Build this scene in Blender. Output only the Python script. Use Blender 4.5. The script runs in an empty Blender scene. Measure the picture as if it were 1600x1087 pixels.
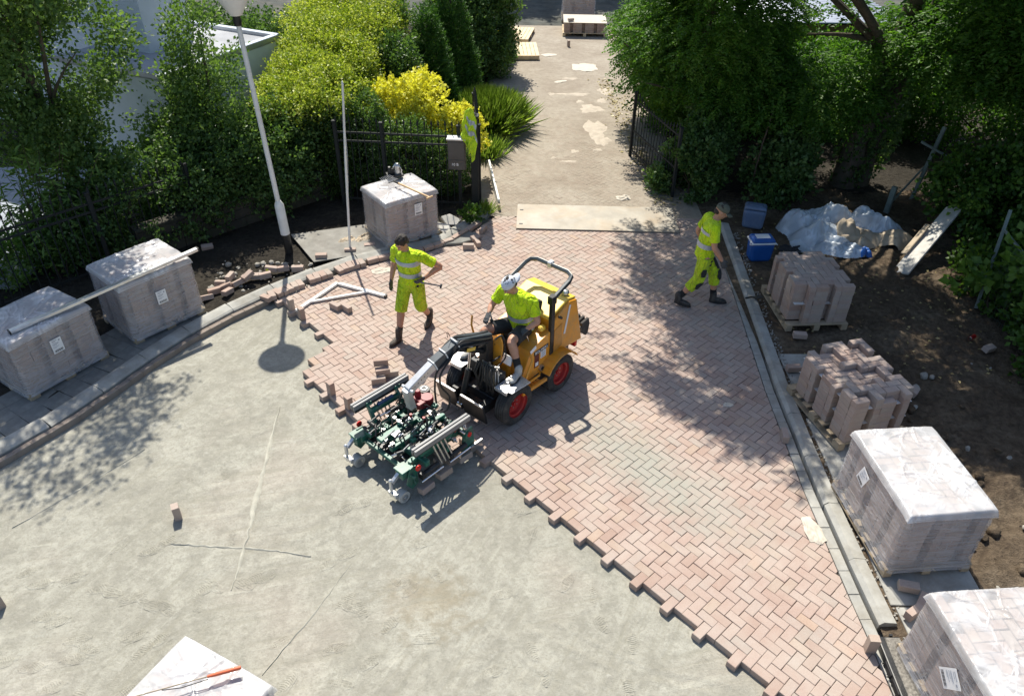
import bpy, bmesh, math, random
import numpy as np
from mathutils import Vector, Matrix, Euler, Quaternion

scene = bpy.context.scene
COL = scene.collection
rnd = random.Random(7)
rng = np.random.default_rng(7)
R = math.radians

# ------------------------------------------------------------------ camera
CAM_H = 6.8048
cam_data = bpy.data.cameras.new('camera')
cam = bpy.data.objects.new('camera', cam_data)
COL.objects.link(cam)
cam_data.sensor_width = 36.0
cam_data.lens = 36.0 * 1187.45 / 1600.0
cam_data.clip_start = 0.1
cam_data.clip_end = 1500.0
_p, _r = 0.6348, 0.0129
_right = Vector((1, 0, 0)); _up = Vector((0, math.sin(_p), math.cos(_p))); _fwd = Vector((0, math.cos(_p), -math.sin(_p)))
_cr, _sr = math.cos(_r), math.sin(_r)
_rx = _cr * _right + _sr * _up
_uy = _cr * _up - _sr * _right
_m = Matrix((( _rx.x, _uy.x, -_fwd.x, 0), (_rx.y, _uy.y, -_fwd.y, 0), (_rx.z, _uy.z, -_fwd.z, CAM_H), (0, 0, 0, 1)))
cam.matrix_world = _m
scene.camera = cam

# ------------------------------------------------------------------ sky and sun
SUN_EL = R(55)
SUN_DIR = Vector((-0.24, 0.97, 0)).normalized()
SUN_VEC = Vector((SUN_DIR.x * math.cos(SUN_EL), SUN_DIR.y * math.cos(SUN_EL), math.sin(SUN_EL)))
world = bpy.data.worlds.new('World')
scene.world = world
world.use_nodes = True
wn = world.node_tree
bg = wn.nodes.get('Background') or wn.nodes.new('ShaderNodeBackground')
sky = wn.nodes.new('ShaderNodeTexSky')
sky.sky_type = 'NISHITA'
sky.sun_disc = False
sky.sun_elevation = SUN_EL
sky.sun_rotation = math.atan2(SUN_DIR.x, SUN_DIR.y)
sky.air_density = 1.0
sky.dust_density = 1.2
sky.ozone_density = 1.0
wn.links.new(sky.outputs[0], bg.inputs[0])
bg.inputs[1].default_value = 0.112
sun_data = bpy.data.lights.new('sun', 'SUN')
sun = bpy.data.objects.new('sun', sun_data)
COL.objects.link(sun)
sun_data.energy = 4.9
sun_data.angle = R(0.53)
sun_data.color = (1.0, 0.945, 0.835)
sun.rotation_euler = SUN_VEC.to_track_quat('Z', 'Y').to_euler()
scene.view_settings.view_transform = 'Standard'
scene.view_settings.look = 'None'
scene.view_settings.exposure = 0.58
scene.view_settings.gamma = 1.0
scene.view_settings.use_curve_mapping = False
scene.cycles.max_bounces = 8
scene.cycles.transparent_max_bounces = 12
scene.cycles.caustics_reflective = False
scene.cycles.caustics_refractive = False

# ------------------------------------------------------------------ mesh builder
class MB:
    def __init__(s):
        s.v = []; s.f = []
    def add(s, vs, fs):
        o = len(s.v)
        s.v.extend([tuple(p) for p in vs]); s.f.extend([tuple(i + o for i in f) for f in fs])
        return s
    def box(s, c, d, rot=None, taper=1.0):
        hx, hy, hz = d[0] / 2, d[1] / 2, d[2] / 2
        vs = []
        for z in (-1, 1):
            t = taper if z > 0 else 1.0
            for x, y in ((-1, -1), (1, -1), (1, 1), (-1, 1)):
                p = Vector((x * hx * t, y * hy * t, z * hz))
                if rot is not None:
                    p = rot @ p
                vs.append(p + Vector(c))
        return s.add(vs, [(3, 2, 1, 0), (4, 5, 6, 7), (0, 1, 5, 4), (1, 2, 6, 5), (2, 3, 7, 6), (3, 0, 4, 7)])
    def bar(s, p0, p1, w, h, up=(0, 0, 1), w1=None, h1=None):
        p0, p1 = Vector(p0), Vector(p1)
        d = (p1 - p0).normalized(); u = Vector(up)
        sd = d.cross(u)
        if sd.length < 1e-4:
            sd = d.cross(Vector((1, 0, 0)))
        sd.normalize(); u = sd.cross(d).normalized()
        w1 = w if w1 is None else w1; h1 = h if h1 is None else h1
        vs = [p0 + sd * (a * w / 2) + u * (b * h / 2) for a, b in ((-1, -1), (1, -1), (1, 1), (-1, 1))]
        vs += [p1 + sd * (a * w1 / 2) + u * (b * h1 / 2) for a, b in ((-1, -1), (1, -1), (1, 1), (-1, 1))]
        return s.add(vs, [(0, 1, 2, 3), (7, 6, 5, 4), (4, 5, 1, 0), (5, 6, 2, 1), (6, 7, 3, 2), (7, 4, 0, 3)])
    def cyl(s, p0, p1, r0, r1=None, n=14):
        return s.tube([p0, p1], [r0, r0 if r1 is None else r1], n)
    def tube(s, pts, r, n=10, hint=None, cap=True, closed=False):
        pts = [Vector(p) for p in pts]
        k = len(pts)
        rr = r if isinstance(r, (list, tuple)) else [r] * k
        tang = []
        for i in range(k):
            if closed:
                t = pts[(i + 1) % k] - pts[i - 1]
            elif i == 0:
                t = pts[1] - pts[0]
            elif i == k - 1:
                t = pts[-1] - pts[-2]
            else:
                t = (pts[i + 1] - pts[i]).normalized() + (pts[i] - pts[i - 1]).normalized()
            tang.append(t.normalized() if t.length > 1e-9 else Vector((0, 0, 1)))
        a = Vector(hint) if hint is not None else (Vector((0, 0, 1)) if abs(tang[0].z) < .9 else Vector((1, 0, 0)))
        vs, fs = [], []
        for i in range(k):
            t = tang[i]
            a = a - t * a.dot(t)
            if a.length < 1e-6:
                a = t.orthogonal()
            a.normalize(); b = t.cross(a)
            ri = rr[i]
            ra, rb = (ri if isinstance(ri, (tuple, list)) else (ri, ri))
            for j in range(n):
                th = 2 * math.pi * j / n
                vs.append(pts[i] + a * (ra * math.cos(th)) + b * (rb * math.sin(th)))
        for i in range(k if closed else k - 1):
            i2 = (i + 1) % k
            for j in range(n):
                j2 = (j + 1) % n
                fs.append((i * n + j, i * n + j2, i2 * n + j2, i2 * n + j))
        if cap and not closed:
            fs.append(tuple(reversed(range(n)))); fs.append(tuple(range((k - 1) * n, k * n)))
        return s.add(vs, fs)
    def sph(s, c, r, n=12, m=8, rot=None):
        rx, ry, rz = r if isinstance(r, (tuple, list)) else (r, r, r)
        vs = []
        for i in range(m + 1):
            ph = math.pi * i / m
            for j in range(n):
                th = 2 * math.pi * j / n
                p = Vector((rx * math.sin(ph) * math.cos(th), ry * math.sin(ph) * math.sin(th), rz * math.cos(ph)))
                if rot is not None:
                    p = rot @ p
                vs.append(p + Vector(c))
        fs = [(i * n + j, (i + 1) * n + j, (i + 1) * n + (j + 1) % n, i * n + (j + 1) % n) for i in range(m) for j in range(n)]
        return s.add(vs, fs)
    def lathe(s, prof, c=(0, 0, 0), n=24, rot=None):
        vs = []
        for r_, z in prof:
            for j in range(n):
                th = 2 * math.pi * j / n
                p = Vector((r_ * math.cos(th), r_ * math.sin(th), z))
                if rot is not None:
                    p = rot @ p
                vs.append(p + Vector(c))
        k = len(prof)
        fs = [(i * n + j, i * n + (j + 1) % n, (i + 1) * n + (j + 1) % n, (i + 1) * n + j) for i in range(k - 1) for j in range(n)]
        return s.add(vs, fs)
    def prism(s, poly, o, ex, ey, ez, depth):
        """poly in the (ex,ey) plane at o, extruded along ez from -depth/2 to depth/2"""
        o, ex, ey, ez = Vector(o), Vector(ex), Vector(ey), Vector(ez)
        n = len(poly)
        vs = [o + ex * x + ey * y - ez * depth / 2 for x, y in poly] + [o + ex * x + ey * y + ez * depth / 2 for x, y in poly]
        fs = [tuple(reversed(range(n))), tuple(range(n, 2 * n))] + [(i, (i + 1) % n, n + (i + 1) % n, n + i) for i in range(n)]
        return s.add(vs, fs)
    def mesh(s, name, m=None, smooth=None):
        me = bpy.data.meshes.new(name)
        me.from_pydata(s.v, [], s.f)
        bm = bmesh.new(); bm.from_mesh(me)
        bmesh.ops.recalc_face_normals(bm, faces=bm.faces)
        bm.to_mesh(me); bm.free()
        if m is not None:
            me.materials.append(m)
        if smooth:
            me.polygons.foreach_set('use_smooth', [True] * len(me.polygons))
            if smooth < 179:
                me.set_sharp_from_angle(angle=R(smooth))
        return me
    def build(s, name, m, parent=None, smooth=None, bevel=0, seg=1, loc=None, rot=None):
        return link(name, s.mesh(name, m, smooth), parent, loc, rot, bevel, seg)

def link(name, me, parent=None, loc=None, rot=None, bevel=0, seg=1):
    o = bpy.data.objects.new(name, me)
    COL.objects.link(o)
    if parent is not None:
        o.parent = parent
    if loc is not None:
        o.location = loc
    if rot is not None:
        o.rotation_euler = rot
    if bevel:
        b = o.modifiers.new('bevel', 'BEVEL'); b.width = bevel; b.segments = seg; b.limit_method = 'ANGLE'; b.angle_limit = R(40)
    return o

def tag(o, label=None, cat=None, group=None, kind=None):
    if label: o['label'] = label
    if cat: o['category'] = cat
    if group: o['group'] = group
    if kind: o['kind'] = kind
    return o

def thing(name, label, cat, loc=(0, 0, 0), rz=0.0, group=None):
    o = bpy.data.objects.new(name, None)
    COL.objects.link(o)
    o.location = loc; o.rotation_euler = (0, 0, rz)
    o.empty_display_size = 0.2
    return tag(o, label, cat, group)

def copy_tree(o, parent=None):
    c = o.copy(); COL.objects.link(c)
    if parent is not None:
        c.parent = parent
    for ch in list(o.children):
        copy_tree(ch, c)
    return c

def raw_mesh(name, verts, tris, m=None, tint=None, nper=3, smooth=False):
    """fast mesh from numpy arrays; every face has nper corners"""
    me = bpy.data.meshes.new(name)
    nv, nf = len(verts), len(tris)
    me.vertices.add(nv); me.vertices.foreach_set('co', np.ascontiguousarray(verts, dtype=np.float32).ravel())
    me.loops.add(nf * nper); me.loops.foreach_set('vertex_index', np.ascontiguousarray(tris, dtype=np.int32).ravel())
    me.polygons.add(nf); me.polygons.foreach_set('loop_start', np.arange(0, nf * nper, nper, dtype=np.int32))
    if smooth:
        me.polygons.foreach_set('use_smooth', np.ones(nf, dtype=bool))
    me.update(calc_edges=True)
    if tint is not None:
        at = me.attributes.new('tint', 'FLOAT', 'FACE'); at.data.foreach_set('value', np.ascontiguousarray(tint, dtype=np.float32))
    if m is not None:
        me.materials.append(m)
    return me

def noise3(p, f=1.0, seed=0):
    """cheap smooth pseudo noise in -1..1 for arrays (N,3)"""
    r = np.random.default_rng(seed + 100)
    out = np.zeros(len(p))
    for k in range(6):
        d = r.normal(size=3); d /= np.linalg.norm(d)
        w = f * (0.6 + 0.9 * r.random())
        out += np.sin(p @ d * w * 2 * math.pi + r.random() * 6.28)
    return out / 3.2

# ------------------------------------------------------------------ materials
def srgb(r_, g_, b_):
    return tuple(((c / 255) / 12.92 if c / 255 <= .04045 else ((c / 255 + .055) / 1.055) ** 2.4) for c in (r_, g_, b_)) + (1,)

class NT:
    def __init__(s, name):
        s.m = bpy.data.materials.new(name); s.m.use_nodes = True
        s.t = s.m.node_tree; s.t.nodes.clear()
        s.out = s.n('OutputMaterial'); s.b = s.n('BsdfPrincipled')
        s.t.links.new(s.b.outputs[0], s.out.inputs[0])
    def n(s, ty, **kw):
        nd = s.t.nodes.new('ShaderNode' + ty)
        for k, v in kw.items():
            setattr(nd, k, v)
        return nd
    def l(s, a, b):
        s.t.links.new(a, b)
    def obj(s):
        return s.n('TexCoord').outputs['Object']
    def world(s):
        return s.n('NewGeometry').outputs['Position']
    def noise(s, co, scale, detail=3, rough=.55, dist=0.0, out=0):
        nd = s.n('TexNoise'); nd.inputs['Scale'].default_value = scale; nd.inputs['Detail'].default_value = detail
        nd.inputs['Roughness'].default_value = rough; nd.inputs['Distortion'].default_value = dist
        s.l(co, nd.inputs['Vector']); return nd.outputs[out]
    def ramp(s, fac, stops, interp='LINEAR'):
        nd = s.n('ValToRGB'); cr = nd.color_ramp; cr.interpolation = interp
        while len(cr.elements) < len(stops): cr.elements.new(.5)
        for e, (p, c) in zip(cr.elements, stops):
            e.position = p; e.color = c if len(c) == 4 else (*c, 1)
        s.l(fac, nd.inputs[0]); return nd.outputs[0]
    def mix(s, fac, a, b, blend='MIX'):
        nd = s.n('Mix', data_type='RGBA', blend_type=blend)
        for sock, v in ((nd.inputs['Factor'], fac), (nd.inputs['A'], a), (nd.inputs['B'], b)):
            pass
        ins = [i for i in nd.inputs if i.enabled]
        for i, v in zip((ins[0], ins[1], ins[2]), (fac, a, b)):
            if hasattr(v, 'is_linked'): s.l(v, i)
            elif isinstance(v, (int, float)): i.default_value = v
            else: i.default_value = v if len(v) == 4 else (*v, 1)
        return [o for o in nd.outputs if o.enabled][0]
    def math(s, op, a, b=0.0, clamp=False):
        nd = s.n('Math', operation=op); nd.use_clamp = clamp
        for i, v in zip(nd.inputs, (a, b)):
            if hasattr(v, 'is_linked'): s.l(v, i)
            else: i.default_value = v
        return nd.outputs[0]
    def bump(s, h, strength=.3, dist=.01, prev=None):
        nd = s.n('Bump'); nd.inputs['Strength'].default_value = strength; nd.inputs['Distance'].default_value = dist
        s.l(h, nd.inputs['Height'])
        if prev is not None: s.l(prev, nd.inputs['Normal'])
        s.l(nd.outputs[0], s.b.inputs['Normal']); return nd.outputs[0]
    def set(s, **kw):
        names = dict(col='Base Color', rough='Roughness', metal='Metallic', spec='Specular IOR Level', alpha='Alpha', trans='Transmission Weight', coat='Coat Weight', sheen='Sheen Weight', ior='IOR', sss='Subsurface Weight')
        for k, v in kw.items():
            i = s.b.inputs[names[k]]
            if hasattr(v, 'is_linked'): s.l(v, i)
            elif k == 'col': i.default_value = v if len(v) == 4 else (*v, 1)
            else: i.default_value = v
        return s

def simple(name, col, rough=.6, metal=0.0, var=.25, scale=6.0, bump=.0, bscale=60.0, spec=.5, dirt=None, dirt_amt=.35, coat=0.0):
    """solid coloured surface with mottling, optional dirt blotches and fine relief"""
    t = NT(name); co = t.obj()
    nz = t.noise(co, scale, 4, .6)
    lo = tuple(c * (1 - var) for c in col[:3]); hi = tuple(min(1, c * (1 + var)) for c in col[:3])
    c = t.ramp(nz, [(.3, lo), (.7, hi)])
    if dirt is not None:
        dn = t.noise(co, scale * .7, 5, .7, .4)
        f = t.ramp(dn, [(.45, (0, 0, 0)), (.75, (dirt_amt,) * 3)])
        c = t.mix(f, c, dirt)
    t.set(col=c, rough=rough, metal=metal, spec=spec, coat=coat)
    if bump:
        t.bump(t.noise(co, bscale, 4, .6), bump, .01)
    return t.m

DUST = (.34, .33, .28)
def brick_material(name, mode):
    """fired clay paver: tint from the object's random number or a face attribute"""
    t = NT(name); pos = t.world()
    if mode == 'obj':
        rv = t.n('ObjectInfo').outputs['Random']
    else:
        rv = t.n('Attribute', attribute_name='tint').outputs['Fac']
    c = t.ramp(rv, ([(0.0, (.34, .245, .20)), (.15, (.38, .285, .24)), (.38, (.40, .31, .265)), (.6, (.41, .33, .285)), (.78, (.39, .325, .283)), (.9, (.35, .31, .272)), (.98, (.42, .315, .24)), (1.0, (.45, .33, .26))] if mode != 'stack' else [(0.0, (.21, .082, .044)), (.3, (.28, .130, .076)), (.6, (.31, .160, .098)), (.85, (.26, .140, .088)), (1.0, (.33, .155, .086))]))
    n1 = t.noise(pos, 9, 5, .65)
    c = t.mix(t.ramp(n1, [(.35, (0, 0, 0)), (.72, (.45,) * 3)]), c, (.36, .25, .20))
    n2 = t.noise(pos, 70, 3, .6)
    c = t.mix(t.ramp(n2, [(.3, (.3,) * 3), (.6, (0, 0, 0))]), c, (.25, .16, .12))
    n4 = t.noise(pos, 2.3, 4, .6)
    c = t.mix(t.ramp(n4, [(.42, (0, 0, 0)), (.68, (.45,) * 3)]), c, (.45, .385, .33) if mode != 'stack' else (.31, .205, .14))
    if mode != 'stack':
        # swept-in sand film: a soft band across the paving and a thin dust in places
        mp = t.n('Mapping'); mp.inputs['Location'].default_value = (-1.62, -6.72, 0)
        va = t.n('VectorMath', operation='ADD'); va.inputs[1].default_value = (-1.62, -6.85, 0)
        t.l(pos, va.inputs[0])
        vr = t.n('VectorRotate', rotation_type='Z_AXIS'); vr.inputs['Angle'].default_value = R(49)
        t.l(va.outputs[0], vr.inputs['Vector'])
        vs = t.n('VectorMath', operation='MULTIPLY'); vs.inputs[1].default_value = (1 / 2.05, 1 / .62, 0)
        t.l(vr.outputs[0], vs.inputs[0])
        ln = t.n('VectorMath', operation='LENGTH'); t.l(vs.outputs[0], ln.inputs[0])
        nn = t.noise(pos, 3.2, 5, .7)
        d = t.math('ADD', ln.outputs['Value'], t.math('MULTIPLY', t.math('SUBTRACT', nn, .5), 1.5))
        band = t.ramp(d, [(.2, (.9,) * 3), (.62, (.42,) * 3), (1.0, (0, 0, 0))])
        n3 = t.noise(pos, 26, 4, .7)
        band = t.math('MULTIPLY', band, t.ramp(n3, [(.25, (.55,) * 3), (.6, (1, 1, 1))]))
        c = t.mix(band, c, (.31, .31, .265))
        thin = t.ramp(t.noise(pos, 1.1, 4, .6), [(.52, (0, 0, 0)), (.75, (.35,) * 3)])
        c = t.mix(thin, c, (.41, .385, .33))
    t.set(col=c, rough=.86, spec=.3)
    t.bump(t.math('ADD', n2, t.noise(pos, 240, 2, .6)), .35, .004)
    return t.m

M = {}
M['brick'] = brick_material('fired_clay', 'obj')
M['brick_attr'] = brick_material('fired_clay_field', 'attr')
M['brick_stack'] = brick_material('fired_clay_stacked', 'obj')

def sand_material():
    t = NT('bedding_sand'); pos = t.world()
    n1 = t.noise(pos, .9, 5, .62, .6)
    n2 = t.noise(pos, 5.5, 5, .65, .3)
    n3 = t.noise(pos, 42, 4, .7)
    c = t.ramp(n1, [(.3, (.335, .322, .27)), (.5, (.392, .38, .322)), (.72, (.448, .436, .375))])
    c = t.mix(t.ramp(n2, [(.36, (.75,) * 3), (.6, (0, 0, 0))]), c, (.262, .252, .212))
    n6 = t.noise(pos, 15, 5, .7, .8)
    c = t.mix(t.ramp(n6, [(.34, (.6,) * 3), (.5, (0, 0, 0))]), c, (.25, .242, .20))
    c = t.mix(t.ramp(n6, [(.56, (0, 0, 0)), (.72, (.5,) * 3)]), c, (.47, .46, .405))
    # damp brownish patch
    va = t.n('VectorMath', operation='DISTANCE'); va.inputs[1].default_value = (-.85, 4.85, -.08); t.l(pos, va.inputs[0])
    d = t.math('ADD', va.outputs['Value'], t.math('MULTIPLY', t.math('SUBTRACT', n2, .5), 1.5))
    c = t.mix(t.ramp(d, [(.12, (.5,) * 3), (.55, (0, 0, 0))]), c, (.27, .225, .145))
    # pinkish brick dust toward the far left
    n5 = t.noise(pos, .55, 3, .5)
    c = t.mix(t.ramp(n5, [(.52, (0, 0, 0)), (.7, (.4,) * 3)]), c, (.43, .37, .315))
    # long drag streaks
    vr = t.n('VectorRotate', rotation_type='Z_AXIS'); vr.inputs['Angle'].default_value = R(-62); t.l(pos, vr.inputs['Vector'])
    mp = t.n('VectorMath', operation='MULTIPLY'); mp.inputs[1].default_value = (.7, 9, 1); t.l(vr.outputs[0], mp.inputs[0])
    st = t.noise(mp.outputs[0], 1.0, 5, .65, .2)
    vr2 = t.n('VectorRotate', rotation_type='Z_AXIS'); vr2.inputs['Angle'].default_value = R(-12); t.l(pos, vr2.inputs['Vector'])
    mp2 = t.n('VectorMath', operation='MULTIPLY'); mp2.inputs[1].default_value = (.6, 8, 1); t.l(vr2.outputs[0], mp2.inputs[0])
    st2 = t.noise(mp2.outputs[0], 1.0, 5, .65, .2)
    msk = t.ramp(t.noise(pos, .55, 2, .5), [(.44, (0, 0, 0)), (.56, (1, 1, 1))])
    sx_ = t.n('Mix', data_type='FLOAT'); t.l(msk, sx_.inputs[0]); t.l(st, sx_.inputs[2]); t.l(st2, sx_.inputs[3]); st = sx_.outputs[0]
    c = t.mix(t.ramp(st, [(.36, (.6,) * 3), (.48, (0, 0, 0))]), c, (.29, .278, .225))
    c = t.mix(t.ramp(st, [(.57, (0, 0, 0)), (.70, (.5,) * 3)]), c, (.49, .475, .40))
    c = t.mix(t.ramp(n3, [(.3, (.45,) * 3), (.52, (0, 0, 0))]), c, (.22, .213, .172))
    t.set(col=c, rough=.95, spec=.15)
    h = t.math('ADD', t.math('MULTIPLY', n3, 1.0), t.math('ADD', t.math('MULTIPLY', st, 1.3), t.noise(pos, 160, 3, .7)))
    t.bump(h, .75, .012)
    return t.m
M['sand'] = sand_material()

def soil_material(name, a, b, c3, bs=.9):
    t = NT(name); pos = t.world()
    n1 = t.noise(pos, 1.3, 6, .65, .5); n2 = t.noise(pos, 11, 6, .7); n3 = t.noise(pos, 60, 4, .7)
    c = t.ramp(n1, [(.32, a), (.55, b), (.75, c3)])
    c = t.mix(t.ramp(n2, [(.4, (.6,) * 3), (.6, (0, 0, 0))]), c, tuple(x * .55 for x in a))
    t.set(col=c, rough=.97, spec=.1)
    t.bump(t.math('ADD', t.math('MULTIPLY', n2, 3), n3), bs, .03)
    return t.m
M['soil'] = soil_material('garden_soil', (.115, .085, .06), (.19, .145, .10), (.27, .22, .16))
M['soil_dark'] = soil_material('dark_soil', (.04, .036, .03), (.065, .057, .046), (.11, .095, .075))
M['asphalt'] = simple('dappled_shade_asphalt', (.07, .075, .068), .95, var=.4, scale=2.0, bump=.5, bscale=120, spec=.2, dirt=(.19, .17, .13), dirt_amt=.5)  # tree shade darkened into the asphalt, pale dirt blotches stand for sun dapples

def drive_material():
    t = NT('dusty_old_pavers'); pos = t.world()
    n1 = t.noise(pos, .8, 5, .65, .4); n2 = t.noise(pos, 7, 5, .7); n3 = t.noise(pos, 60, 3, .7)
    c = t.ramp(n1, [(.3, (.255, .215, .17)), (.5, (.325, .285, .23)), (.7, (.38, .34, .28))])
    c = t.mix(t.ramp(n2, [(.36, (.5,) * 3), (.58, (0, 0, 0))]), c, (.22, .185, .145))
    rv = t.n('Attribute', attribute_name='tint').outputs['Fac']
    c = t.mix(t.math('MULTIPLY', rv, .18), c, (.30, .22, .17))
    t.set(col=c, rough=.95, spec=.15)
    t.bump(t.math('ADD', t.math('MULTIPLY', n2, 1.5), n3), .7, .012)
    return t.m
M['drive'] = drive_material()
M['concrete'] = simple('grey_concrete', (.36, .355, .325), .9, var=.22, scale=3.5, bump=.35, bscale=90, spec=.25, dirt=(.20, .17, .12), dirt_amt=.55)
M['concrete_dark'] = simple('weathered_slab', (.20, .20, .185), .93, var=.3, scale=3.0, bump=.4, bscale=70, spec=.2, dirt=(.10, .085, .065), dirt_amt=.6)
M['steel_plate'] = simple('worn_steel_plate', (.31, .285, .24), .6, metal=.25, var=.2, scale=2.0, bump=.15, bscale=40, dirt=(.30, .21, .12), dirt_amt=.6)
M['wood'] = simple('pallet_wood', (.36, .29, .20), .8, var=.25, scale=5, bump=.3, bscale=50, spec=.2, dirt=(.28, .20, .12), dirt_amt=.5)
M['wood_pale'] = simple('fresh_pallet_wood', (.66, .54, .36), .8, var=.15, scale=5, bump=.3, bscale=50, spec=.2)
M['handle_wood'] = simple('ash_handle', (.60, .40, .21), .55, var=.15, scale=9)
M['galv'] = simple('galvanised_steel', (.62, .63, .64), .38, metal=.7, var=.12, scale=14, dirt=(.45, .42, .36), dirt_amt=.4)
M['alu'] = simple('aluminium', (.72, .73, .74), .33, metal=.75, var=.1, scale=8, dirt=(.5, .47, .4), dirt_amt=.5)
M['white_paint'] = simple('white_painted_metal', (.78, .78, .75), .45, var=.07, scale=5, dirt=(.5, .46, .38), dirt_amt=.5)
M['lamp_plastic'] = simple('opal_lamp_plastic', (.80, .80, .76), .35, var=.05)
M['black_metal'] = simple('black_painted_metal', (.022, .023, .024), .42, metal=.2, var=.3, scale=9, dirt=(.11, .10, .085), dirt_amt=.35)
M['fence_metal'] = simple('dark_green_black_iron', (.010, .013, .013), .75, var=.25, scale=8)
M['rubber'] = simple('tyre_rubber', (.028, .028, .028), .85, var=.3, scale=10, bump=.3, bscale=70, dirt=(.15, .135, .11), dirt_amt=.5)
M['hose'] = simple('hydraulic_hose', (.018, .018, .018), .5, var=.2)
M['orange'] = simple('orange_machine_paint', (.80, .325, .022), .42, var=.12, scale=5, coat=.2, dirt=(.42, .29, .14), dirt_amt=.6)
M['yellow_hood'] = simple('sunlit_yellow_hood', (.82, .54, .055), .45, var=.08, scale=4, coat=.4, dirt=(.7, .6, .35), dirt_amt=.4)  # sunlit sheen of the hood put into a brighter yellow colour
M['red'] = simple('red_painted_metal', (.40, .018, .018), .42, var=.15, scale=8, dirt=(.2, .08, .06), dirt_amt=.4)
M['red_glass'] = simple('red_reflector', (.62, .02, .015), .15, var=.1)
M['green'] = simple('green_machine_paint', (.010, .125, .082), .42, var=.3, scale=10, coat=.2, dirt=(.10, .115, .09), dirt_amt=.75)
M['steel'] = simple('bare_steel', (.55, .55, .54), .3, metal=.85, var=.15, scale=12, dirt=(.25, .22, .18), dirt_amt=.5)
M['chrome'] = simple('chromed_rod', (.75, .75, .76), .14, metal=1.0, var=.04)
M['grey_rail'] = simple('grey_plastic_rail', (.20, .20, .20), .5, var=.12, scale=9, dirt=(.2, .19, .17), dirt_amt=.4)
M['blue_steel'] = simple('blue_cylinder_paint', (.03, .07, .16), .35, var=.2)
M['white_label'] = simple('white_label', (.82, .83, .84), .4, var=.04)
M['black_print'] = simple('black_print', (.02, .02, .022), .6, var=.1)
M['grey_print'] = simple('grey_print', (.35, .37, .42), .6, var=.1)
M['glove'] = simple('dark_work_glove', (.07, .072, .075), .8, var=.35, scale=20, bump=.3, bscale=120)
M['cap_olive'] = simple('olive_cap_cloth', (.105, .115, .085), .9, var=.15, scale=20, bump=.2, bscale=200)
M['cap_grey'] = simple('pale_grey_cap_cloth', (.62, .65, .70), .9, var=.08, scale=20, bump=.2, bscale=200)
M['hair'] = simple('dark_hair', (.025, .018, .013), .65, var=.4, scale=60, bump=.8, bscale=160)
M['shoe'] = simple('black_work_shoe', (.028, .027, .026), .7, var=.3, scale=20, dirt=(.2, .18, .15), dirt_amt=.5)
M['boot'] = simple('worn_brown_boot', (.058, .048, .040), .8, var=.35, scale=20, dirt=(.24, .20, .16), dirt_amt=.55)
M['shoe_grey'] = simple('pale_grey_trainer', (.42, .41, .38), .8, var=.2, scale=20, dirt=(.2, .18, .15), dirt_amt=.5)
M['sock'] = simple('black_sock', (.016, .016, .017), .95, var=.2)
M['black_cloth'] = simple('black_work_cloth', (.026, .027, .029), .9, var=.3, scale=10, bump=.6, bscale=30)
M['reflective'] = simple('reflective_tape', (.40, .46, .50), .35, metal=.2, var=.12, scale=20)
M['blue_plastic'] = simple('blue_cool_box_plastic', (.012, .095, .36), .38, var=.12)
M['blue_grey_plastic'] = simple('faded_blue_plastic', (.10, .155, .26), .5, var=.12, dirt=(.3, .3, .28), dirt_amt=.3)
M['white_plastic'] = simple('white_plastic', (.75, .76, .76), .4, var=.05)
M['cardboard'] = simple('crumpled_paper_sack', (.44, .36, .26), .9, var=.2, scale=5, bump=.4, bscale=20)
M['paper'] = simple('white_paper', (.52, .47, .39), .85, var=.08, scale=8, bump=.3, bscale=25)
M['wall_white'] = simple('white_painted_brick', (.60, .64, .68), .8, var=.06, scale=3, bump=.2, bscale=40)
M['roof_felt'] = simple('grey_roof_felt', (.33, .34, .36), .9, var=.2, scale=1.2, bump=.4, bscale=60, dirt=(.2, .2, .2), dirt_amt=.5)
M['zinc'] = simple('zinc_trim', (.36, .39, .43), .4, metal=.6, var=.1)
M['shaded_brick'] = simple('mossy_shaded_wall', (.042, .038, .030), .95, var=.4, scale=4, bump=.6, bscale=30, dirt=(.04, .06, .025), dirt_amt=.7)  # garden wall's shade put into a darkened base colour, with mossy green blotches
M['corrugated'] = simple('grey_blue_corrugated_sheet', (.50, .54, .62), .45, metal=.15, var=.15, scale=4, dirt=(.25, .25, .27), dirt_amt=.5)
M['brown_wood'] = simple('brown_fascia', (.20, .10, .05), .7, var=.3, scale=6)
M['bark'] = simple('grey_brown_bark', (.085, .066, .048), .95, var=.4, scale=9, bump=.9, bscale=26, dirt=(.05, .075, .03), dirt_amt=.6)
M['twig'] = simple('brown_twig', (.07, .05, .033), .9, var=.3)
M['wire'] = simple('old_green_wire', (.055, .085, .06), .6, metal=.3, var=.2)
M['post_grey'] = simple('grey_green_fence_post', (.16, .20, .18), .6, var=.2, scale=8)
M['stone'] = simple('broken_concrete', (.33, .31, .27), .95, var=.25, scale=8, bump=.6, bscale=50)
M['stone_white'] = simple('pale_broken_slab', (.52, .50, .46), .95, var=.15, scale=8, bump=.4, bscale=50)
M['soda_red'] = simple('red_drink_can', (.42, .02, .02), .3, metal=.5, var=.1)
M['orange_grip'] = simple('orange_red_grip', (.62, .13, .05), .5, var=.12, scale=20)
M['sheet_wood'] = simple('grey_plywood', (.24, .23, .205), .9, var=.25, scale=3, bump=.3, bscale=40, dirt=(.12, .1, .08), dirt_amt=.6)
M['tennis'] = simple('yellow_green_felt', (.55, .68, .06), .95, var=.1)
M['gold'] = simple('tan_steel', (.3, .24, .16), .6, var=.2)

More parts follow.
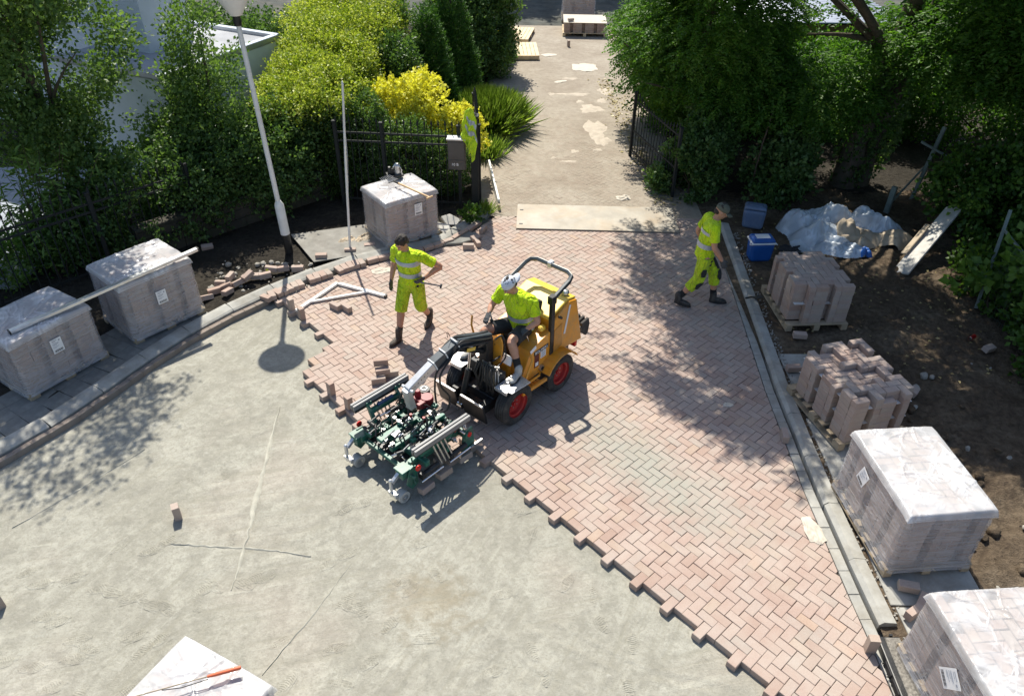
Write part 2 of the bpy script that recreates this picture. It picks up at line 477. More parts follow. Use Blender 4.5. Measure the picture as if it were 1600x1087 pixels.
def hivis(name, col, bs=.9):
    t = NT(name); co = t.obj()
    n = t.noise(co, 7, 4, .6, .5); n2 = t.noise(co, 22, 3, .6)
    c = t.ramp(n, [(.3, tuple(x * .86 for x in col)), (.7, col)])
    c = t.mix(t.ramp(t.noise(co, 5, 5, .7), [(.55, (0, 0, 0)), (.85, (.14,) * 3)]), c, tuple(x * .5 + .06 for x in col))
    t.set(col=c, rough=.8, spec=.25, sheen=.1)
    sv = t.n('VectorMath', operation='MULTIPLY'); sv.inputs[1].default_value = (1.0, 1.0, .45); t.l(co, sv.inputs[0])
    fold = t.noise(sv.outputs[0], 11, 2, .5, 1.6)
    t.bump(t.math('ADD', t.math('MULTIPLY', fold, 5), t.math('ADD', t.math('MULTIPLY', n, 3), n2)), 1.0, .022)
    return t.m
M['hivis'] = hivis('fluorescent_yellow_cloth', (.66, .92, .012))
M['hivis_trouser'] = hivis('fluorescent_trouser_cloth', (.56, .76, .025))
M['hivis_vest'] = hivis('fluorescent_vest_cloth', (.66, .93, .03))

def skin_material():
    t = NT('tanned_skin'); co = t.obj()
    n = t.noise(co, 9, 4, .6)
    t.set(col=t.ramp(n, [(.3, (.42, .215, .135)), (.7, (.52, .285, .19))]), rough=.55, spec=.4)
    t.bump(t.noise(co, 120, 3, .6), .12, .004)
    return t.m
M['skin'] = skin_material()

def film_material(name, base, crease, col=(.80, .80, .82), streaky=True, f1=5.0):
    """clear stretch film: a thin milky veil with bright narrow creases and stretch lines"""
    t = NT(name); co = t.obj()
    def line(src, k):
        d = t.math('ABSOLUTE', t.math('SUBTRACT', src, .5)); return t.math('SUBTRACT', 1.0, t.math('MULTIPLY', d, k), True)
    n1 = t.noise(co, f1, 2, .5, .7); n2 = t.noise(co, f1 * 2.3, 2, .5, 1.0)
    if streaky:
        st = t.n('VectorMath', operation='MULTIPLY'); st.inputs[1].default_value = (1.0, 1.0, 13.0); t.l(co, st.inputs[0])
        s1 = t.noise(st.outputs[0], 1.3, 3, .6, .35)
        cr_ = t.math('MAXIMUM', line(s1, 11.0), t.math('MULTIPLY', line(n1, 22.0), .8))
    else:
        ls = []
        for ang, sc in ((25, (1.0, 5.0, 1)), (-48, (.9, 6.0, 1)), (80, (1.1, 4.5, 1))):
            vr = t.n('VectorRotate', rotation_type='Z_AXIS'); vr.inputs['Angle'].default_value = R(ang); t.l(co, vr.inputs['Vector'])
            vm = t.n('VectorMath', operation='MULTIPLY'); vm.inputs[1].default_value = sc; t.l(vr.outputs[0], vm.inputs[0])
            ls.append(t.math('MULTIPLY', line(t.noise(vm.outputs[0], 1.6, 2, .5, .3), 13.0), t.ramp(t.noise(co, 2.6, 2, .5), [(.42, (0, 0, 0)), (.6, (1, 1, 1))])))
        cr_ = t.math('MAXIMUM', ls[0], t.math('MAXIMUM', ls[1], ls[2]))
    cloud = t.noise(co, 2.1, 3, .5)
    a = t.math('ADD', t.math('MULTIPLY', t.math('SUBTRACT', cloud, .5), .35), base)
    a = t.math('ADD', a, t.math('MULTIPLY', cr_, crease), True)
    t.set(col=col, rough=.2, spec=.6, coat=.15)
    t.l(a, t.b.inputs['Alpha'])
    t.bump(t.math('ADD', t.math('MULTIPLY', cr_, .7), t.math('MULTIPLY', n1, 1.5)), .5, .02)
    return t.m
M['film'] = film_material('stretch_film', .30, .17, (.60, .60, .63))
M['film_top'] = film_material('stretch_film_hood', .50, .42, (.70, .70, .71), streaky=False)
M['film_top_clear'] = film_material('clear_film_hood', .40, .45, (.70, .70, .71), streaky=False)
M['film_sheet'] = film_material('blue_tinted_sheet', .58, .34, (.66, .74, .82), streaky=False)

def leaf_material(name, dark, mid, light, transl=.35, rough=.45):
    t = NT(name)
    tv = t.n('Attribute', attribute_name='tint').outputs['Fac']
    c = t.ramp(tv, [(0.0, dark), (.5, mid), (1.0, light)])
    t.set(col=c, rough=rough, spec=.35)
    tr = t.n('BsdfTranslucent')
    tc = t.mix(1.0, c, (.95, 1.0, .45), 'MULTIPLY'); t.l(tc, tr.inputs[0])
    mx = t.n('MixShader'); mx.inputs[0].default_value = transl
    t.l(t.b.outputs[0], mx.inputs[1]); t.l(tr.outputs[0], mx.inputs[2]); t.l(mx.outputs[0], t.out.inputs[0])
    return t.m
LEAF = dict(
    tree=leaf_material('mixed_green_leaf', (.068, .135, .034), (.125, .215, .058), (.21, .32, .10), .52),
    gloss=leaf_material('glossy_dark_leaf', (.052, .112, .032), (.098, .18, .052), (.17, .27, .085), .46, .38),
    yew=leaf_material('yew_green_leaf', (.042, .120, .016), (.085, .20, .028), (.165, .30, .05), .54, .5),
    bamboo=leaf_material('fresh_green_leaf', (.08, .16, .03), (.14, .25, .05), (.24, .36, .09), .45),
    privet=leaf_material('sunlit_golden_leaf', (.17, .26, .025), (.40, .48, .06), (.64, .66, .18), .4),  # privet hedge top, sunlight put into the golden leaf colour
    privet_shaded=leaf_material('shaded_hedge_leaf', (.025, .055, .012), (.05, .10, .02), (.10, .16, .03), .3),  # sides of the same hedge, their shade put into a darker green
    gold=leaf_material('golden_yellow_leaf', (.62, .58, .04), (.82, .77, .09), (.88, .85, .22), .4),
    thuja=leaf_material('conifer_green_leaf', (.025, .075, .014), (.055, .14, .022), (.11, .22, .04), .3, .6),
    lav=leaf_material('grassy_green_blade', (.16, .27, .04), (.30, .43, .08), (.42, .54, .16), .5),
    flower=leaf_material('yellow_petal', (.5, .40, .02), (.62, .52, .03), (.72, .62, .06), .3),
    purple=leaf_material('grey_purple_spike', (.11, .10, .14), (.16, .15, .19), (.22, .21, .24), .1),
    bramble=leaf_material('bramble_green_leaf', (.035, .085, .014), (.07, .15, .022), (.15, .26, .04), .4),
    dry=leaf_material('fallen_tan_leaf', (.26, .20, .09), (.38, .31, .15), (.46, .40, .20), .2),
)

def text_mesh(name, s, size, m, parent, loc, rot, extrude=.0015, align='CENTER'):
    cu = bpy.data.curves.new(name, 'FONT'); cu.body = s; cu.size = size; cu.extrude = extrude; cu.align_x = align
    tmp = bpy.data.objects.new('tmp_text', cu); COL.objects.link(tmp)
    bpy.context.view_layer.update()
    me = bpy.data.meshes.new_from_object(tmp.evaluated_get(bpy.context.evaluated_depsgraph_get()))
    bpy.data.objects.remove(tmp); bpy.data.curves.remove(cu)
    me.name = name; me.materials.clear(); me.materials.append(m)
    return link(name, me, parent, loc, rot)

# ================================================================== GROUND, PAVING, KERBS
YAW, GX0, GY0, UNIT = -0.8182, -0.1187, 6.5554, 0.1025
CY, SY = math.cos(YAW), math.sin(YAW)
def uv2w(u, v):
    u *= UNIT; v *= UNIT
    return (CY * u - SY * v + GX0, SY * u + CY * v + GY0)
def w2uv(x, y):
    x -= GX0; y -= GY0
    return ((CY * x + SY * y) / UNIT, (-SY * x + CY * y) / UNIT)

def plane(name, x0, x1, y0, y1, z, m):
    b = MB(); b.add([(x0, y0, z), (x1, y0, z), (x1, y1, z), (x0, y1, z)], [(0, 1, 2, 3)])
    return tag(b.build(name, m), kind='structure')

def polyline_at(pts, y):
    for (xa, ya), (xb, yb) in zip(pts, pts[1:]):
        if ya <= y <= yb:
            return xa + (xb - xa) * (y - ya) / (yb - ya)
    return pts[0][0] if y < pts[0][1] else pts[-1][0]

KERB_L = [(-7.75, 4.2), (-7.0, 5.6), (-6.32, 6.68), (-6.05, 7.08), (-5.77, 7.52), (-5.48, 8.09), (-5.19, 8.71), (-4.86, 9.32), (-4.44, 9.92), (-3.95, 10.48), (-3.4, 11.02), (-2.8, 11.5), (-2.15, 11.87), (-1.55, 12.15), (-1.12, 12.47), (-.78, 12.95), (-.47, 13.45)]
GUT_L = [(3.85, -2.0), (3.66, 2.5), (3.60, 4.33), (3.575, 5.01), (3.55, 6.37), (3.58, 8.3), (3.70, 10.64), (3.85, 13.6)]
FAR_Y = 13.62

def seg_normals(pts):
    out = []
    for a, b in zip(pts, pts[1:]):
        d = Vector((b[0] - a[0], b[1] - a[1])); n = Vector((d.y, -d.x)).normalized()   # to the right of travel
        out.append((Vector(a), Vector(b), n))
    return out
KN = seg_normals(KERB_L)
GN = [(a, b, -n) for a, b, n in seg_normals(GUT_L)]

def nearest_seg(S, p):
    best = None
    for a, b, n in S:
        d = b - a; t = max(0, min(1, (p - a).dot(d) / d.length_squared))
        q = a + d * t; dist = (p - q).length
        if best is None or dist < best[0] - 1e-9:
            best = (dist, a, b, n)
    return best
def side_left(p):
    b = nearest_seg(KN, p); return (p - b[1]).dot(b[3])
def side_right(p):
    b = nearest_seg(GN, p); return (p - b[1]).dot(b[3])

def clip(poly, a, n):
    out = []
    for i in range(len(poly)):
        p, q = poly[i], poly[(i + 1) % len(poly)]
        dp, dq = (p - a).dot(n), (q - a).dot(n)
        if dp >= 0: out.append(p)
        if (dp > 0) != (dq > 0) and abs(dp - dq) > 1e-12:
            out.append(p + (q - p) * (dp / (dp - dq)))
    return out
def area(poly):
    return abs(sum(poly[i].x * poly[(i + 1) % len(poly)].y - poly[(i + 1) % len(poly)].x * poly[i].y for i in range(len(poly)))) / 2

def paved(u, v, w, h):
    """is a brick at (u,v) size (w,h) inside the laid field (free edge only)"""
    lim = lambda uu: (-8.0 if -36.5 < uu < -11.5 else (-1.0 if uu <= -36.5 else (-4.0 if uu < -6 else 0.0)))
    uc = u + w / 2
    if v < lim(uc) + (1 if w > h else 0) - .01: return False
    if v < -1.01 and uc < -12 and u < -41.2 - v: return False
    return True

def herring(u0, u1, v0, v1):
    """all bricks of the 90 degree herringbone whose corner is inside the range: (u, v, w, h)"""
    for i in range(int(v0) - 3, int(v1) + 3):
        k0 = int((u0 - i) // 4) - 1; k1 = int((u1 - i) // 4) + 2
        for k in range(k0, k1):
            yield (i + 4 * k, i, 1, 2)
            yield (i + 4 * k + 2, i + 1, 2, 1)

def brick_mesh(name, L, W, H, ch=.004, chip=None, m=None):
    """one paver lying flat, top at z=0, chamfered upper edges"""
    b = MB(); a, c = L / 2, W / 2
    j = (lambda s: 0.0) if chip is None else (lambda s: chip.uniform(-s, s))
    bot = [(x * a, y * c, -H) for x, y in ((-1, -1), (1, -1), (1, 1), (-1, 1))]
    mid = [(x * a + j(.0012), y * c + j(.0012), -ch + j(.001)) for x, y in ((-1, -1), (1, -1), (1, 1), (-1, 1))]
    top = [(x * (a - ch) + j(.0012), y * (c - ch) + j(.0012), 0) for x, y in ((-1, -1), (1, -1), (1, 1), (-1, 1))]
    b.add(bot + mid + top, [(3, 2, 1, 0)] + [(i, (i + 1) % 4, 4 + (i + 1) % 4, 4 + i) for i in range(4)] + [(4 + i, 4 + (i + 1) % 4, 8 + (i + 1) % 4, 8 + i) for i in range(4)] + [(8, 9, 10, 11)])
    return b.mesh(name, m)

BL, BW, BH = .2005, .0990, .08
cr = random.Random(3)
PAVERS = [brick_mesh('brick', BL, BW, BH, .0045, cr, M['brick']) for _ in range(6)]
STACKED = [brick_mesh('brick', .1965, .0955, .0785, .006, cr, M['brick_stack']) for _ in range(5)]
LOOSE = [brick_mesh('brick', .2, .1, .08, .005, cr, M['brick_stack']) for _ in range(4)]

plane('ground', -220, 220, -160, 320, -.16, M['soil_dark'])

# bedding under the laid bricks
pave = tag(MB().add([(x, y, -.084) for x, y in ((-5.6, 2.0), (3.9, 2.0), (3.95, 13.75), (-5.6, 13.75))], [(0, 1, 2, 3)]).build('brick_paving', M['sand']), kind='structure')

cells = []
for u, v, w, h in herring(-75, 60, -10, 100):
    cx, cy = uv2w(u + w / 2, v + h / 2)
    if not (-6 < cx < 4.2 and 1.2 < cy < FAR_Y + .2) or not paved(u, v, w, h):
        continue
    c = Vector((cx, cy))
    sl, sr = side_left(c), side_right(c)
    if sl < -.12 or sr < -.12:
        continue
    ang = YAW + (0 if w > h else math.pi / 2)
    whole = sl > .15 and sr > .15 and cy < FAR_Y - .13
    # small laying tolerances
    ang += rnd.gauss(0, .009); cx += rnd.gauss(0, .0012); cy += rnd.gauss(0, .0012); z = rnd.gauss(0, .0011)
    if whole:
        cells.append((cx, cy, z, ang, None))
    else:
        g = .0015
        ca, sa = math.cos(ang), math.sin(ang)
        poly = [Vector((cx + ca * x - sa * y, cy + sa * x + ca * y)) for x, y in ((-BL / 2, -BW / 2), (BL / 2, -BW / 2), (BL / 2, BW / 2), (-BL / 2, BW / 2))]
        for S in (KN, GN):
            _, a, b_, n = nearest_seg(S, c)
            poly = clip(poly, a + n * .006, n)
            if len(poly) < 3: break
        if len(poly) >= 3:
            poly = clip(poly, Vector((0, FAR_Y)), Vector((0, -1)))
        if len(poly) >= 3 and area(poly) > .0012:
            cells.append((cx, cy, z, ang, poly))

def in_frame(x, y, z=0.0, pad=0):
    d = Vector((x, y, z - CAM_H)); q = cam.matrix_world.to_3x3().transposed() @ d
    if q.z >= -.1: return None
    f = 1187.45; px, py = 800 + f * q.x / -q.z, 543.5 - f * q.y / -q.z
    return (px, py, -q.z) if -pad < px < 1600 + pad and -pad < py < 1087 + pad else None

order = sorted(range(len(cells)), key=lambda i: (cells[i][0]) ** 2 + (cells[i][1]) ** 2 if in_frame(cells[i][0], cells[i][1]) else 1e9)
single = set(order[:300])
sv, sf, stint = [], [], []
for i, (cx, cy, z, ang, poly) in enumerate(cells):
    if poly is None:
        if i in single:
            o = link('brick', PAVERS[rnd.randrange(6)], pave, (cx, cy, z), (rnd.gauss(0, .006), rnd.gauss(0, .006), ang + (math.pi if rnd.random() < .5 else 0)))
            continue
        me = PAVERS[rnd.randrange(6)]
        ca, sa = math.cos(ang), math.sin(ang); tx, ty = rnd.gauss(0, .006), rnd.gauss(0, .006)
        o0 = len(sv)
        for vv in me.vertices:
            x, y, zz = vv.co
            sv.append((cx + ca * x - sa * y, cy + sa * x + ca * y, z + zz + x * tx + y * ty))
        t_ = rnd.random()
        for p in me.polygons:
            sf.append(tuple(k + o0 for k in p.vertices)); stint.append(t_)
    else:
        n = len(poly)
        if sum(poly[k].x * poly[(k + 1) % n].y - poly[(k + 1) % n].x * poly[k].y for k in range(n)) < 0: poly = poly[::-1]
        cen = sum(poly, Vector((0, 0))) / n
        top = [(p.x + (cen.x - p.x) * .03, p.y + (cen.y - p.y) * .03, z) for p in poly]
        mid = [(p.x, p.y, z - .004) for p in poly]; bot = [(p.x, p.y, z - .08) for p in poly]
        fs = [tuple(range(n))] + [(n + k, n + (k + 1) % n, (k + 1) % n, k) for k in range(n)] + [(2 * n + k, 2 * n + (k + 1) % n, n + (k + 1) % n, n + k) for k in range(n)]
        if i in single:
            b = MB(); b.add(top + mid + bot, fs); b.build('brick', M['brick'], pave)
        else:
            o0 = len(sv); sv.extend(top + mid + bot); t_ = rnd.random()
            for f in fs:
                sf.append(tuple(k + o0 for k in f)); stint.append(t_)
me = bpy.data.meshes.new('brick'); me.from_pydata(sv, [], sf); me.materials.append(M['brick_attr'])
at = me.attributes.new('tint', 'FLOAT', 'FACE'); at.data.foreach_set('value', stint)
tag(link('brick', me, pave), kind='stuff')

# ------------------------------------------------------------------ sand bed with ridges and prints
def grid_sheet(name, x0, x1, y0, y1, step, zf, keep, m, kind='structure'):
    nx, ny = int((x1 - x0) / step) + 1, int((y1 - y0) / step) + 1
    X, Y = np.meshgrid(x0 + np.arange(nx) * step, y0 + np.arange(ny) * step)
    X, Y = X.ravel(), Y.ravel()
    Z = zf(X, Y)
    idx = np.arange(nx * ny).reshape(ny, nx)
    q = np.stack([idx[:-1, :-1], idx[:-1, 1:], idx[1:, 1:], idx[1:, :-1]], -1).reshape(-1, 4)
    cx, cy = X[q].mean(1), Y[q].mean(1)
    q = q[keep(cx, cy)]
    used, inv = np.unique(q, return_inverse=True)
    V = np.stack([X, Y, Z], 1)[used]
    o = link(name, raw_mesh(name, V, inv.reshape(-1, 4), m, nper=4, smooth=True))
    return tag(o, kind=kind)
def catmull2(pts, w, k=8):
    P = [Vector(p) for p in pts]; o, ww = [], []
    for i in range(len(P) - 1):
        for j in range(k):
            u = j / k; o.append(P[i].lerp(P[i + 1], u) + Vector((rnd.gauss(0, .004), rnd.gauss(0, .004)))); ww.append(w[i] + (w[i + 1] - w[i]) * u)
    o.append(P[-1]); ww.append(w[-1]); return o, ww
def ridge(X, Y, a, b, w, hgt):
    a, b = np.array(a), np.array(b); d = b - a; L2 = d @ d
    t = np.clip(((X - a[0]) * d[0] + (Y - a[1]) * d[1]) / L2, 0, 1)
    dist = np.hypot(X - a[0] - t * d[0], Y - a[1] - t * d[1])
    return hgt * np.exp(-(dist / w) ** 2)
def sand_z(X, Y):
    P = np.stack([X, Y, 0 * X], 1)
    z = -.083 + .006 * noise3(P, .45, 1) + .0035 * noise3(P, 1.9, 2) + .002 * noise3(P, 7, 3)
    c, s = math.cos(R(28)), math.sin(R(28))
    Q = np.stack([(X * c + Y * s) * .5, (-X * s + Y * c) * 6, 0 * X], 1)
    z += .0026 * noise3(Q, .8, 4)
    # lines left by the screeding guide
    for a, b, w, hgt in (((-3.16, 7.66), (-3.03, 6.13), .030, .008), ((-3.03, 6.13), (-2.95, 5.3), .030, .008), ((-2.62, 4.55), (-2.05, 6.05), .02, -.005), ((-1.95, 4.3), (-1.75, 5.5), .02, -.004), ((-2.3, 3.9), (-1.6, 5.3), .03, .004), ((-5.6, 5.9), (-4.55, 7.2), .02, -.006), ((.2, 4.3), (1.3, 4.0), .02, -.004)):
        z += ridge(X, Y, a, b, w, hgt)
    # shallow wheel tracks swinging across the bed
    for pts in (((-1.3, 6.1), (-1.0, 5.0), (-.9, 4.0), (-1.0, 3.0)), ((-.35, 5.9), (-.05, 4.9), (.05, 4.0), (-.1, 2.9)), ((-4.6, 7.4), (-3.9, 6.6), (-3.4, 5.9)), ((.3, 4.6), (1.2, 4.1), (2.1, 3.9)), ((.1, 4.1), (1.0, 3.6), (2.0, 3.4))):
        for a, b in zip(pts, pts[1:]):
            z = z + ridge(X, Y, a, b, .07, -.006) + ridge(X, Y, (a[0] + .11, a[1] + .04), (b[0] + .11, b[1] + .04), .025, .005) + ridge(X, Y, (a[0] - .11, a[1] - .04), (b[0] - .11, b[1] - .04), .025, .005)
    return z
def sand_keep(cx, cy):
    u = (CY * (cx - GX0) + SY * (cy - GY0)) / UNIT; v = (-SY * (cx - GX0) + CY * (cy - GY0)) / UNIT
    return ~((v > 2.5) & (cx > -3.9)) & (cy < 11.0)
sand = grid_sheet('sand_bed', -7.6, 3.3, 2.2, 11.0, .022, sand_z, sand_keep, M['sand'])
plane('sand_apron', -14, 4.4, -8, 2.21, -.088, M['sand'])

def footprint_mesh(seed, style):
    """a boot print pressed into the sand: rim, sunk sole with raised tread"""
    r_ = np.random.default_rng(seed)
    nx, ny = 64, 30
    X, Y = np.meshgrid(np.linspace(-.175, .175, nx), np.linspace(-.075, .075, ny)); X, Y = X.ravel(), Y.ravel()
    half = np.where(X > -.02, .049 - .9 * np.clip(X - .03, 0, 1) ** 2 * 4, .036)
    half = 1.22 * half * np.sqrt(np.clip(1 - (np.abs(X) / .150) ** 4, 0, 1))
    e = half - np.abs(Y + .006 * np.sin(X * 12))
    gap = (np.abs(X + .045) < .012) if style != 1 else (np.abs(X + .04) < .004)
    ins = (e > 0) & ~gap
    z = np.full(X.shape, -.002)
    z = np.maximum(z, .0055 * np.exp(-((e + .006) / .0085) ** 2) - .0012)
    if style == 0:
        tr = np.sign(np.sin(X * 215 + np.abs(Y) * 95)) * .5 + .5
    elif style == 1:
        tr = ((np.sin(X * 260) > 0) & (np.sin(Y * 230 + 1.5) > -.4)).astype(float)
    else:
        tr = (np.sin(X * 190 + 60 * Y) * np.sin(Y * 170 + 1) > -.05).astype(float)
    z = np.where(ins, .001 + .0062 * tr * np.clip(e / .006, 0, 1), z) + r_.normal(0, .0004, X.shape)
    idx = np.arange(nx * ny).reshape(ny, nx)
    q = np.stack([idx[:-1, :-1], idx[:-1, 1:], idx[1:, 1:], idx[1:, :-1]], -1).reshape(-1, 4)
    return raw_mesh('footprint', np.stack([X, Y, z], 1), q, M['sand'], nper=4, smooth=False)
FOOT = [footprint_mesh(i, i % 3) for i in range(6)]
fr = random.Random(12)
def fp(x, y, a):
    link('footprint', FOOT[fr.randrange(6)], sand, (x, y, -.0815 + fr.uniform(-.0015, .001)), (0, 0, a)).scale = (fr.uniform(.74, .82), fr.uniform(.84, .95) * fr.choice((-1, 1)), fr.uniform(.7, 1.0))
for x, y, a in ((.18, 6.12, .4), (.27, 5.75, 1.3), (.62, 5.1, 1.2), (.95, 4.62, 1.9), (.9, 4.95, 1.5), (1.25, 4.4, 1.5), (1.15, 3.9, 1.55), (1.95, 4.25, .9), (.35, 4.05, 1.7), (1.75, 3.6, 1.6), (-.05, 4.95, .2), (-1.05, 5.0, .9), (-.8, 5.2, 2.2), (-2.0, 5.3, .8), (-1.8, 5.45, .7), (-1.95, 6.1, .8), (-1.75, 6.2, .5), (-1.05, 6.3, .6), (-.98, 5.95, .9),
        (-2.75, 5.1, .8), (-2.6, 5.15, .9), (-3.25, 4.95, .7), (-3.15, 5.0, 2.6), (-4.0, 5.45, .5), (-3.85, 5.6, .6), (-4.35, 4.95, .3), (-4.2, 4.9, 2.9), (-3.95, 4.85, .4), (-3.7, 4.75, 2.8), (-4.75, 4.6, .4), (-4.6, 4.55, .5), (-4.3, 4.35, .3), (-4.15, 4.25, 2.9), (-3.75, 4.4, .5), (-3.6, 4.25, .9), (-3.5, 4.35, .6), (-4.9, 4.1, .35), (-4.6, 4.05, .2), (-4.3, 3.85, .5), (-4.05, 3.75, .8), (-3.6, 3.8, .9), (-2.25, 4.35, .6), (-2.1, 3.95, 1.2), (-1.35, 4.15, .8), (-5.2, 5.15, .6), (-5.0, 5.0, .2), (-4.85, 6.2, .6), (-4.0, 6.5, .7), (-3.55, 6.6, .8), (-3.3, 6.15, .6), (-1.7, 4.85, .7), (-1.55, 4.75, 2.4), (-.3, 3.75, 1.5), (-.5, 3.6, 1.4), (.5, 3.5, 1.2), (2.05, 3.55, 1.1)):
    fp(x, y, a)
for _ in range(26):
    fp(fr.uniform(-5.2, 1.6), fr.uniform(3.2, 6.0), fr.uniform(0, 3.1))

# narrow ridges of fresh pale sand left by the screeding guides
M['fresh_sand'] = simple('fresh_pale_sand', (.425, .412, .348), .95, var=.16, scale=9, bump=.7, bscale=140, spec=.1, dirt=(.36, .345, .29), dirt_amt=.8)
b = MB()
for pts, w in (([(-3.18, 7.9), (-3.14, 7.3), (-3.08, 6.7), (-3.03, 6.15), (-2.98, 5.7), (-2.95, 5.25), (-2.95, 4.95)], [.006, .022, .020, .034, .016, .020, .006]), ([(-3.80, 5.55), (-3.4, 5.525), (-3.0, 5.50), (-2.6, 5.475), (-2.2, 5.40)], [.005, .014, .016, .014, .005]), ([(-2.36, 4.0), (-2.0, 4.7), (-1.75, 5.3)], [.004, .014, .004]), ([(-5.7, 5.75), (-5.2, 6.35), (-4.7, 7.05)], [.004, .015, .004]), ([(.35, 3.75), (1.0, 3.7), (1.5, 3.5)], [.004, .014, .004])):
    P_, W_ = catmull2(pts, w)
    vs, fs = [], []
    for i, (p, ww) in enumerate(zip(P_, W_)):
        d = (P_[min(i + 1, len(P_) - 1)] - P_[max(i - 1, 0)]).normalized(); nn = Vector((-d.y, d.x)); ww *= rnd.uniform(.75, 1.25)
        z0 = float(sand_z(np.array([p.x]), np.array([p.y]))[0])
        for o_, h_ in ((-1, -.004), (-.4, .010), (.3, .012), (1, -.004)):
            vs.append((p.x + nn.x * o_ * ww, p.y + nn.y * o_ * ww, z0 + h_ * rnd.uniform(.8, 1.2)))
    for i in range(len(P_) - 1):
        for k in range(3): fs.append((4 * i + k, 4 * i + k + 1, 4 * i + k + 5, 4 * i + k + 4))
    b.add(vs, fs)
tag(b.build('sand_ridge', M['fresh_sand'], sand, 60), kind='stuff')

# ------------------------------------------------------------------ soil at both sides
def left_keep(cx, cy):
    kx = np.interp(cy, [p[1] for p in KERB_L], [p[0] for p in KERB_L])
    return (cx < kx - .28)
def left_z(X, Y):
    P = np.stack([X, Y, 0 * X], 1)
    return -.005 + .018 * noise3(P, .8, 5) + .012 * noise3(P, 3, 6)
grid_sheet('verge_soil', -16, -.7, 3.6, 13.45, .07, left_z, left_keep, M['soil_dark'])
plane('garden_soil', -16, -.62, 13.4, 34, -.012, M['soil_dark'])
def right_z(X, Y):
    P = np.stack([X, Y, 0 * X], 1)
    n = noise3(P, .5, 7) * .04 + .035 * noise3(P, 1.7, 8) + .03 * np.abs(noise3(P, 4.5, 9)) + .012 * noise3(P, 11, 10)
    return -.02 + n * np.clip((X - 4.2) / 1.2, .25, 1)
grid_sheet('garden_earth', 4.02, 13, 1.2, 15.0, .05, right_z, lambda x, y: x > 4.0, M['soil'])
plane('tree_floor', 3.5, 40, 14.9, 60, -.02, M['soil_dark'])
plane('backfill', 3.76, 4.6, 1.2, 13.58, .004, M['soil'])
plane('verge', 3.2, 4.15, 13.58, 15.0, -.012, M['soil'])
plane('side_ground', 12.9, 60, -30, 15, -.05, M['soil_dark'])

# ------------------------------------------------------------------ driveway of old pavers under dust
drive = tag(MB().add([(-.75, 13.62, -.0024), (3.75, 13.62, -.0024), (3.5, 28.6, -.0012), (-.75, 28.6, -.0012)], [(0, 1, 2, 3)]).build('driveway', M['drive']), kind='structure')
dv, df, dt = [], [], []
for u, v, w, h in herring(-80, 130, -10, 330):
    cx, cy = uv2w(u + w / 2, v + h / 2)
    if not (-.6 < cx < 3.5 and 13.78 < cy < 28.5): continue
    ang = YAW + (0 if w > h else math.pi / 2) + rnd.gauss(0, .012); z = rnd.gauss(0, .0010) - .0004 - .0034 * max(0.0, min(1.0, (cy - 15.6 + 1.3 * math.sin(cx * 2.1 + cy * .8)) / 4.0))
    ca, sa = math.cos(ang), math.sin(ang); a, c = .0985, .0485
    o0 = len(dv)
    for x, y, zz in [(-a, -c, -.006), (a, -c, -.006), (a, c, -.006), (-a, c, -.006), (-a + .004, -c + .004, 0), (a - .004, -c + .004, 0), (a - .004, c - .004, 0), (-a + .004, c - .004, 0)]:
        dv.append((cx + ca * x - sa * y, cy + sa * x + ca * y, z + zz))
    t_ = rnd.random()
    for f in ((4, 5, 6, 7), (0, 1, 5, 4), (1, 2, 6, 5), (2, 3, 7, 6), (3, 0, 4, 7)):
        df.append(tuple(k + o0 for k in f)); dt.append(t_)
me = bpy.data.meshes.new('brick'); me.from_pydata(dv, [], df); me.materials.append(M['drive'])
me.attributes.new('tint', 'FLOAT', 'FACE').data.foreach_set('value', dt)
tag(link('brick', me, drive), kind='stuff')
plane('yard', -14, 22, 28.6, 70, -.008, M['asphalt'])

# ------------------------------------------------------------------ kerbs
def offset_pts(pts, off, n_sub=3):
    """resampled polyline shifted to the left of travel by off"""
    P = [Vector(p) for p in pts]; out = []
    for i in range(len(P)):
        d = (P[min(i + 1, len(P) - 1)] - P[max(i - 1, 0)]).normalized()
        out.append(P[i] + Vector((-d.y, d.x)) * off)
    return out
def resample(P, step, start=0.0):
    P = [Vector(p) for p in P]; out = []; acc = -start
    for a, b in zip(P, P[1:]):
        L = (b - a).length; d = (b - a) / L
        while acc <= L:
            if acc >= 0: out.append((a + d * acc, d))
            acc += step
        acc -= L
    return out
M['edge_clay'] = simple('dusty_edging_clay', (.235, .195, .165), .9, var=.2, scale=5, bump=.3, bscale=90, spec=.2, dirt=(.30, .28, .24), dirt_amt=.6)
EDGE = [brick_mesh('brick', .2, .1, .12, .006, cr, M['edge_clay']) for _ in range(3)]
kerb = thing('kerb', None, None); kerb['kind'] = 'structure'
def kerb_stone(parent, c, d, L, prof, m, name='kerb_stone', z=0.0):
    """profile (offset to the left of travel, height) swept along d for length L, ends slightly eased"""
    b = MB(); d3 = Vector((d.x, d.y, 0)); n3 = Vector((-d.y, d.x, 0)); n = len(prof)
    rings = []
    for s, sh in ((-L / 2, .985), (-L / 2 + .006, 1), (L / 2 - .006, 1), (L / 2, .985)):
        for o, zz in prof:
            rings.append(Vector((c.x, c.y, z)) + d3 * s + n3 * o + Vector((0, 0, zz * sh if zz > 0 else zz)))
    fs = [tuple(range(n)), tuple(reversed(range(3 * n, 4 * n)))]
    for k in range(3):
        fs += [(k * n + i, k * n + (i + 1) % n, (k + 1) * n + (i + 1) % n, (k + 1) * n + i) for i in range(n)]
    b.add(rings, fs)
    return b.build(name, m, parent)
LPROF = [(-.10, -.2), (-.10, .025), (-.07, .045), (.04, .075), (.10, .075), (.10, -.2)]
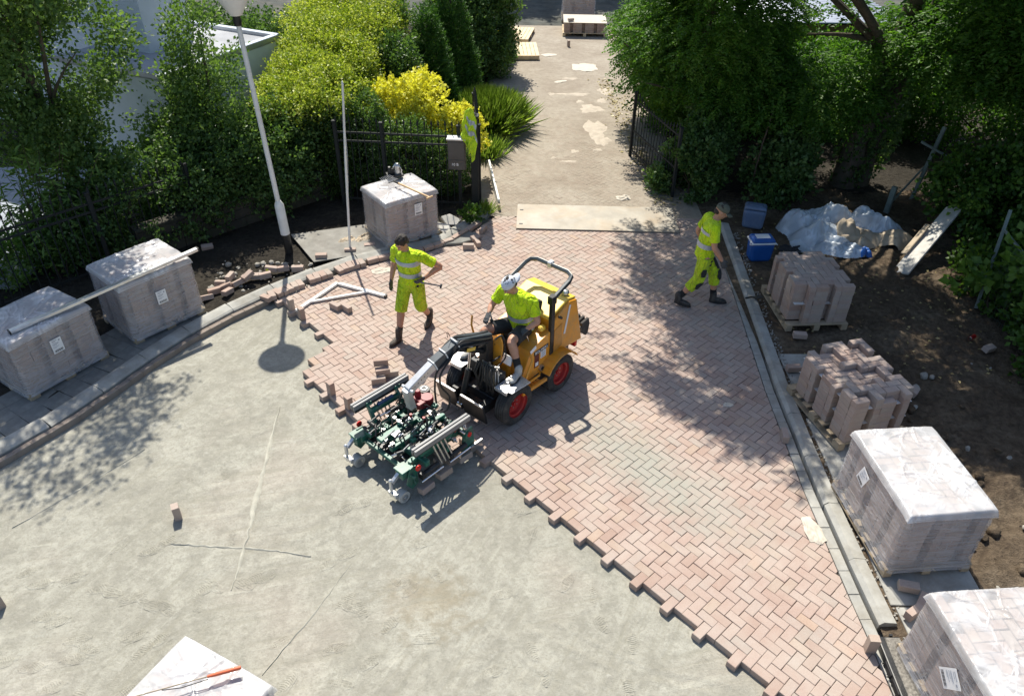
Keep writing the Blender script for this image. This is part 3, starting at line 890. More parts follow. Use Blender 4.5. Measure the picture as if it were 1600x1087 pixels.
for c, d in resample(offset_pts(KERB_L, .235), .80):
    kerb_stone(kerb, c, d, .792, LPROF, M['concrete'], z=rnd.gauss(0, .002))
# gutter slabs and low kerb on the right
RPROF = [(-.11, -.2), (-.11, .03), (-.095, .055), (.035, .075), (.08, .035), (.08, -.2)]
RK = offset_pts(GUT_L, -.235)
pts_r = [p for p in resample(RK, .80, .25) if 1.5 < p[0].y < 13.6]
for c, d in pts_r:
    if 3.62 < c.y < 4.35: continue            # the gully stands here
    kerb_stone(kerb, c, d, .793, RPROF, M['concrete'], z=rnd.gauss(0, .002))
for c, d in resample(offset_pts(GUT_L, -.068), .30, .1):
    if 1.5 < c.y < 13.6:
        b = MB(); b.bar((c.x - d.x * .1475, c.y - d.y * .1475, -.045), (c.x + d.x * .1475, c.y + d.y * .1475, -.045), .118, .08)
        b.build('gutter_stone', M['concrete'], kerb, bevel=.004).location.z = rnd.gauss(-.002, .002)
# brick edging against the left kerb: neat where finished, loose and tilted further up
edging = thing('brick_edging', None, None); edging['kind'] = 'structure'
ei = 0
for c, d in resample(offset_pts(KERB_L, .062), .212):
    ei += 1
    if c.y > 13.3: break
    a = math.atan2(d.y, d.x)
    if c.x < -4.05:
        o = link('brick', EDGE[rnd.randrange(3)], edging, (c.x, c.y, .010 + rnd.gauss(0, .002)), (0, 0, a + rnd.gauss(0, .01))); o.scale = (1.055, .82, 1)
    elif c.x > -2.6:
        link('brick', LOOSE[rnd.randrange(4)], edging, (c.x, c.y, .082 + rnd.gauss(0, .004)), (rnd.gauss(0, .03), rnd.gauss(0, .02), a + rnd.gauss(0, .04)))
# upright end bricks standing loosely in the gap
for c, d in resample(offset_pts(KERB_L, .058), .106):
    if -4.05 <= c.x <= -2.6 and (c.x < -3.9 or rnd.random() < .82):
        a = math.atan2(d.y, d.x) + math.pi / 2
        link('brick', LOOSE[rnd.randrange(4)], edging, (c.x, c.y, .085 + rnd.gauss(0, .006)), (rnd.gauss(0, .05), rnd.gauss(0, .04), a + rnd.gauss(0, .09)))

# slabs: old pavement left of the kerb, concrete strip right of it
lp = thing('pavement', None, None); lp['kind'] = 'structure'
for c, d in resample(offset_pts(KERB_L, .52), .305):
    if c.x < -4.9:
        for k in range(3):
            q = c + Vector((-d.y, d.x)) * (.30 * k + .0)
            b = MB(); b.box((0, 0, -.02), (.298, .296, .07))
            b.build('paving_slab', M['concrete_dark'], lp, bevel=.004, loc=(q.x, q.y, .012 + rnd.gauss(0, .004)), rot=(rnd.gauss(0, .008), rnd.gauss(0, .008), math.atan2(d.y, d.x)))
rp = thing('slab_strip', None, None); rp['kind'] = 'structure'
for y in (2.6, 4.06, 5.52, 6.98, 8.44):
    b = MB(); b.box((0, 0, -.03), (1.02, 1.452, .08))
    b.build('concrete_slab', M['concrete'], rp, bevel=.006, loc=(polyline_at(GUT_L, y) + .92, y, .012 + rnd.gauss(0, .003)), rot=(0, 0, rnd.gauss(0, .006)))
# ================================================================== PALLETS OF BRICKS
def pallet_base(parent, W, D, m):
    for k in range(3):
        x = (-1, 0, 1)[k] * (W / 2 - .05)
        b = MB()
        for y in (-D / 2 + .07, 0, D / 2 - .07):
            b.box((x, y, .06), (.095, .14, .078))
        b.box((x, 0, .0105), (.095, D, .021)); b.build('skid', m, parent, bevel=.003)
    n = 7
    for k in range(n):
        y = -D / 2 + .06 + (D - .12) * k / (n - 1)
        b = MB(); b.box((0, y, .112), (W, .118 if k % 2 == 0 else .10, .022)); b.build('deck_board', m, parent, bevel=.003)

def brick_cells(W, D, off=0):
    """herringbone bricks lying wholly inside the pallet top, in units of 0.1 m"""
    nu, nv = int(W / .1 + .01), int(D / .1 + .01)
    out = [(u, v, w, h) for u, v, w, h in herring(-4, nu + 4, -4, nv + 4) if u - off >= 0 and u - off + w <= nu and v >= 0 and v + h <= nv]
    occ = set()
    for u, v, w, h in out:
        for a in range(w):
            for b in range(h): occ.add((u - off + a, v + b))
    edge = []
    for u, v, w, h in out:
        e = any((u - off + a + da, v + b + db) not in occ for a in range(w) for b in range(h) for da, db in ((1, 0), (-1, 0), (0, 1), (0, -1)))
        edge.append(e)
    return [(u - off, v, w, h, e) for (u, v, w, h), e in zip(out, edge)], nu, nv

def brick_stack(parent, W, D, layers, z0, off=0, top_keep=None, m=None, sheets=()):
    cs, nu, nv = brick_cells(W, D, off)
    sp = .1008
    z = z0
    for k in range(layers):
        last = k == layers - 1
        for u, v, w, h, e in cs:
            x, y = (u + w / 2 - nu / 2) * sp, (v + h / 2 - nv / 2) * sp
            under_gap = k == layers - 2 and top_keep is not None
            if last and top_keep is not None and not top_keep(x, y, u, v): continue
            if not (e or last or under_gap): continue
            dz = 0
            o = link('brick', STACKED[rnd.randrange(5)], parent, (x + rnd.gauss(0, .0016), y + rnd.gauss(0, .0016), z + .0795 + dz), (0, 0, (0 if w > h else math.pi / 2) + rnd.gauss(0, .012)))
        z += .0805
        if k in sheets:
            b = MB(); b.box((0, 0, z + .0004), (nu * sp - .07, nv * sp - .07, .0012)); b.build('interlayer_sheet', M['white_paint'], parent)
            z += .0015
    return z

def film_shell(parent, W, D, z0, z1, seed, flare=.03, m_side='film', m_top='film_top'):
    r_ = np.random.default_rng(seed)
    n_, nz = 120, 22
    # rounded rectangle outline
    out = []
    rad = .045
    per = []
    segs = [((W / 2, -D / 2 + rad), (W / 2, D / 2 - rad)), ((W / 2 - rad, D / 2), (-W / 2 + rad, D / 2)), ((-W / 2, D / 2 - rad), (-W / 2, -D / 2 + rad)), ((-W / 2 + rad, -D / 2), (W / 2 - rad, -D / 2))]
    for (a, b) in segs:
        L = math.hypot(b[0] - a[0], b[1] - a[1]); k = max(6, int(L / .045))
        for i in range(k + 1): per.append((a[0] + (b[0] - a[0]) * i / k, a[1] + (b[1] - a[1]) * i / k))
    P = np.array(per); n = len(P)
    nrm = np.stack([np.clip(P[:, 0] / (W / 2), -1, 1) ** 9, np.clip(P[:, 1] / (D / 2), -1, 1) ** 9], 1)
    V = []
    for j in range(nz + 1):
        t = j / nz
        z = z0 + (z1 - z0 - .05) * t
        q = np.stack([P[:, 0], P[:, 1], np.full(n, z * 1.0)], 1)
        w = .004 * noise3(q * [1, 1, 3.0], 2.2, seed) + .0045 * np.abs(noise3(q * [.6, .6, 6], 2.0, seed + 1)) + flare * math.exp(-t * 9)
        if t > .93: w = w + .006
        V.append(np.stack([P[:, 0] + nrm[:, 0] * w, P[:, 1] + nrm[:, 1] * w, q[:, 2]], 1))
    V = np.concatenate(V)
    f = np.array([(j * n + i, j * n + (i + 1) % n, (j + 1) * n + (i + 1) % n, (j + 1) * n + i) for j in range(nz) for i in range(n)])
    link('stretch_film', raw_mesh('stretch_film', V, f, M[m_side], nper=4, smooth=True), parent)
    # hood over the top, with folds
    nx, ny = 90, 106
    X, Y = np.meshgrid(np.linspace(-W / 2 - .010, W / 2 + .010, nx), np.linspace(-D / 2 - .010, D / 2 + .010, ny)); X, Y = X.ravel(), Y.ravel()
    e = np.minimum(W / 2 + .010 - np.abs(X), D / 2 + .010 - np.abs(Y))
    c = np.maximum(0, .12 - (W / 2 - np.abs(X)) - (D / 2 - np.abs(Y)))
    Q = np.stack([X, Y, 0 * X], 1)
    rid = .006 * noise3(Q, 1.1, seed + 4) + .003 * noise3(Q, 3.2, seed + 5)
    for k in range(34):
        a = r_.uniform([-W / 2, -D / 2], [W / 2, D / 2]); th = r_.choice([.5, -.8, 1.4, 2.4]) + r_.normal(0, .3); Lk = r_.uniform(.15, .55); wk = r_.uniform(.006, .016)
        d = np.array([math.cos(th), math.sin(th)]); tt = np.clip((X - a[0]) * d[0] + (Y - a[1]) * d[1], 0, Lk)
        bow = .03 * np.sin(tt / Lk * 3.1) * r_.normal()
        dist = np.hypot(X - a[0] - tt * d[0] + bow * d[1], Y - a[1] - tt * d[1] - bow * d[0])
        rid = rid + r_.uniform(.005, .019) * np.sin(np.clip(tt / Lk, .02, .98) * math.pi) ** .6 * np.exp(-(dist / wk) ** 2)
    Z = z1 + rid * np.clip(e / .05, 0, 1) - np.clip((.026 - e) / .026, 0, 1) ** 1.5 * .075 - c * .10
    idx = np.arange(nx * ny).reshape(ny, nx)
    q = np.stack([idx[:-1, :-1], idx[:-1, 1:], idx[1:, 1:], idx[1:, :-1]], -1).reshape(-1, 4)
    link('film_hood', raw_mesh('film_hood', np.stack([X, Y, Z], 1), q, M[m_top], nper=4, smooth=True), parent)

def pallet_label(parent, face, off, z, W, D, tilt=0.0, s=1.0):
    """printed delivery sheet on a side of the pack; face '+x','-x'"""
    sx = 1 if face == '+x' else -1
    o = W / 2 + .022
    b = MB(); b.box((0, 0, 0), (.003, .155 * s, .215 * s))
    lab = b.build('delivery_label', M['white_label'], parent, loc=(sx * o, off, z), rot=(tilt, 0, 0))
    b = MB()
    x = sx * .0025
    for k, (yy, zz, w, h) in enumerate(((-.02, .085, .07, .008), (-.03, .065, .05, .006), (-.015, .04, .09, .005), (-.02, .028, .08, .005), (-.03, .012, .06, .005), (-.02, -.01, .085, .005), (-.035, -.022, .05, .005), (.045, .07, .02, .02))):
        b.box((x, yy * s * sx, zz * s), (.002, w * s, h * s))
    b.build('text_lines', M['grey_print'], lab)
    b = MB()
    for k in range(14):
        b.box((x, (-.055 + k * .0085) * s, -.075 * s), (.002, (.0025 + .003 * ((k * 7) % 3) / 2) * s, .034 * s))
    b.build('barcode', M['black_print'], lab)

def wrapped(label, loc, rz, W, D, layers, seed, lab=None, off=0, z=0.0, wood='wood', group=None, top='film_top'):
    t = thing('wrapped_brick_pallet', label, 'brick pallet', (loc[0], loc[1], z), R(rz), group or 'film wrapped brick pallets')
    pallet_base(t, W + .05, D + .05, M[wood])
    zt = brick_stack(t, W, D, layers, .124, off)
    film_shell(t, W + .03, D + .03, .085, zt + .018, seed, m_top=top)
    if lab: pallet_label(t, *lab)
    return t
wrapped('leftmost film wrapped brick pallet, cut by the left edge of the photo', (-6.62, 8.60), -31.2, .92, 1.15, 10, 11, ('+x', -.02, .62, .95, 1.2, 0, 1.0))
wrapped('film wrapped brick pallet under the right end of the aluminium straightedge', (-5.63, 9.92), -39.9, .95, 1.12, 11, 12, ('+x', -.02, .62, .98, 1.2, 0, 1.0), off=1)
wrapped('film wrapped brick pallet with a fork and black cutter on top', (-2.09, 12.82), -53, .9, 1.05, 10, 13, ('+x', .1, .68, .93, 1.2, 0, 1.0))
wrapped('white hooded brick pallet beside the right kerb, directly behind the lower right corner pallet', (4.41, 5.82), 5.5, .92, 1.26, 10, 14, ('-x', .18, .66, .95, 1.2, R(18), 1.0), z=.05)
wrapped('film wrapped brick pallet in the lower right corner, bricks showing through', (4.32, 3.69), 5, .93, 1.2, 10, 15, ('-x', -.02, .6, .96, 1.2, R(35), 1.15), off=2, z=.05, top='film_top_clear')
wrapped('film wrapped brick pallet at the bottom edge with an orange handled rod lying on it', (-2.60, 3.02), -27, .96, 1.16, 11, 16, None, z=-.08)

t = thing('open_brick_pallet', 'unwrapped pallet of even brown bricks behind the uneven stack, near the blue cool boxes', 'brick pallet', (4.70, 10.35, .03), R(4), 'unwrapped brick pallets')
pallet_base(t, .98, 1.2, M['wood']); brick_stack(t, .91, 1.11, 8, .124, 2, None, None, (3,))
t = thing('open_brick_pallet', 'unwrapped pallet of pale bricks with an uneven half emptied top layer', 'brick pallet', (4.49, 7.78, .04), R(15), 'unwrapped brick pallets')
pallet_base(t, 1.02, 1.24, M['wood'])
def keep_top(x, y, u, v):
    hsh = ((u * 37 + v * 61) % 17) / 17
    return (y > .0 and x > -.10 and hsh < .9) or (x > .15 and hsh < .8) or (y < -.30 and hsh < .65)
brick_stack(t, .99, 1.2, 8, .124, 1, keep_top, None, (2, 5))

# the stacks far up the driveway
t = thing('opened_brick_pallet', 'low brick pallet with a pale cover sheet at the top of the driveway', 'brick pallet', (2.35, 27.7, 0), R(-2))
pallet_base(t, 1.5, 1.15, M['wood_pale']); zt = brick_stack(t, 1.4, 1.1, 4, .124, 1)
b = MB(); b.box((0, 0, zt + .006), (1.46, 1.16, .008)); b.build('cover_sheet', M['paper'], t)
t = wrapped('tall grey wrapped brick pallet cut by the top edge at the end of the driveway', (2.25, 29.6), -2, 1.15, 1.15, 10, 17, None)
b = link('brick', LOOSE[0]); b.location = (1.85, 27.3, .558); b.rotation_euler = (0, 0, .4); tag(b, 'single brick standing on the covered low stack at the top of the driveway', 'brick', 'loose bricks')

# empty pallets laid down at the planting
for (x, y, a, rest, label) in ((.22, 25.05, 3, 0, 'pale empty wooden pallet lying in the sun at the driveway edge, nearer of the pair'), (.05, 27.0, -9, 0, 'pale empty wooden pallet at the driveway edge, behind its nearer twin')):
    t = thing('empty_pallet', label, 'pallet', (x, y, 0), R(a), 'empty pallets beside the driveway')
    for k in range(8):
        b = MB(); b.box((-.42 + .12 * k, 0, .133), (.108, 1.55, .022)); b.build('deck_board', M['wood_pale'], t, bevel=.002)
    for yy in (-.72, 0, .72):
        b = MB(); b.box((0, yy, .066), (.95, .09, .11)); b.build('skid', M['wood_pale'], t, bevel=.003)

# ------------------------------------------------------------------ loose bricks, each a thing
def loose(x, y, z, a, label, flat=0, m=LOOSE, tilt=(0, 0)):
    """flat 0: on its bed, 1: on its long side, 2: standing on its end"""
    o = link('brick', m[rnd.randrange(len(m))])
    if flat == 0: o.location = (x, y, z + .08); o.rotation_euler = (tilt[0], tilt[1], a)
    elif flat == 1:
        Mx = Matrix.Rotation(a, 4, 'Z') @ Matrix.Rotation(R(90), 4, 'X'); o.matrix_world = Matrix.Translation((x, y, z + .05)) @ Mx @ Matrix.Translation((0, 0, .04))
    else:
        Mx = Matrix.Rotation(a, 4, 'Z') @ Matrix.Rotation(R(90), 4, 'Y'); o.matrix_world = Matrix.Translation((x, y, z + .1)) @ Mx @ Matrix.Translation((0, 0, .04))
    return tag(o, label, 'brick', 'loose bricks')
loose(-3.86, 5.93, -.08, .5, 'single brick standing on end alone in the middle of the sand', 2)
loose(-5.27, 4.72, -.08, .9, 'single brick standing in the sand at the left edge of the photo', 2)
loose(-2.50, 8.12, 0, .75, 'brick standing on end at the paving edge, left of the two near the machine', 2)
loose(-2.20, 7.82, 0, .75, 'brick standing on end at the paving edge, right of the two near the machine', 2)
loose(-3.56, 10.22, 0, .7, 'brick standing on end at the paving edge, by the white triangle tip', 2)
loose(-3.33, 9.96, 0, .7, 'brick standing on end at the paving edge, second from the white triangle tip', 2)
loose(-2.86, 10.24, 0, -.65, 'brick set on its side below the white triangle, left of the two', 1)
loose(-2.67, 10.2, 0, -.75, 'brick set on its side below the white triangle, right of the two', 1)
loose(-1.88, 8.36, 0, .22, 'lowest front brick of the small pile behind the black rails', 1)
loose(-1.72, 8.52, 0, .25, 'lowest rear brick of the small pile beside the standing worker', 1)
loose(-1.83, 8.47, .1, .3, 'middle brick of the small pile beside the standing worker', 0)
loose(-1.86, 8.55, .18, .15, 'top brick of the small pile beside the standing worker', 1)
loose(-.82, 12.28, 0, .02, 'brick lying on the paving beside the edging, lower of the pair', 1)
loose(-.66, 12.42, .0, 1.9, 'brick standing on its side behind its lower neighbour by the edging', 1)
loose(-.70, 12.62, .0, .8, 'brick tipped against the edging below the gate post', 0, tilt=(.3, .1))
loose(-.58, 12.95, .0, 1.2, 'brick leaning at the end of the edging nearest the gate', 1)
loose(-2.05, 11.62, 0, .5, 'brick lying on the paving left of the standing worker', 1)
loose(-1.9, 11.86, .02, .7, 'brick on the kerb behind the standing worker', 0, tilt=(.1, .2))
loose(4.42, 9.55, .05, -.1, 'brick lying on the slab in front of the even brick stack', 0)
loose(4.08, 8.72, .05, .05, 'brick lying on the slab left of the uneven brick stack', 0)
loose(3.57, 7.33, 0, 1.45, 'brick lying on the gutter below the uneven brick stack', 1)
loose(3.56, 4.30, 0, 1.5, 'brick standing on the gutter beside the black gully', 2)
loose(4.20, 4.98, .055, -.25, 'brick between the two wrapped pallets, farthest of three', 0)
loose(4.28, 4.80, .055, .9, 'brick between the two wrapped pallets, middle of three', 0)
loose(4.12, 4.66, .055, .55, 'brick between the two wrapped pallets, nearest of three and sunlit', 1)
loose(7.22, 9.3, .02, .5, 'broken brick on the soil beside the red can', 0, tilt=(.2, .1))
loose(5.65, 8.25, .02, .9, 'brick half sunk in the soil right of the uneven stack', 0, tilt=(.3, .1))
loose(5.45, 8.5, .02, .2, 'tilted brick on the soil behind the uneven stack', 0, tilt=(-.3, .2))
loose(3.95, 13.55, .03, .5, 'brick lying behind the walking worker by the kerb end', 0)
loose(-.52, 16.85, .0, .3, 'pale brick lying at the driveway edge below the lavender', 0, m=LOOSE)
loose(1.72, 25.9, .0, .2, 'brick standing alone on the driveway before the low stack', 2)
# dug out bricks heaped behind the left kerb
hp = [(-4.93, 10.62, .02, .6), (-4.80, 10.78, .03, .3), (-4.70, 10.60, .04, 1.2), (-4.62, 10.86, .05, .9), (-4.50, 11.05, .05, 1.1), (-4.46, 10.95, .13, .95), (-4.35, 11.1, .04, .2), (-4.22, 11.12, .03, .5), (-4.16, 11.32, .06, .1), (-3.98, 11.38, .03, .35), (-4.75, 10.95, .1, 1.4), (-4.9, 10.9, .02, .1), (-5.0, 10.45, .02, .8), (-3.72, 11.36, .03, .1)]
ORD = ('leftmost', 'second', 'third', 'fourth', 'fifth', 'sixth', 'seventh', 'eighth', 'ninth', 'tenth', 'eleventh', 'twelfth', 'thirteenth', 'rightmost')
for i, (x, y, z, a) in enumerate(sorted(hp)):
    o = loose(x, y, z, a, ('leftmost weathered brick in the heap behind the left kerb' if i == 0 else 'rightmost weathered brick in the heap behind the left kerb, nearest the lamp' if i == 13 else ORD[i] + ' weathered brick from the left in the heap behind the left kerb'), i % 3 if i % 3 < 2 else 0, tilt=(rnd.gauss(0, .25), rnd.gauss(0, .2)))
    o['group'] = 'dug out bricks behind the kerb'
o = loose(-5.55, 12.15, .0, .5, 'lone brick on the dark soil in front of the garden wall', 0, tilt=(.2, .1))
o = loose(-2.93, 12.02, .02, .1, 'brick holding the foot of the thin white pole', 1)
o = loose(-2.62, 12.25, .02, .3, 'brick on the ply sheet behind the thin white pole', 0)
o = loose(-3.4, 11.78, .06, .12, 'brick at the lower edge of the ply sheet near the lamp', 0)

# ------------------------------------------------------------------ broken slabs and stones
def rock(name, x, y, z, sx, sy, sz, a, label, mat, cat='stone', group=None, tilt=(0, 0), seed=0):
    r_ = random.Random(seed)
    n = r_.randint(5, 7)
    poly = [(math.cos(2 * math.pi * k / n + r_.uniform(-.3, .3)) * r_.uniform(.75, 1.1), math.sin(2 * math.pi * k / n + r_.uniform(-.3, .3)) * r_.uniform(.75, 1.1)) for k in range(n)]
    b = MB(); b.prism([(p[0] * sx / 2, p[1] * sy / 2) for p in poly], (0, 0, sz / 2), (1, 0, 0), (0, 1, 0), (0, 0, 1), sz)
    o = b.build(name, mat, None, bevel=min(sz * .2, .012), loc=(x, y, z), rot=(tilt[0], tilt[1], a))
    return tag(o, label, cat, group)
rock('slab_fragment', -1.22, 13.28, .05, .42, .36, .05, .6, 'broken pale slab leaning on the pile beside the mailbox fence, topmost', M['stone_white'], 'slab', 'broken slabs beside the centre pallet', (.6, .1), 1)
rock('slab_fragment', -1.30, 12.98, .02, .5, .34, .05, -.4, 'broken grey slab in front of the leaning one beside the centre pallet', M['stone_white'], 'slab', 'broken slabs beside the centre pallet', (.3, .1), 2)
rock('slab_fragment', -1.5, 13.05, .02, .3, .25, .06, .2, 'small broken slab against the centre pallet corner', M['stone_white'], 'slab', 'broken slabs beside the centre pallet', (.1, .1), 3)
rock('slab_fragment', -.95, 12.95, .04, .34, .2, .05, .9, 'narrow broken slab between edging and gate post', M['stone'], 'slab', 'broken slabs beside the centre pallet', (.2, .1), 4)
rock('slab_fragment', -1.42, 12.62, .02, .34, .16, .03, -.6, 'curled pale scrap at the foot of the centre pallet', M['stone_white'], 'slab', 'broken slabs beside the centre pallet', (.3, 0), 5)
rock('slab_fragment', -1.02, 12.62, .0, .9, .55, .05, .5, 'dark flat slab under the edging right of the centre pallet', M['concrete_dark'], 'slab', None, (0, 0), 6)
def rubble(name, label, n, pos, smin, smax, mat, seed):
    """irregular lumps nobody would count, joined"""
    r_ = random.Random(seed); b = MB()
    for i in range(n):
        x, y = pos(r_); s = smin + (smax - smin) * r_.random() ** 2.2
        rot = Euler((r_.gauss(0, .3), r_.gauss(0, .3), r_.uniform(0, 6))).to_matrix(); k = 7; vs = []
        for zz, sc in ((-.3, .9), (.12, 1.0), (.38, .62)):
            for q in range(k):
                a = 2 * math.pi * q / k; rr = sc * r_.uniform(.8, 1.15) * .5 * s
                vs.append(rot @ Vector((rr * math.cos(a) * 1.25, rr * math.sin(a), zz * s * .8 + r_.uniform(-.05, .05) * s)) + Vector((x, y, .02)))
        fs = [tuple(range(2 * k, 3 * k))] + [(h * k + q, h * k + (q + 1) % k, (h + 1) * k + (q + 1) % k, (h + 1) * k + q) for h in range(2) for q in range(k)]
        b.add(vs, fs)
    tag(b.build(name, mat, None, 60), label, None, None, 'stuff')
rubble('soil_clods', 'clods of dry soil on the sunlit ground right of the wrapped pallets', 150, lambda r_: (r_.uniform(5.0, 8.5), r_.uniform(3.2, 8.2)), .02, .17, M['soil'], 5)
rubble('stones', 'small stones on the soil right of the wrapped pallets', 40, lambda r_: (r_.uniform(5.1, 8.0), r_.uniform(4.2, 9.0)), .03, .12, M['stone'], 6)
rubble('rubble', 'small stones and crumbs around the brick heap behind the left kerb', 90, lambda r_: (r_.uniform(-5.1, -3.4), r_.uniform(10.7, 11.7)), .02, .11, M['stone'], 7)

# grit along the right kerb
g = MB()
for i in range(420):
    y = rnd.uniform(3, 13); x = polyline_at(GUT_L, y) + rnd.uniform(.34, .46)
    s = rnd.uniform(.008, .028)
    g.box((x, y, .015), (s, s * rnd.uniform(.7, 1.3), s * .8), Euler((rnd.uniform(0, 3), rnd.uniform(0, 3), rnd.uniform(0, 3))).to_matrix())
tag(g.build('gravel', M['stone']), 'loose grit and soil along the back of the right kerb', None, None, 'stuff')
# ================================================================== SMALL THINGS ON THE SITE
# steel road plate at the driveway mouth
t = thing('steel_plate', 'large worn tan steel road plate lying across the driveway mouth', 'steel plate', (1.62, 13.55, .018), R(-1.5))
b = MB(); b.box((0, 0, .0), (3.12, 1.05, .022)); b.build('plate', M['steel_plate'], t, bevel=.004)
for x in (-1.47, 1.47):
    for y in (-.34, .26):
        b = MB(); b.box((x, y, .012), (.07, .035, .006)); b.build('lifting_slot', M['black_print'], t)

# white street lamp
t = thing('street_lamp', 'white street lamp with conical opal shade behind the left kerb', 'street lamp', (-4.06, 12.1, 0))
lean = Vector((-.035, .0, 0))
b = MB(); b.cyl((0, 0, -.1), (lean.x * .35, 0, .36), .072, .072, 18); b.build('base', M['black_metal'], t, 40)
b = MB(); b.tube([(lean.x * .35, 0, .36), (lean.x * .8, 0, .92), (lean.x, 0, 1.0)], [.082, .08, .045], 18); b.build('sleeve', M['white_paint'], t, 40)
b = MB(); b.tube([(lean.x, 0, .98), (lean.x * 4.0, 0, 4.0)], [.043, .038], 16); b.build('pole', M['white_paint'], t, 40)
b = MB(); b.lathe([(.0, 0), (.055, 0), (.062, .06), (.05, .22), (0, .22)], (lean.x * 4, 0, 3.87), 18); b.build('collar', M['black_metal'], t, 40)
b = MB(); b.lathe([(.06, 0), (.09, .01), (.34, .42), (.345, .45), (.30, .47), (.02, .56), (0, .56)], (lean.x * 4, 0, 4.01), 40); b.build('shade', M['lamp_plastic'], t, 35)
b = MB(); b.box((.02, -.08, .12), (.085, .012, .26)); b.build('service_door', M['black_metal'], t, bevel=.003)

# thin white pole beside the ply sheet
t = thing('marker_pole', 'thin white pole standing upright beside the centre pallet', 'pole', (-2.95, 12.1, .05))
b = MB(); b.tube([(0, 0, 0), (.10, .02, 1.5), (.215, .03, 2.95)], [.023, .021, .018], 12); b.build('shaft', M['white_paint'], t, 40)
b = MB(); b.cyl((.215, .03, 2.95), (.216, .03, 3.0), .02, .01, 12); b.build('cap', M['white_plastic'], t, 40)
b = MB(); b.tube([(.17, .03, 2.3), (.168, -.02, 1.8), (.10, -.03, 1.1), (.05, -.02, .8)], .0025, 5); b.build('string', M['white_plastic'], t)

# ply sheet and scraps behind the kerb
b = MB(); b.prism([(0, 0), (1.35, .45), (.85, 1.42), (-.62, .98)], (0, 0, 0), (1, 0, 0), (0, 1, 0), (0, 0, 1), .018)
tag(b.build('plywood_sheet', M['sheet_wood'], None, bevel=.002, loc=(-3.5, 11.62, .06), rot=(.02, .0, .02)), 'grey plywood sheet lying under the thin pole behind the kerb', 'plywood sheet')
def crumple(name, x, y, z, sx, sy, hgt, a, label, mat, cat, seed, n=26, group=None, parent=None, f=3.0, billow=False, flat=.1):
    r_ = np.random.default_rng(seed)
    X, Y = np.meshgrid(np.linspace(-.5, .5, n), np.linspace(-.5, .5, n)); X, Y = X.ravel(), Y.ravel()
    Q = np.stack([X, Y, 0 * X], 1)
    rr = np.hypot(X, Y)
    edge = np.clip((.5 + .10 * noise3(Q, 1.5, seed + 9) - rr) / (.3 if billow else .12), 0, 1) ** (.6 if billow else 1)
    if billow:
        Z = hgt * (flat + .62 * np.clip(np.abs(noise3(Q, f * .35, seed)) * 1.5, 0, 1) + .22 * np.abs(noise3(Q, f * 1.0, seed + 1)) + .10 * np.abs(noise3(Q, f * 2.4, seed + 2)) + .04 * noise3(Q, f * 5, seed + 5)) * edge + .003
    else:
        Z = hgt * (flat + np.clip(1 - np.abs(noise3(Q, f * .4, seed)) * 2.2, 0, 1) * .55 + np.clip(1 - np.abs(noise3(Q, f * .9, seed + 1)) * 2.5, 0, 1) * .3 + .15 * noise3(Q, f * 2, seed + 2)) * edge + .003
    if billow:
        Zg = Z.reshape(n, n)
        for _ in range(3):
            Zp = np.pad(Zg, 1, mode='edge'); Zg = (Zp[1:-1, 1:-1] * 2 + Zp[:-2, 1:-1] + Zp[2:, 1:-1] + Zp[1:-1, :-2] + Zp[1:-1, 2:]) / 6
        Z = Zg.ravel() + hgt * .05 * np.clip(1 - np.abs(noise3(Q, f * 1.6, seed + 6)) * 7, 0, 1) * edge
    X2 = X * sx * (1 + .1 * noise3(Q, 2, seed + 3)); Y2 = Y * sy * (1 + .1 * noise3(Q, 2, seed + 4))
    idx = np.arange(n * n).reshape(n, n)
    q = np.stack([idx[:-1, :-1], idx[:-1, 1:], idx[1:, 1:], idx[1:, :-1]], -1).reshape(-1, 4)
    q = q[edge[q].max(1) > .02]
    o = link(name, raw_mesh(name, np.stack([X2, Y2, Z], 1), q, mat, nper=4, smooth=True), parent, (x, y, z), (0, 0, a))
    if parent is None: tag(o, label, cat, group)
    return o
crumple('paper_scrap', -3.05, 12.42, .075, .34, .22, .05, .4, 'torn pale sack scrap lying on the ply sheet', M['cardboard'], 'paper scrap', 21)
crumple('paper_scrap', -2.75, 12.5, .075, .4, .2, .06, 1.0, 'crumpled brown sack scrap behind the thin pole', M['cardboard'], 'paper scrap', 22)
crumple('paper_scrap', -2.3, 11.45, .004, .36, .2, .03, .3, 'pale paper scrap on the paving left of the standing worker', M['paper'], 'paper scrap', 23)
crumple('paper_scrap', 3.47, 5.78, .004, .2, .42, .03, .1, 'flattened pale paper sack in the gutter beside the right kerb', M['paper'], 'paper scrap', 24)
crumple('paper_scrap', 2.98, 7.98, .004, .14, .1, .012, .1, 'small pale paper chip on the paving near the right kerb', M['paper'], 'paper scrap', 25)
crumple('paper_scrap', 2.27, 14.5, .006, .3, .22, .05, .2, 'bright white paper scrap behind the steel plate', M['paper'], 'paper scrap', 26)
for i, (x, y, sx, sy) in enumerate(((2.1, 23.6, .75, .8), (1.05, 24.9, .45, .3), (1.3, 22.2, .4, .16))):
    crumple('paper_scrap', x, y, .003, sx, sy, .02, .3 * i, ('large white paper sheet lying below the low covered stack', 'curled white paper scrap left of the standing brick up the driveway', 'thin pale paper strip in the middle of the upper driveway')[i], M['paper'], 'paper scrap', 30 + i, 14, 'paper scraps on the driveway')
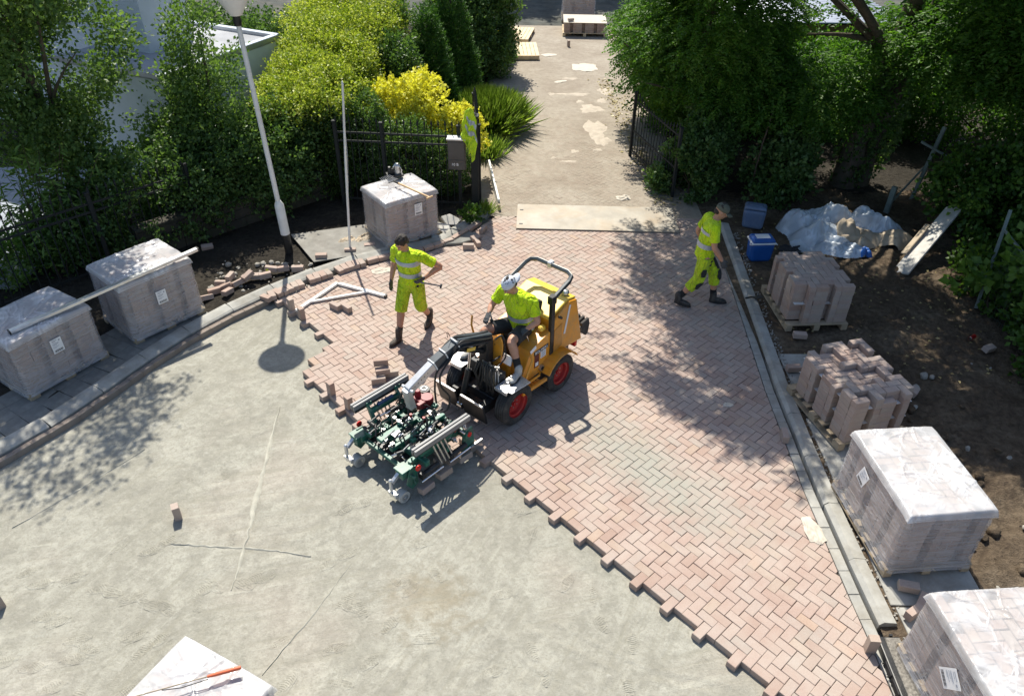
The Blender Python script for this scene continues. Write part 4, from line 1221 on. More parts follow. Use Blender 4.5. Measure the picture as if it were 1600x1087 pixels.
# spilled pale sand on the old driveway
spill = MB()
def blob(x, y, sx, sy, h, seed):
    r_ = random.Random(seed); n = 22; vs = [(x, y, h)]
    for ring, (k, zz) in enumerate(((.55, h * .8), (1.0, -.003))):
        for i in range(n):
            a = 2 * math.pi * i / n; rr = k * (1 + .22 * math.sin(3 * a + seed) + .14 * math.sin(7 * a + 2 * seed) + r_.uniform(-.07, .07))
            vs.append((x + math.cos(a) * sx * rr, y + math.sin(a) * sy * rr, zz))
    fs = [(0, 1 + i, 1 + (i + 1) % n) for i in range(n)] + [(1 + i, 1 + n + i, 1 + n + (i + 1) % n, 1 + (i + 1) % n) for i in range(n)]
    spill.add(vs, fs)
for i, p in enumerate(((2.0, 18.35, .26, .75, .02), (2.15, 17.7, .15, .3, .015), (2.0, 19.95, .3, .32, .015), (1.75, 20.5, .1, .12, .01), (2.35, 20.6, .12, .2, .01), (1.6, 21.1, .5, .12, .012), (2.5, 21.4, .18, .3, .012), (1.0, 21.1, .1, .12, .01), (1.4, 17.0, .1, .1, .008), (.9, 16.6, .06, .07, .008), (1.95, 17.1, .12, .08, .008), (1.25, 16.4, .2, .06, .006), (1.6, 22.5, .22, .12, .01), (.5, 18.8, .12, .1, .008))):
    blob(*p, i)
tag(spill.build('sand_spill', simple('pale_dry_sand', (.44, .385, .315), .95, var=.15, scale=6, bump=.4, bscale=120, spec=.1), None, 60), 'pale patches of spilled dry sand on the driveway', None, None, 'stuff')

# aluminium straightedge across the two left pallets
t = thing('straightedge', 'long aluminium straightedge resting across the two left pallets', 'straightedge', (0, 0, 0))
za = 1.115
P0, P1 = Vector((-6.62, 8.12, .975)), Vector((-4.80, 10.16, za))
b = MB(); b.bar(P0, P1, .075, .045); b.build('profile', M['alu'], t, bevel=.004)
b = MB(); b.bar(P0 - (P1 - P0).normalized() * .006, P0 + (P1 - P0).normalized() * .015, .081, .051); b.build('end_cap', M['black_metal'], t)
b = MB(); b.bar(P1 - (P1 - P0).normalized() * .015, P1 + (P1 - P0).normalized() * .006, .081, .051); b.build('end_cap', M['black_metal'], t)

# orange handled rod on the bottom pallet
t = thing('hooked_rod', 'thin rod with an orange grip lying on the bottom pallet', 'hand tool', (0, 0, 1.0))
A, B_ = Vector((-2.17, 3.42, .03)), Vector((-3.08, 3.12, .02))
d = (B_ - A).normalized()
b = MB(); b.tube([A, A + d * .02, A + d * .2, A + d * .26], [.014, .017, .016, .011], 12); b.build('grip', M['orange_grip'], t, 50)
b = MB(); b.tube([A + d * .25, B_], .005, 8); b.build('rod', M['gold'], t, 50)
b = MB(); b.tube([A + d * .25 + Vector((.0, -.02, -.01)), A + d * .45 + Vector((0, -.03, -.01)), A + d * .6 + Vector((0, -.01, 0))], .004, 8); b.build('hook_wire', M['black_metal'], t, 50)

# fork with T handle and black cutter on the centre pallet
t = thing('stone_fork', 'stone fork with a wooden T handle lying on the centre pallet', 'fork', (0, 0, 0))
zt = .99
A, B_ = Vector((-1.47, 12.2, zt + .06)), Vector((-2.1, 12.80, zt + .05))
d = (B_ - A).normalized(); sd = Vector((-d.y, d.x, 0))
b = MB(); b.tube([A, B_], [.016, .019], 12); b.build('shaft', M['handle_wood'], t, 50)
b = MB(); b.tube([A - sd * .07, A + sd * .07], .016, 12); b.build('handle', M['handle_wood'], t, 50)
b = MB(); b.cyl(B_ - d * .02, B_ + d * .12, .022, .018, 12); b.build('socket', M['black_metal'], t, 50)
C0 = B_ + d * .12
b = MB(); b.tube([C0 - sd * .12, C0, C0 + sd * .12], .009, 8); b.build('crossbar', M['black_metal'], t, 50)
for k in range(7):
    s = -.12 + .04 * k
    b = MB(); b.tube([C0 + sd * s, C0 + sd * s + d * .12 + Vector((0, 0, -.02)), C0 + sd * s * .9 + d * .27 + Vector((0, 0, .01))], .0045, 6); b.build('tine', M['steel'], t, 50)
t = thing('stone_cutter', 'small black and chrome stone cutter standing on the centre pallet', 'stone cutter', (-2.22, 13.25, .99), R(20))
b = MB(); b.box((0, 0, .02), (.30, .22, .03)); b.build('base_plate', M['black_metal'], t, bevel=.004)
b = MB(); b.lathe([(0, .03), (.062, .03), (.068, .08), (.055, .14), (.06, .19), (.03, .23), (0, .235)], (.055, 0, 0), 20); b.build('motor', M['steel'], t, 40)
b = MB(); b.lathe([(0, .03), (.04, .03), (.04, .12), (.03, .17), (0, .18)], (-.085, .02, 0), 16); b.build('tank', M['black_metal'], t, 40)
b = MB(); b.tube([(.06, -.05, .20), (.10, -.08, .18), (.125, -.08, .12), (.11, -.06, .06)], .008, 8); b.build('handle', M['chrome'], t, 50)
b = MB(); b.cyl((-.02, -.02, .07), (-.02, .02, .07), .07, .07, 24); b.build('blade_guard', M['black_metal'], t, 40)
b = MB(); b.cyl((-.02, 0, .16), (.05, 0, .24), .014, .02, 12); b.build('knob', M['chrome'], t, 40)

# white A frame on the paving
t = thing('set_square', 'white folded triangle frame of square tube lying on the paving', 'set square', (0, 0, .028))
Ap, Al, Ar = Vector((-2.97, 10.98, 0)), Vector((-3.42, 10.20, 0)), Vector((-2.14, 10.62, 0))
Al = Ap + (Al - Ap).normalized() * .98; Ar = Ap + (Ar - Ap).normalized() * .95
b = MB(); b.bar(Ap, Al, .06, .04); b.build('left_leg', M['white_paint'], t, bevel=.003)
b = MB(); b.bar(Ap + (Ar - Ap).normalized() * .032, Ar, .06, .04); b.build('right_leg', M['white_paint'], t, bevel=.003)
b = MB(); q0, q1 = Ap + (Al - Ap) * .70, Ap + (Ar - Ap) * .66; b.bar(q0 + Vector((0, 0, .003)), q1 + Vector((0, 0, .003)), .04, .03); b.build('brace', M['white_paint'], t, bevel=.003)
b = MB(); b.box(Ar, (.03, .062, .042), Euler((0, 0, math.atan2((Ar - Ap).y, (Ar - Ap).x))).to_matrix()); b.build('end_cap', M['black_metal'], t)

# cool boxes
def cooler(name, label, loc, rz, body, lid, band, s=1.0, tilt=0.0):
    t = thing(name, label, 'cool box', loc, rz, 'blue cool boxes beside the brick stack'); t.rotation_euler = (tilt, 0, rz)
    b = MB(); b.box((0, 0, .17 * s), (.34 * s, .24 * s, .34 * s), None, 1.12); b.build('body', body, t, bevel=.055 * s, seg=4)
    if band is not None:
        b = MB(); b.box((0, 0, .335 * s), (.396 * s, .285 * s, .03 * s)); b.build('rim', band, t, bevel=.0145 * s, seg=3)
        for sx in (-1, 1):
            b = MB(); b.tube([(sx * .2 * s, -.05 * s, .325 * s), (sx * .215 * s, -.09 * s, .31 * s), (sx * .2 * s, -.15 * s, .335 * s)], .008 * s, 8); b.build('carry_handle', band, t, 50)
    b = MB(); b.box((0, 0, .375 * s), (.385 * s, .275 * s, .06 * s), None, .86); b.build('lid', lid, t, bevel=.028 * s, seg=3)
    b = MB(); b.box((0, 0, .408 * s), (.22 * s, .13 * s, .012 * s)); b.build('lid_recess', M['white_plastic'] if band is not None else lid, t, bevel=.004)
    return t
cooler('cool_box', 'bright blue cool box with a white rim next to the even brick stack', (4.42, 12.05, .0), R(4), M['blue_plastic'], M['blue_plastic'], M['white_plastic'], 1.12)
cooler('cool_box', 'faded blue grey lidded box behind the bright blue one', (4.62, 13.3, .0), R(-18), M['blue_grey_plastic'], M['blue_grey_plastic'], None, 1.12, R(-4))

# heap of plastic sheeting with sacks
t = thing('plastic_heap', 'crumpled heap of bluish plastic sheeting and sacks under the trees', 'plastic heap', (6.05, 12.85, 0), 0)
crumple('plastic_sheet', -.42, .16, .0, 1.15, 1.0, .42, .3, None, M['film_sheet'], None, 41, 90, None, t, 2.4, flat=.42, billow=True)
crumple('plastic_sheet', .1, .42, .0, 1.2, .8, .46, -.2, None, M['film_sheet'], None, 52, 90, None, t, 2.2, flat=.42, billow=True)
crumple('plastic_sheet', .75, .38, .0, 1.15, .7, .36, -.3, None, M['film_sheet'], None, 42, 70, None, t, 2.6, flat=.35, billow=True)
crumple('plastic_sheet', -.2, -.42, .0, 1.35, .6, .26, -.2, None, M['film_sheet'], None, 43, 60, None, t, 2.8, flat=.3, billow=True)
crumple('sack', .5, -.12, .0, .75, .6, .30, .4, None, M['cardboard'], None, 44, 40, None, t, 2.0, flat=.4, billow=True)
crumple('sack', .98, -.12, .0, .8, .6, .22, -.4, None, M['cardboard'], None, 45, 40, None, t, 2.0, flat=.35, billow=True)
crumple('sack', .2, -.05, .08, .5, .5, .26, 1.0, None, M['cardboard'], None, 46, 36, None, t, 2.0, flat=.4, billow=True)
crumple('sack', .35, -.62, .0, .25, .22, .16, 0, None, M['blue_plastic'], None, 47, 24, None, t, 2.4, flat=.4, billow=True)
crumple('film_scrap', 5.1, 12.4, .02, .5, .32, .07, .4, 'dark plastic scrap behind the even brick stack', M['black_cloth'], 'plastic scrap', 48)
# board leaning in the bushes
t = thing('leaning_board', 'weathered pale board leaning out of the bushes on the right', 'board', (0, 0, 0))
b = MB(); b.bar((6.78, 11.55, .03), (8.05, 12.75, .72), .30, .035, (-.3, .2, 1)); b.build('board', M['stone_white'], t, bevel=.004)
b = MB(); b.bar((6.95, 11.95, .2), (7.5, 12.45, .52), .10, .03, (-.3, .2, 1)); b.build('batten', M['cardboard'], t, bevel=.004)
# can
t = thing('drink_can', 'red drink can lying on the soil below the wire fence', 'can', (7.12, 9.62, .035), R(35))
b = MB(); b.cyl((-.06, 0, 0), (.06, 0, 0), .033, .033, 20); b.build('can', M['soda_red'], t, 40)
b = MB(); b.cyl((-.064, 0, 0), (-.058, 0, 0), .028, .031, 20); b.build('end', M['chrome'], t, 40)
b = MB(); b.sph((-4.22, 11.28, .1), .034, 16, 10)
tag(b.build('ball', M['tennis'], None, 180), 'yellow green ball lying in the rubble behind the left kerb', 'ball')
# kerb gully
t = thing('kerb_gully', 'black cast iron kerb gully with side openings at the lower right', 'gully', (3.76, 4.05, 0), R(-1))
b = MB(); b.box((0, 0, .0), (.22, .70, .16)); b.build('frame', M['black_metal'], t, bevel=.012, seg=2)
b = MB(); b.box((.025, 0, .083), (.15, .66, .02)); b.build('grating', simple('grit_covered_iron', (.20, .185, .16), .9, var=.5, scale=40, bump=.9, bscale=90), t, bevel=.003)
for y in (-.17, .02):
    b = MB(); b.box((-.112, y, .02), (.012, .15, .085)); b.build('inlet', M['black_print'], t, bevel=.003)
    b = MB(); b.tube([(-.12, y - .07, .02), (-.15, y - .07, .03), (-.15, y + .07, .03), (-.12, y + .07, .02)], .008, 6); b.build('lug', M['black_metal'], t, 40)
b = MB(); b.box((0.02, .352, .09), (.03, .02, .03)); b.build('hinge', M['black_metal'], t)
# hand tool left on the right kerb
t = thing('black_trowel', 'small black trowel lying on the kerb beside the even brick stack', 'trowel', (3.98, 10.6, .07), R(20))
b = MB(); b.prism([(0, -.05), (.16, -.03), (.16, .03), (0, .05)], (0, 0, .012), (1, 0, 0), (0, 1, 0), (0, 0, 1), .008); b.build('blade', M['black_metal'], t)
b = MB(); b.tube([(-.02, 0, .02), (-.06, 0, .045), (-.17, 0, .045)], [.008, .014, .017], 10); b.build('handle', M['black_metal'], t, 50)

# white board on edge beside the driveway mouth
t = thing('white_plank', 'white plank standing on edge at the left side of the driveway mouth', 'plank', (0, 0, 0))
b = MB(); b.bar((-.56, 15.95, .10), (-.30, 13.95, .10), .04, .2); b.build('plank', M['white_paint'], t, bevel=.004)
b = MB(); b.bar((-.305, 13.96, .08), (-.29, 13.86, .06), .05, .12); b.build('foot', M['cardboard'], t, bevel=.004)

# ------------------------------------------------------------------ iron fence, gates and mailbox
def iron_panel(name_thing, label, cat, A, B_, H, n, parent=None, group=None, rails=(.16, 1.38, 1.55), spear=True, arch=0.0, posts=True, bar=.009):
    t = thing(name_thing, label, cat, (A[0], A[1], 0), math.atan2(B_[1] - A[1], B_[0] - A[0]), group)
    L = math.hypot(B_[0] - A[0], B_[1] - A[1])
    for z in rails:
        b = MB(); b.box((L / 2, 0, z * H / 1.75), (L, .018, .035)); b.build('rail', M['fence_metal'], t)
    tops = [H - arch * math.sin(math.pi * (k + .5) / n) for k in range(n)]
    for k in range(n):
        x = L * (k + .5) / n
        b = MB(); b.tube([(x, 0, .05), (x, 0, tops[k])], bar, 6)
        if spear: b.tube([(x, 0, tops[k]), (x, 0, tops[k] + .03), (x, 0, tops[k] + .12)], [.008, .022, .002], 6)
        b.build('bar', M['fence_metal'], t)
    if posts:
        for x in posts if isinstance(posts, tuple) else (0, L):
            b = MB(); b.box((x, 0, H * .5), (.06, .06, H)); b.box((x, 0, H + .015), (.08, .08, .03)); b.build('post', M['fence_metal'], t, bevel=.004)
    return t
iron_panel('iron_fence', 'dark iron spear topped fence behind the left pallets', 'fence', (-9.3, 8.75), (-5.75, 12.55), 1.45, 36, posts=(0.02, 1.75, 3.5, 5.18))
iron_panel('iron_fence', 'dark iron spear topped fence with the mailbox, between white pole and gate', 'fence', (-3.45, 14.05), (-.98, 13.86), 1.70, 19, posts=(.03, .93, 2.4))
t = thing('gate_post', 'thick dark gate post at the left side of the driveway mouth', 'gate post', (-.76, 13.84, 0))
b = MB(); b.box((0, 0, .95), (.14, .14, 1.9)); b.build('post', M['fence_metal'], t, bevel=.006)
b = MB(); b.box((0, 0, 1.92), (.18, .18, .04)); b.box((0, 0, 1.955), (.12, .12, .04), None, .4); b.build('cap', M['fence_metal'], t, bevel=.004)
iron_panel('iron_gate_leaf', 'iron gate leaf opened inward at the left, below the hanging vest', 'gate', (-.68, 13.95), (-.86, 15.75), 1.7, 15, None, 'leaves of the driveway gate', (.2, .7, 1.45, 1.62), True, -.25)
iron_panel('iron_gate_leaf', 'iron gate leaf opened inward at the right, in front of the dark tree', 'gate', (3.28, 14.6), (2.66, 16.75), 1.45, 17, None, 'leaves of the driveway gate', (.2, .75, 1.55), True, .22)
# mailbox hanging on the fence
t = thing('mailbox', 'dark grey mailbox with house number hanging on the iron fence', 'mailbox', (-1.09, 13.74, .93), R(-4))
b = MB(); b.box((0, 0, .29), (.33, .16, .58)); b.build('body', simple('dark_grey_box', (.06, .057, .052), .5, var=.15), t, bevel=.008)
b = MB(); b.box((0, -.005, .60), (.36, .20, .03)); b.build('lid', M['galv'], t, bevel=.006)
b = MB(); b.box((0, -.082, .385), (.30, .008, .33)); b.build('flap', simple('dark_grey_flap', (.075, .07, .064), .5, var=.15), t, bevel=.003)
b = MB(); b.box((0, -.082, .105), (.30, .008, .19)); b.build('door', simple('dark_grey_door', (.07, .066, .06), .5, var=.15), t, bevel=.003)
text_mesh('house_number', '10 B', .075, M['white_label'], t, (-.03, -.0885, .09), (R(90), 0, 0), .002)
# hi-vis vest on the gate post
def vest():
    n, m_ = 26, 34
    X, Z = np.meshgrid(np.linspace(-.5, .5, n), np.linspace(0, 1, m_)); X, Z = X.ravel(), Z.ravel()
    wdt = np.interp(Z, [0, .05, .2, .5, .8, .93, 1], [.06, .17, .25, .25, .22, .15, .05]) * (1 + .10 * np.sin(Z * 17 + X * 3))
    Q = np.stack([X, Z, 0 * X], 1)
    fold = .035 * np.sin(X * 15 + 2 * Z) * (1.1 - Z) + .015 * noise3(Q, 2.2, 77)
    skew = (1 - Z) * (.06 * np.sign(X) * np.abs(X)) - .04 * (1 - Z)
    V = np.stack([X * wdt + skew, -.115 - fold - .05 * (1 - Z) - .02 * np.cos(X * 3), -.34 * X * (1 - Z) + Z * .80 - .05 * np.cos(X * 11) * (1 - Z)], 1)
    idx = np.arange(n * m_).reshape(m_, n)
    q = np.stack([idx[:-1, :-1], idx[:-1, 1:], idx[1:, 1:], idx[1:, :-1]], -1).reshape(-1, 4)
    return V, q, X, Z
V, q, X, Z = vest()
t = thing('hi_vis_vest', 'fluorescent yellow vest with grey bands hung over the left gate post', 'vest', (-.80, 13.80, 1.32), R(-8))
o = link('vest', raw_mesh('vest', V, q, M['hivis_vest'], nper=4, smooth=True), t)
md = o.modifiers.new('thick', 'SOLIDIFY'); md.thickness = .006
for z0, z1 in ((.66, .76), (.42, .52)):
    k = ((Z[q].mean(1) + .12 * X[q].mean(1)) > z0) & ((Z[q].mean(1) + .12 * X[q].mean(1)) < z1) & (X[q].mean(1) > -.28)
    link('reflective_band', raw_mesh('reflective_band', V + [0, -.006, 0], q[k], M['reflective'], nper=4, smooth=True), t)

# garden wall behind the left kerb
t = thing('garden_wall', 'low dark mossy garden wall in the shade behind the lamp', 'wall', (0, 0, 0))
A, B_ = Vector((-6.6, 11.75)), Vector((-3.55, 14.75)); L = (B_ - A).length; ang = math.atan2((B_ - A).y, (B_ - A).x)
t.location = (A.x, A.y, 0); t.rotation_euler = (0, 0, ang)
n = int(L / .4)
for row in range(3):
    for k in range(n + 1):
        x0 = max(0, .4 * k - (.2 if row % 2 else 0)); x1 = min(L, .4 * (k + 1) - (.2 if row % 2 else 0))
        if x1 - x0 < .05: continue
        b = MB(); b.box(((x0 + x1) / 2, rnd.gauss(0, .003), .09 + .18 * row), (x1 - x0 - .008, .2, .172)); b.build('block', M['shaded_brick'], t, bevel=.005)
b = MB(); b.box((L / 2, 0, .575), (L, .26, .05)); b.build('coping', M['shaded_brick'], t, bevel=.008)
# ================================================================== COMPACT LOADER AND LAYING CLAMP
HEAD = math.atan2(-.76, -.65)
ld = thing('compact_loader', 'orange compact loader with red rims and a dark roll bar, carrying the laying clamp', 'loader', (-.015, 8.25, 0), HEAD)

def wheel(x, y, r, w, side, steer=0.0):
    rw = w / 2
    rot = Matrix.Rotation(steer, 3, 'Z') @ Matrix.Rotation(R(-90) * side, 3, 'X')
    b = MB()
    prof = [(r * .60, -rw * .80), (r * .72, -rw * .96), (r * .88, -rw * .94), (r * .965, -rw * .74)]
    for k in range(4):
        z0 = -rw * .66 + k * rw * .34
        prof += [(r, z0), (r, z0 + rw * .24), (r * .975, z0 + rw * .27), (r * .975, z0 + rw * .32)]
    prof += [(r, rw * .70), (r * .965, rw * .76), (r * .88, rw * .94), (r * .72, rw * .96), (r * .60, rw * .80)]
    b.lathe(prof, (0, 0, 0), 40, rot)
    ty = b.build('wheel', M['rubber'], ld, 32, loc=(x, y, r))
    b = MB(); b.lathe([(r * .61, rw * .86), (r * .60, rw * .60), (r * .50, rw * .52), (r * .47, rw * .1), (r * .30, rw * .02), (r * .28, rw * .12), (r * .12, rw * .14), (r * .11, rw * .3), (0, rw * .32)], (0, 0, 0), 32, rot)
    rim = b.build('rim', M['red'], ty, 35)
    b = MB()
    for k in range(5):
        a = 2 * math.pi * k / 5
        p = rot @ Vector((r * .2 * math.cos(a), r * .2 * math.sin(a), rw * .1)); q = rot @ Vector((r * .2 * math.cos(a), r * .2 * math.sin(a), rw * .2))
        b.cyl(p, q, .011, .011, 6)
    b.build('wheel_nuts', M['steel'], ty)
wheel(.45, .44, .295, .21, 1); wheel(.45, -.44, .295, .21, -1)
wheel(-.47, .44, .285, .20, 1); wheel(-.47, -.44, .285, .20, -1)

XZ = ((0, 0, 0), (1, 0, 0), (0, 0, 1), (0, 1, 0))
def xz(b, poly, y0, y1):
    b.prism(poly, (0, (y0 + y1) / 2, 0), (1, 0, 0), (0, 0, 1), (0, 1, 0), abs(y1 - y0)); return b
b = MB(); xz(b, [(.62, .22), (.62, .36), (-1.0, .36), (-1.0, .24)], -.24, .24); b.build('chassis', M['black_metal'], ld, bevel=.006)
b = MB(); b.cyl((.45, -.36, .295), (.45, .36, .295), .045, .045, 12); b.cyl((-.47, -.36, .285), (-.47, .36, .285), .045, .045, 12); b.build('axle', M['black_metal'], ld, 40)
# side consoles
for s in (1, -1):
    b = MB(); xz(b, [(.27, .40), (.24, .52), (.04, .86), (-.10, .93), (-.40, 1.0), (-.40, .44)], s * .16, s * .385)
    con = b.build('side_console', M['orange'], ld, bevel=.012, seg=2)
    if s > 0: con_l = con
b = MB(); xz(b, [(.30, .30), (.30, .70), (.22, .74), (.2, .30)], -.2, .2); b.build('front_panel', M['orange'], ld, bevel=.01)
# engine housing
b = MB(); xz(b, [(-.40, .46), (-.39, 1.13), (-.74, 1.29), (-.90, 1.255), (-1.08, .50), (-.62, .56), (-.56, .62)], -.40, .40); b.build('engine_housing', M['orange'], ld, bevel=.02, seg=2)
b = MB(); xz(b, [(-.36, 1.14), (-.36, 1.20), (-.74, 1.325), (-.91, 1.285), (-.91, 1.25), (-.74, 1.292)], -.37, .37); b.build('hood', M['yellow_hood'], ld, bevel=.016, seg=2)
b = MB(); b.box((-.56, .28, 1.262), (.17, .10, .004), Matrix.Rotation(R(18), 3, 'Y')); b.build('hood_label', M['white_label'], ld)
b = MB(); b.bar((-.735, .407, 1.24), (-.64, .407, .82), .006, .035, (1, 0, 0)); b.build('strap', M['white_plastic'], ld)
b = MB(); xz(b, [(-.42, .62), (-.42, .98), (-.58, 1.02), (-.60, .66)], .400, .408); b.build('service_panel', simple('dark_orange_panel', (.62, .26, .03), .45, var=.15, dirt=(.3, .2, .1), dirt_amt=.5), ld, bevel=.002)  # service panel in a darker orange than the housing
b = MB(); b.box((-.53, .408, 1.14), (.10, .02, .035), Matrix.Rotation(R(-40), 3, 'Y')); b.build('hood_latch', M['black_metal'], ld, bevel=.006)
b = MB(); b.cyl((-.80, .26, 1.27), (-.80, .26, 1.32), .03, .03, 14); b.lathe([(0, 0), (.052, 0), (.058, .02), (.058, .055), (.045, .075), (0, .085)], (-.80, .26, 1.31), 20); b.build('exhaust_cap', M['steel'], ld, 40)
# counterweight comb at the back
cw = thing('comb_proxy', None, None)
bpy.data.objects.remove(cw)
b = MB(); b.box((-1.16, .10, .60), (.12, .50, .10)); b.box((-1.09, .10, .55), (.10, .44, .14)); rack = b.build('rear_rack', M['black_metal'], ld, bevel=.006)
for k in range(7):
    y = -.12 + .075 * k
    b = MB(); b.prism([(-.10, .10), (.06, .12), (.09, .02), (.06, -.14), (.01, -.16), (-.10, -.05)], (-1.24, y, .60), (-1, 0, 0), (0, 0, 1), (0, 1, 0), .042); b.build('rack_tooth', M['rubber'], rack, bevel=.006)
b = MB(); b.box((-1.02, .30, .42), (.06, .10, .10)); b.build('rear_lamp', M['red_glass'], ld, bevel=.01)
b = MB(); b.box((-1.02, -.30, .42), (.06, .10, .10)); b.build('rear_lamp', M['red_glass'], ld, bevel=.01)
# fenders
for s in (1, -1):
    b = MB(); pts = [(-.47 + .36 * math.cos(a), .285 + .34 * math.sin(a)) for a in np.linspace(R(28), R(152), 9)]
    for (x0, z0), (x1, z1) in zip(pts, pts[1:]):
        b.bar((x0, s * .46, z0), (x1, s * .46, z1), .20, .014, (0, 0, 1) if abs(x1 - x0) > abs(z1 - z0) else (1, 0, 0))
    xz(b, pts + [(-.78, .36), (-.16, .36)][::1], s * .36, s * .375)
    b.build('rear_fender', M['orange'], ld, bevel=.004)
    b = MB(); b.prism([(.66, .30), (.62, .56), (.28, .585), (.24, .30)], (0, 0, .615), (1, 0, 0), (0, s, 0), (0, 0, 1), .012); b.prism([(.66, 0), (.66, .05), (.62, .05)], (0, s * .4, .565), (1, 0, 0), (0, 0, 1), (0, 1, 0), .2)
    b.build('front_fender', M['galv'], ld, bevel=.003)
    b = MB(); b.box((.10, s * .43, .365), (.36, .16, .02))
    for k in range(6): b.box((-.04 + .056 * k, s * .43, .38), (.02, .15, .012))
    b.build('footstep', M['orange'], ld)
    b = MB(); b.bar((-.16, s * .50, .37), (.34, s * .50, .40), .04, .05); b.build('step_rail', M['orange'], ld, bevel=.005)
    b = MB(); b.tube([(.06, s * .39, .845), (.09, s * .45, .80), (.24, s * .47, .58), (.26, s * .47, .52), (.22, s * .47, .49), (-.06, s * .46, .47)], .015, 10); b.build('leg_guard', M['orange'], ld, 50)
# seat
b = MB(); b.box((-.22, 0, .90), (.40, .34, .12)); xz(b, [(-.36, .90), (-.46, 1.34), (-.40, 1.36), (-.30, .94)], -.17, .17); b.build('seat', M['black_cloth'], ld, bevel=.03, seg=3)
b = MB(); b.box((-.2, 0, .72), (.44, .3, .26)); b.build('seat_box', M['black_metal'], ld, bevel=.01)
# roll bar
b = MB()
for s in (1, -1): b.bar((-.385, s * .375, .60), (-.385, s * .375, 1.50), .06, .07, (1, 0, 0))
b.build('roll_bar_post', M['black_metal'], ld, bevel=.008)
b = MB(); b.tube([(-.36, .375, 1.475), (-.72, .375, 1.60), (-.80, .35, 1.63), (-.84, .26, 1.645), (-.84, -.26, 1.645), (-.80, -.35, 1.63), (-.72, -.375, 1.60), (-.36, -.375, 1.475)], .036, 4, hint=(.7, .7, .7)); b.build('roll_bar_hoop', simple('dark_grey_bar', (.045, .055, .06), .35, var=.2, metal=.2), ld, bevel=.008, seg=2)
for s in (1, -1):
    b = MB(); b.box((-.375, s * .375, 1.48), (.10, .085, .12)); b.cyl((-.375, s * .325, 1.5), (-.375, s * .43, 1.5), .02, .02, 10); b.build('hinge', M['black_metal'], ld, bevel=.006)
b = MB(); b.box((-.85, -.04, 1.645), (.09, .07, .09)); b.build('bar_clamp', M['galv'], ld, bevel=.012)
# levers
for s, x, y in ((1, -.02, .21), (-1, .13, -.23)):
    b = MB(); b.tube([(x - .04, y + .05 * s, .93), (x, y, 1.12)], .008, 8); b.build('lever', M['chrome'], ld, 50)
    b = MB(); b.sph((x, y, 1.14), .024, 12, 8); b.build('lever_knob', M['black_metal'], ld, 180)
b = MB(); b.box((-.30, .28, 1.03), (.10, .08, .08)); b.build('fuel_cap', M['yellow_hood'], ld, bevel=.02)
# stickers on the near console: panel plane y = .385
def sticker(name, x, z, w, h, m, parent=con_l, tilt=0.0, y=.388):
    b = MB(); b.box((0, 0, 0), (w, .003, h)); return b.build(name, m, parent, loc=(x, y, z), rot=(0, tilt, 0))
sticker('brand_plate', -.17, .80, .30, .062, M['black_print'])
text_mesh('brand_name', 'BOLMERS', .062, M['white_label'], con_l, (-.17, .3905, .778), (R(90), 0, R(180)))
sticker('warning_sticker', -.08, .66, .095, .20, simple('maroon_sticker', (.12, .02, .025), .4, var=.1))
sticker('warning_picture', -.08, .61, .06, .06, M['white_label'], y=.3905)
sticker('data_plate', -.215, .71, .11, .11, M['white_label'])
for k in range(3): sticker('data_lines', -.215, .74 - .032 * k, .08, .012, M['grey_print'], y=.3905)
sticker('control_sticker', .0, .885, .12, .055, M['white_label'], tilt=R(20))
b = MB(); b.cyl((-.17, .38, .50), (-.17, .42, .50), .045, .045, 18); b.build('filler_cap', M['steel'], con_l, 40)
b = MB(); b.cyl((-.17, .42, .50), (-.17, .432, .50), .028, .028, 14); b.build('filler_cap', M['black_metal'], con_l, 40)
# front column, valves and quick hitch
b = MB(); b.box((.47, -.02, .70), (.13, .15, .84)); b.cyl((.40, -.02, 1.12), (.52, -.02, 1.12), .07, .07, 16); b.build('column', M['black_metal'], ld, bevel=.01)
b = MB(); b.prism([(.10 * math.cos(a), .20 * math.sin(a)) for a in np.linspace(0, 2 * math.pi, 20, endpoint=False)], (.37, .075, .93), (0, 1, 0), (-.25, 0, 1), (1, 0, 0), .02); b.build('dash_plate', M['orange'], ld, bevel=.004)
b = MB(); b.box((.30, .20, .80), (.02, .15, .12), Matrix.Rotation(R(-25), 3, 'Y')); b.build('dash_label', M['white_label'], ld)
rv = random.Random(5)
vb = MB(); vb.box((.50, .17, .62), (.14, .24, .22)); vb.box((.52, -.16, .66), (.10, .12, .2)); vb = vb.build('valve_block', M['black_metal'], ld, bevel=.008)
for k in range(9):
    y = .04 + .03 * k; x = .585 + rv.uniform(-.02, .02)
    b = MB(); b.cyl((x, y, .55), (x + .01, y + rv.uniform(-.01, .01), .84), .012, .012, 8); b.cyl((x, y, .84), (x, y, .875), .016, .016, 6); b.build('spool', M['steel'] if k % 3 else M['gold'], vb, 40)
for k in range(9):
    y = -.02 + .035 * k
    p0 = Vector((.60, y, .82)); b = MB()
    b.tube([p0, p0 + Vector((.04, .01, .05)), p0 + Vector((.09, rv.uniform(-.03, .05), -.1)), p0 + Vector((.07, rv.uniform(-.05, .08), -.3)), p0 + Vector((.0, rv.uniform(-.05, .05), -.44))], .013, 8); b.build('hose', M['hose'], ld, 60)
for y0, y1 in ((-.56, -.20), (-.10, .30)):
    b = MB(); b.prism([(y0, .08), (y1, .08), (y1, .40), (y0, .40)], (.79, 0, 0), (0, 1, 0), (.22, 0, 1), (1, 0, 0), .03); b.build('hitch_plate', M['black_metal'], ld, bevel=.005)
    b = MB(); b.bar((.885, y0, .405), (.885, y1, .405), .03, .02); b.bar((.80, y0, .07), (.80, y1, .07), .03, .03); b.build('hitch_lip', M['steel'], ld, bevel=.003)
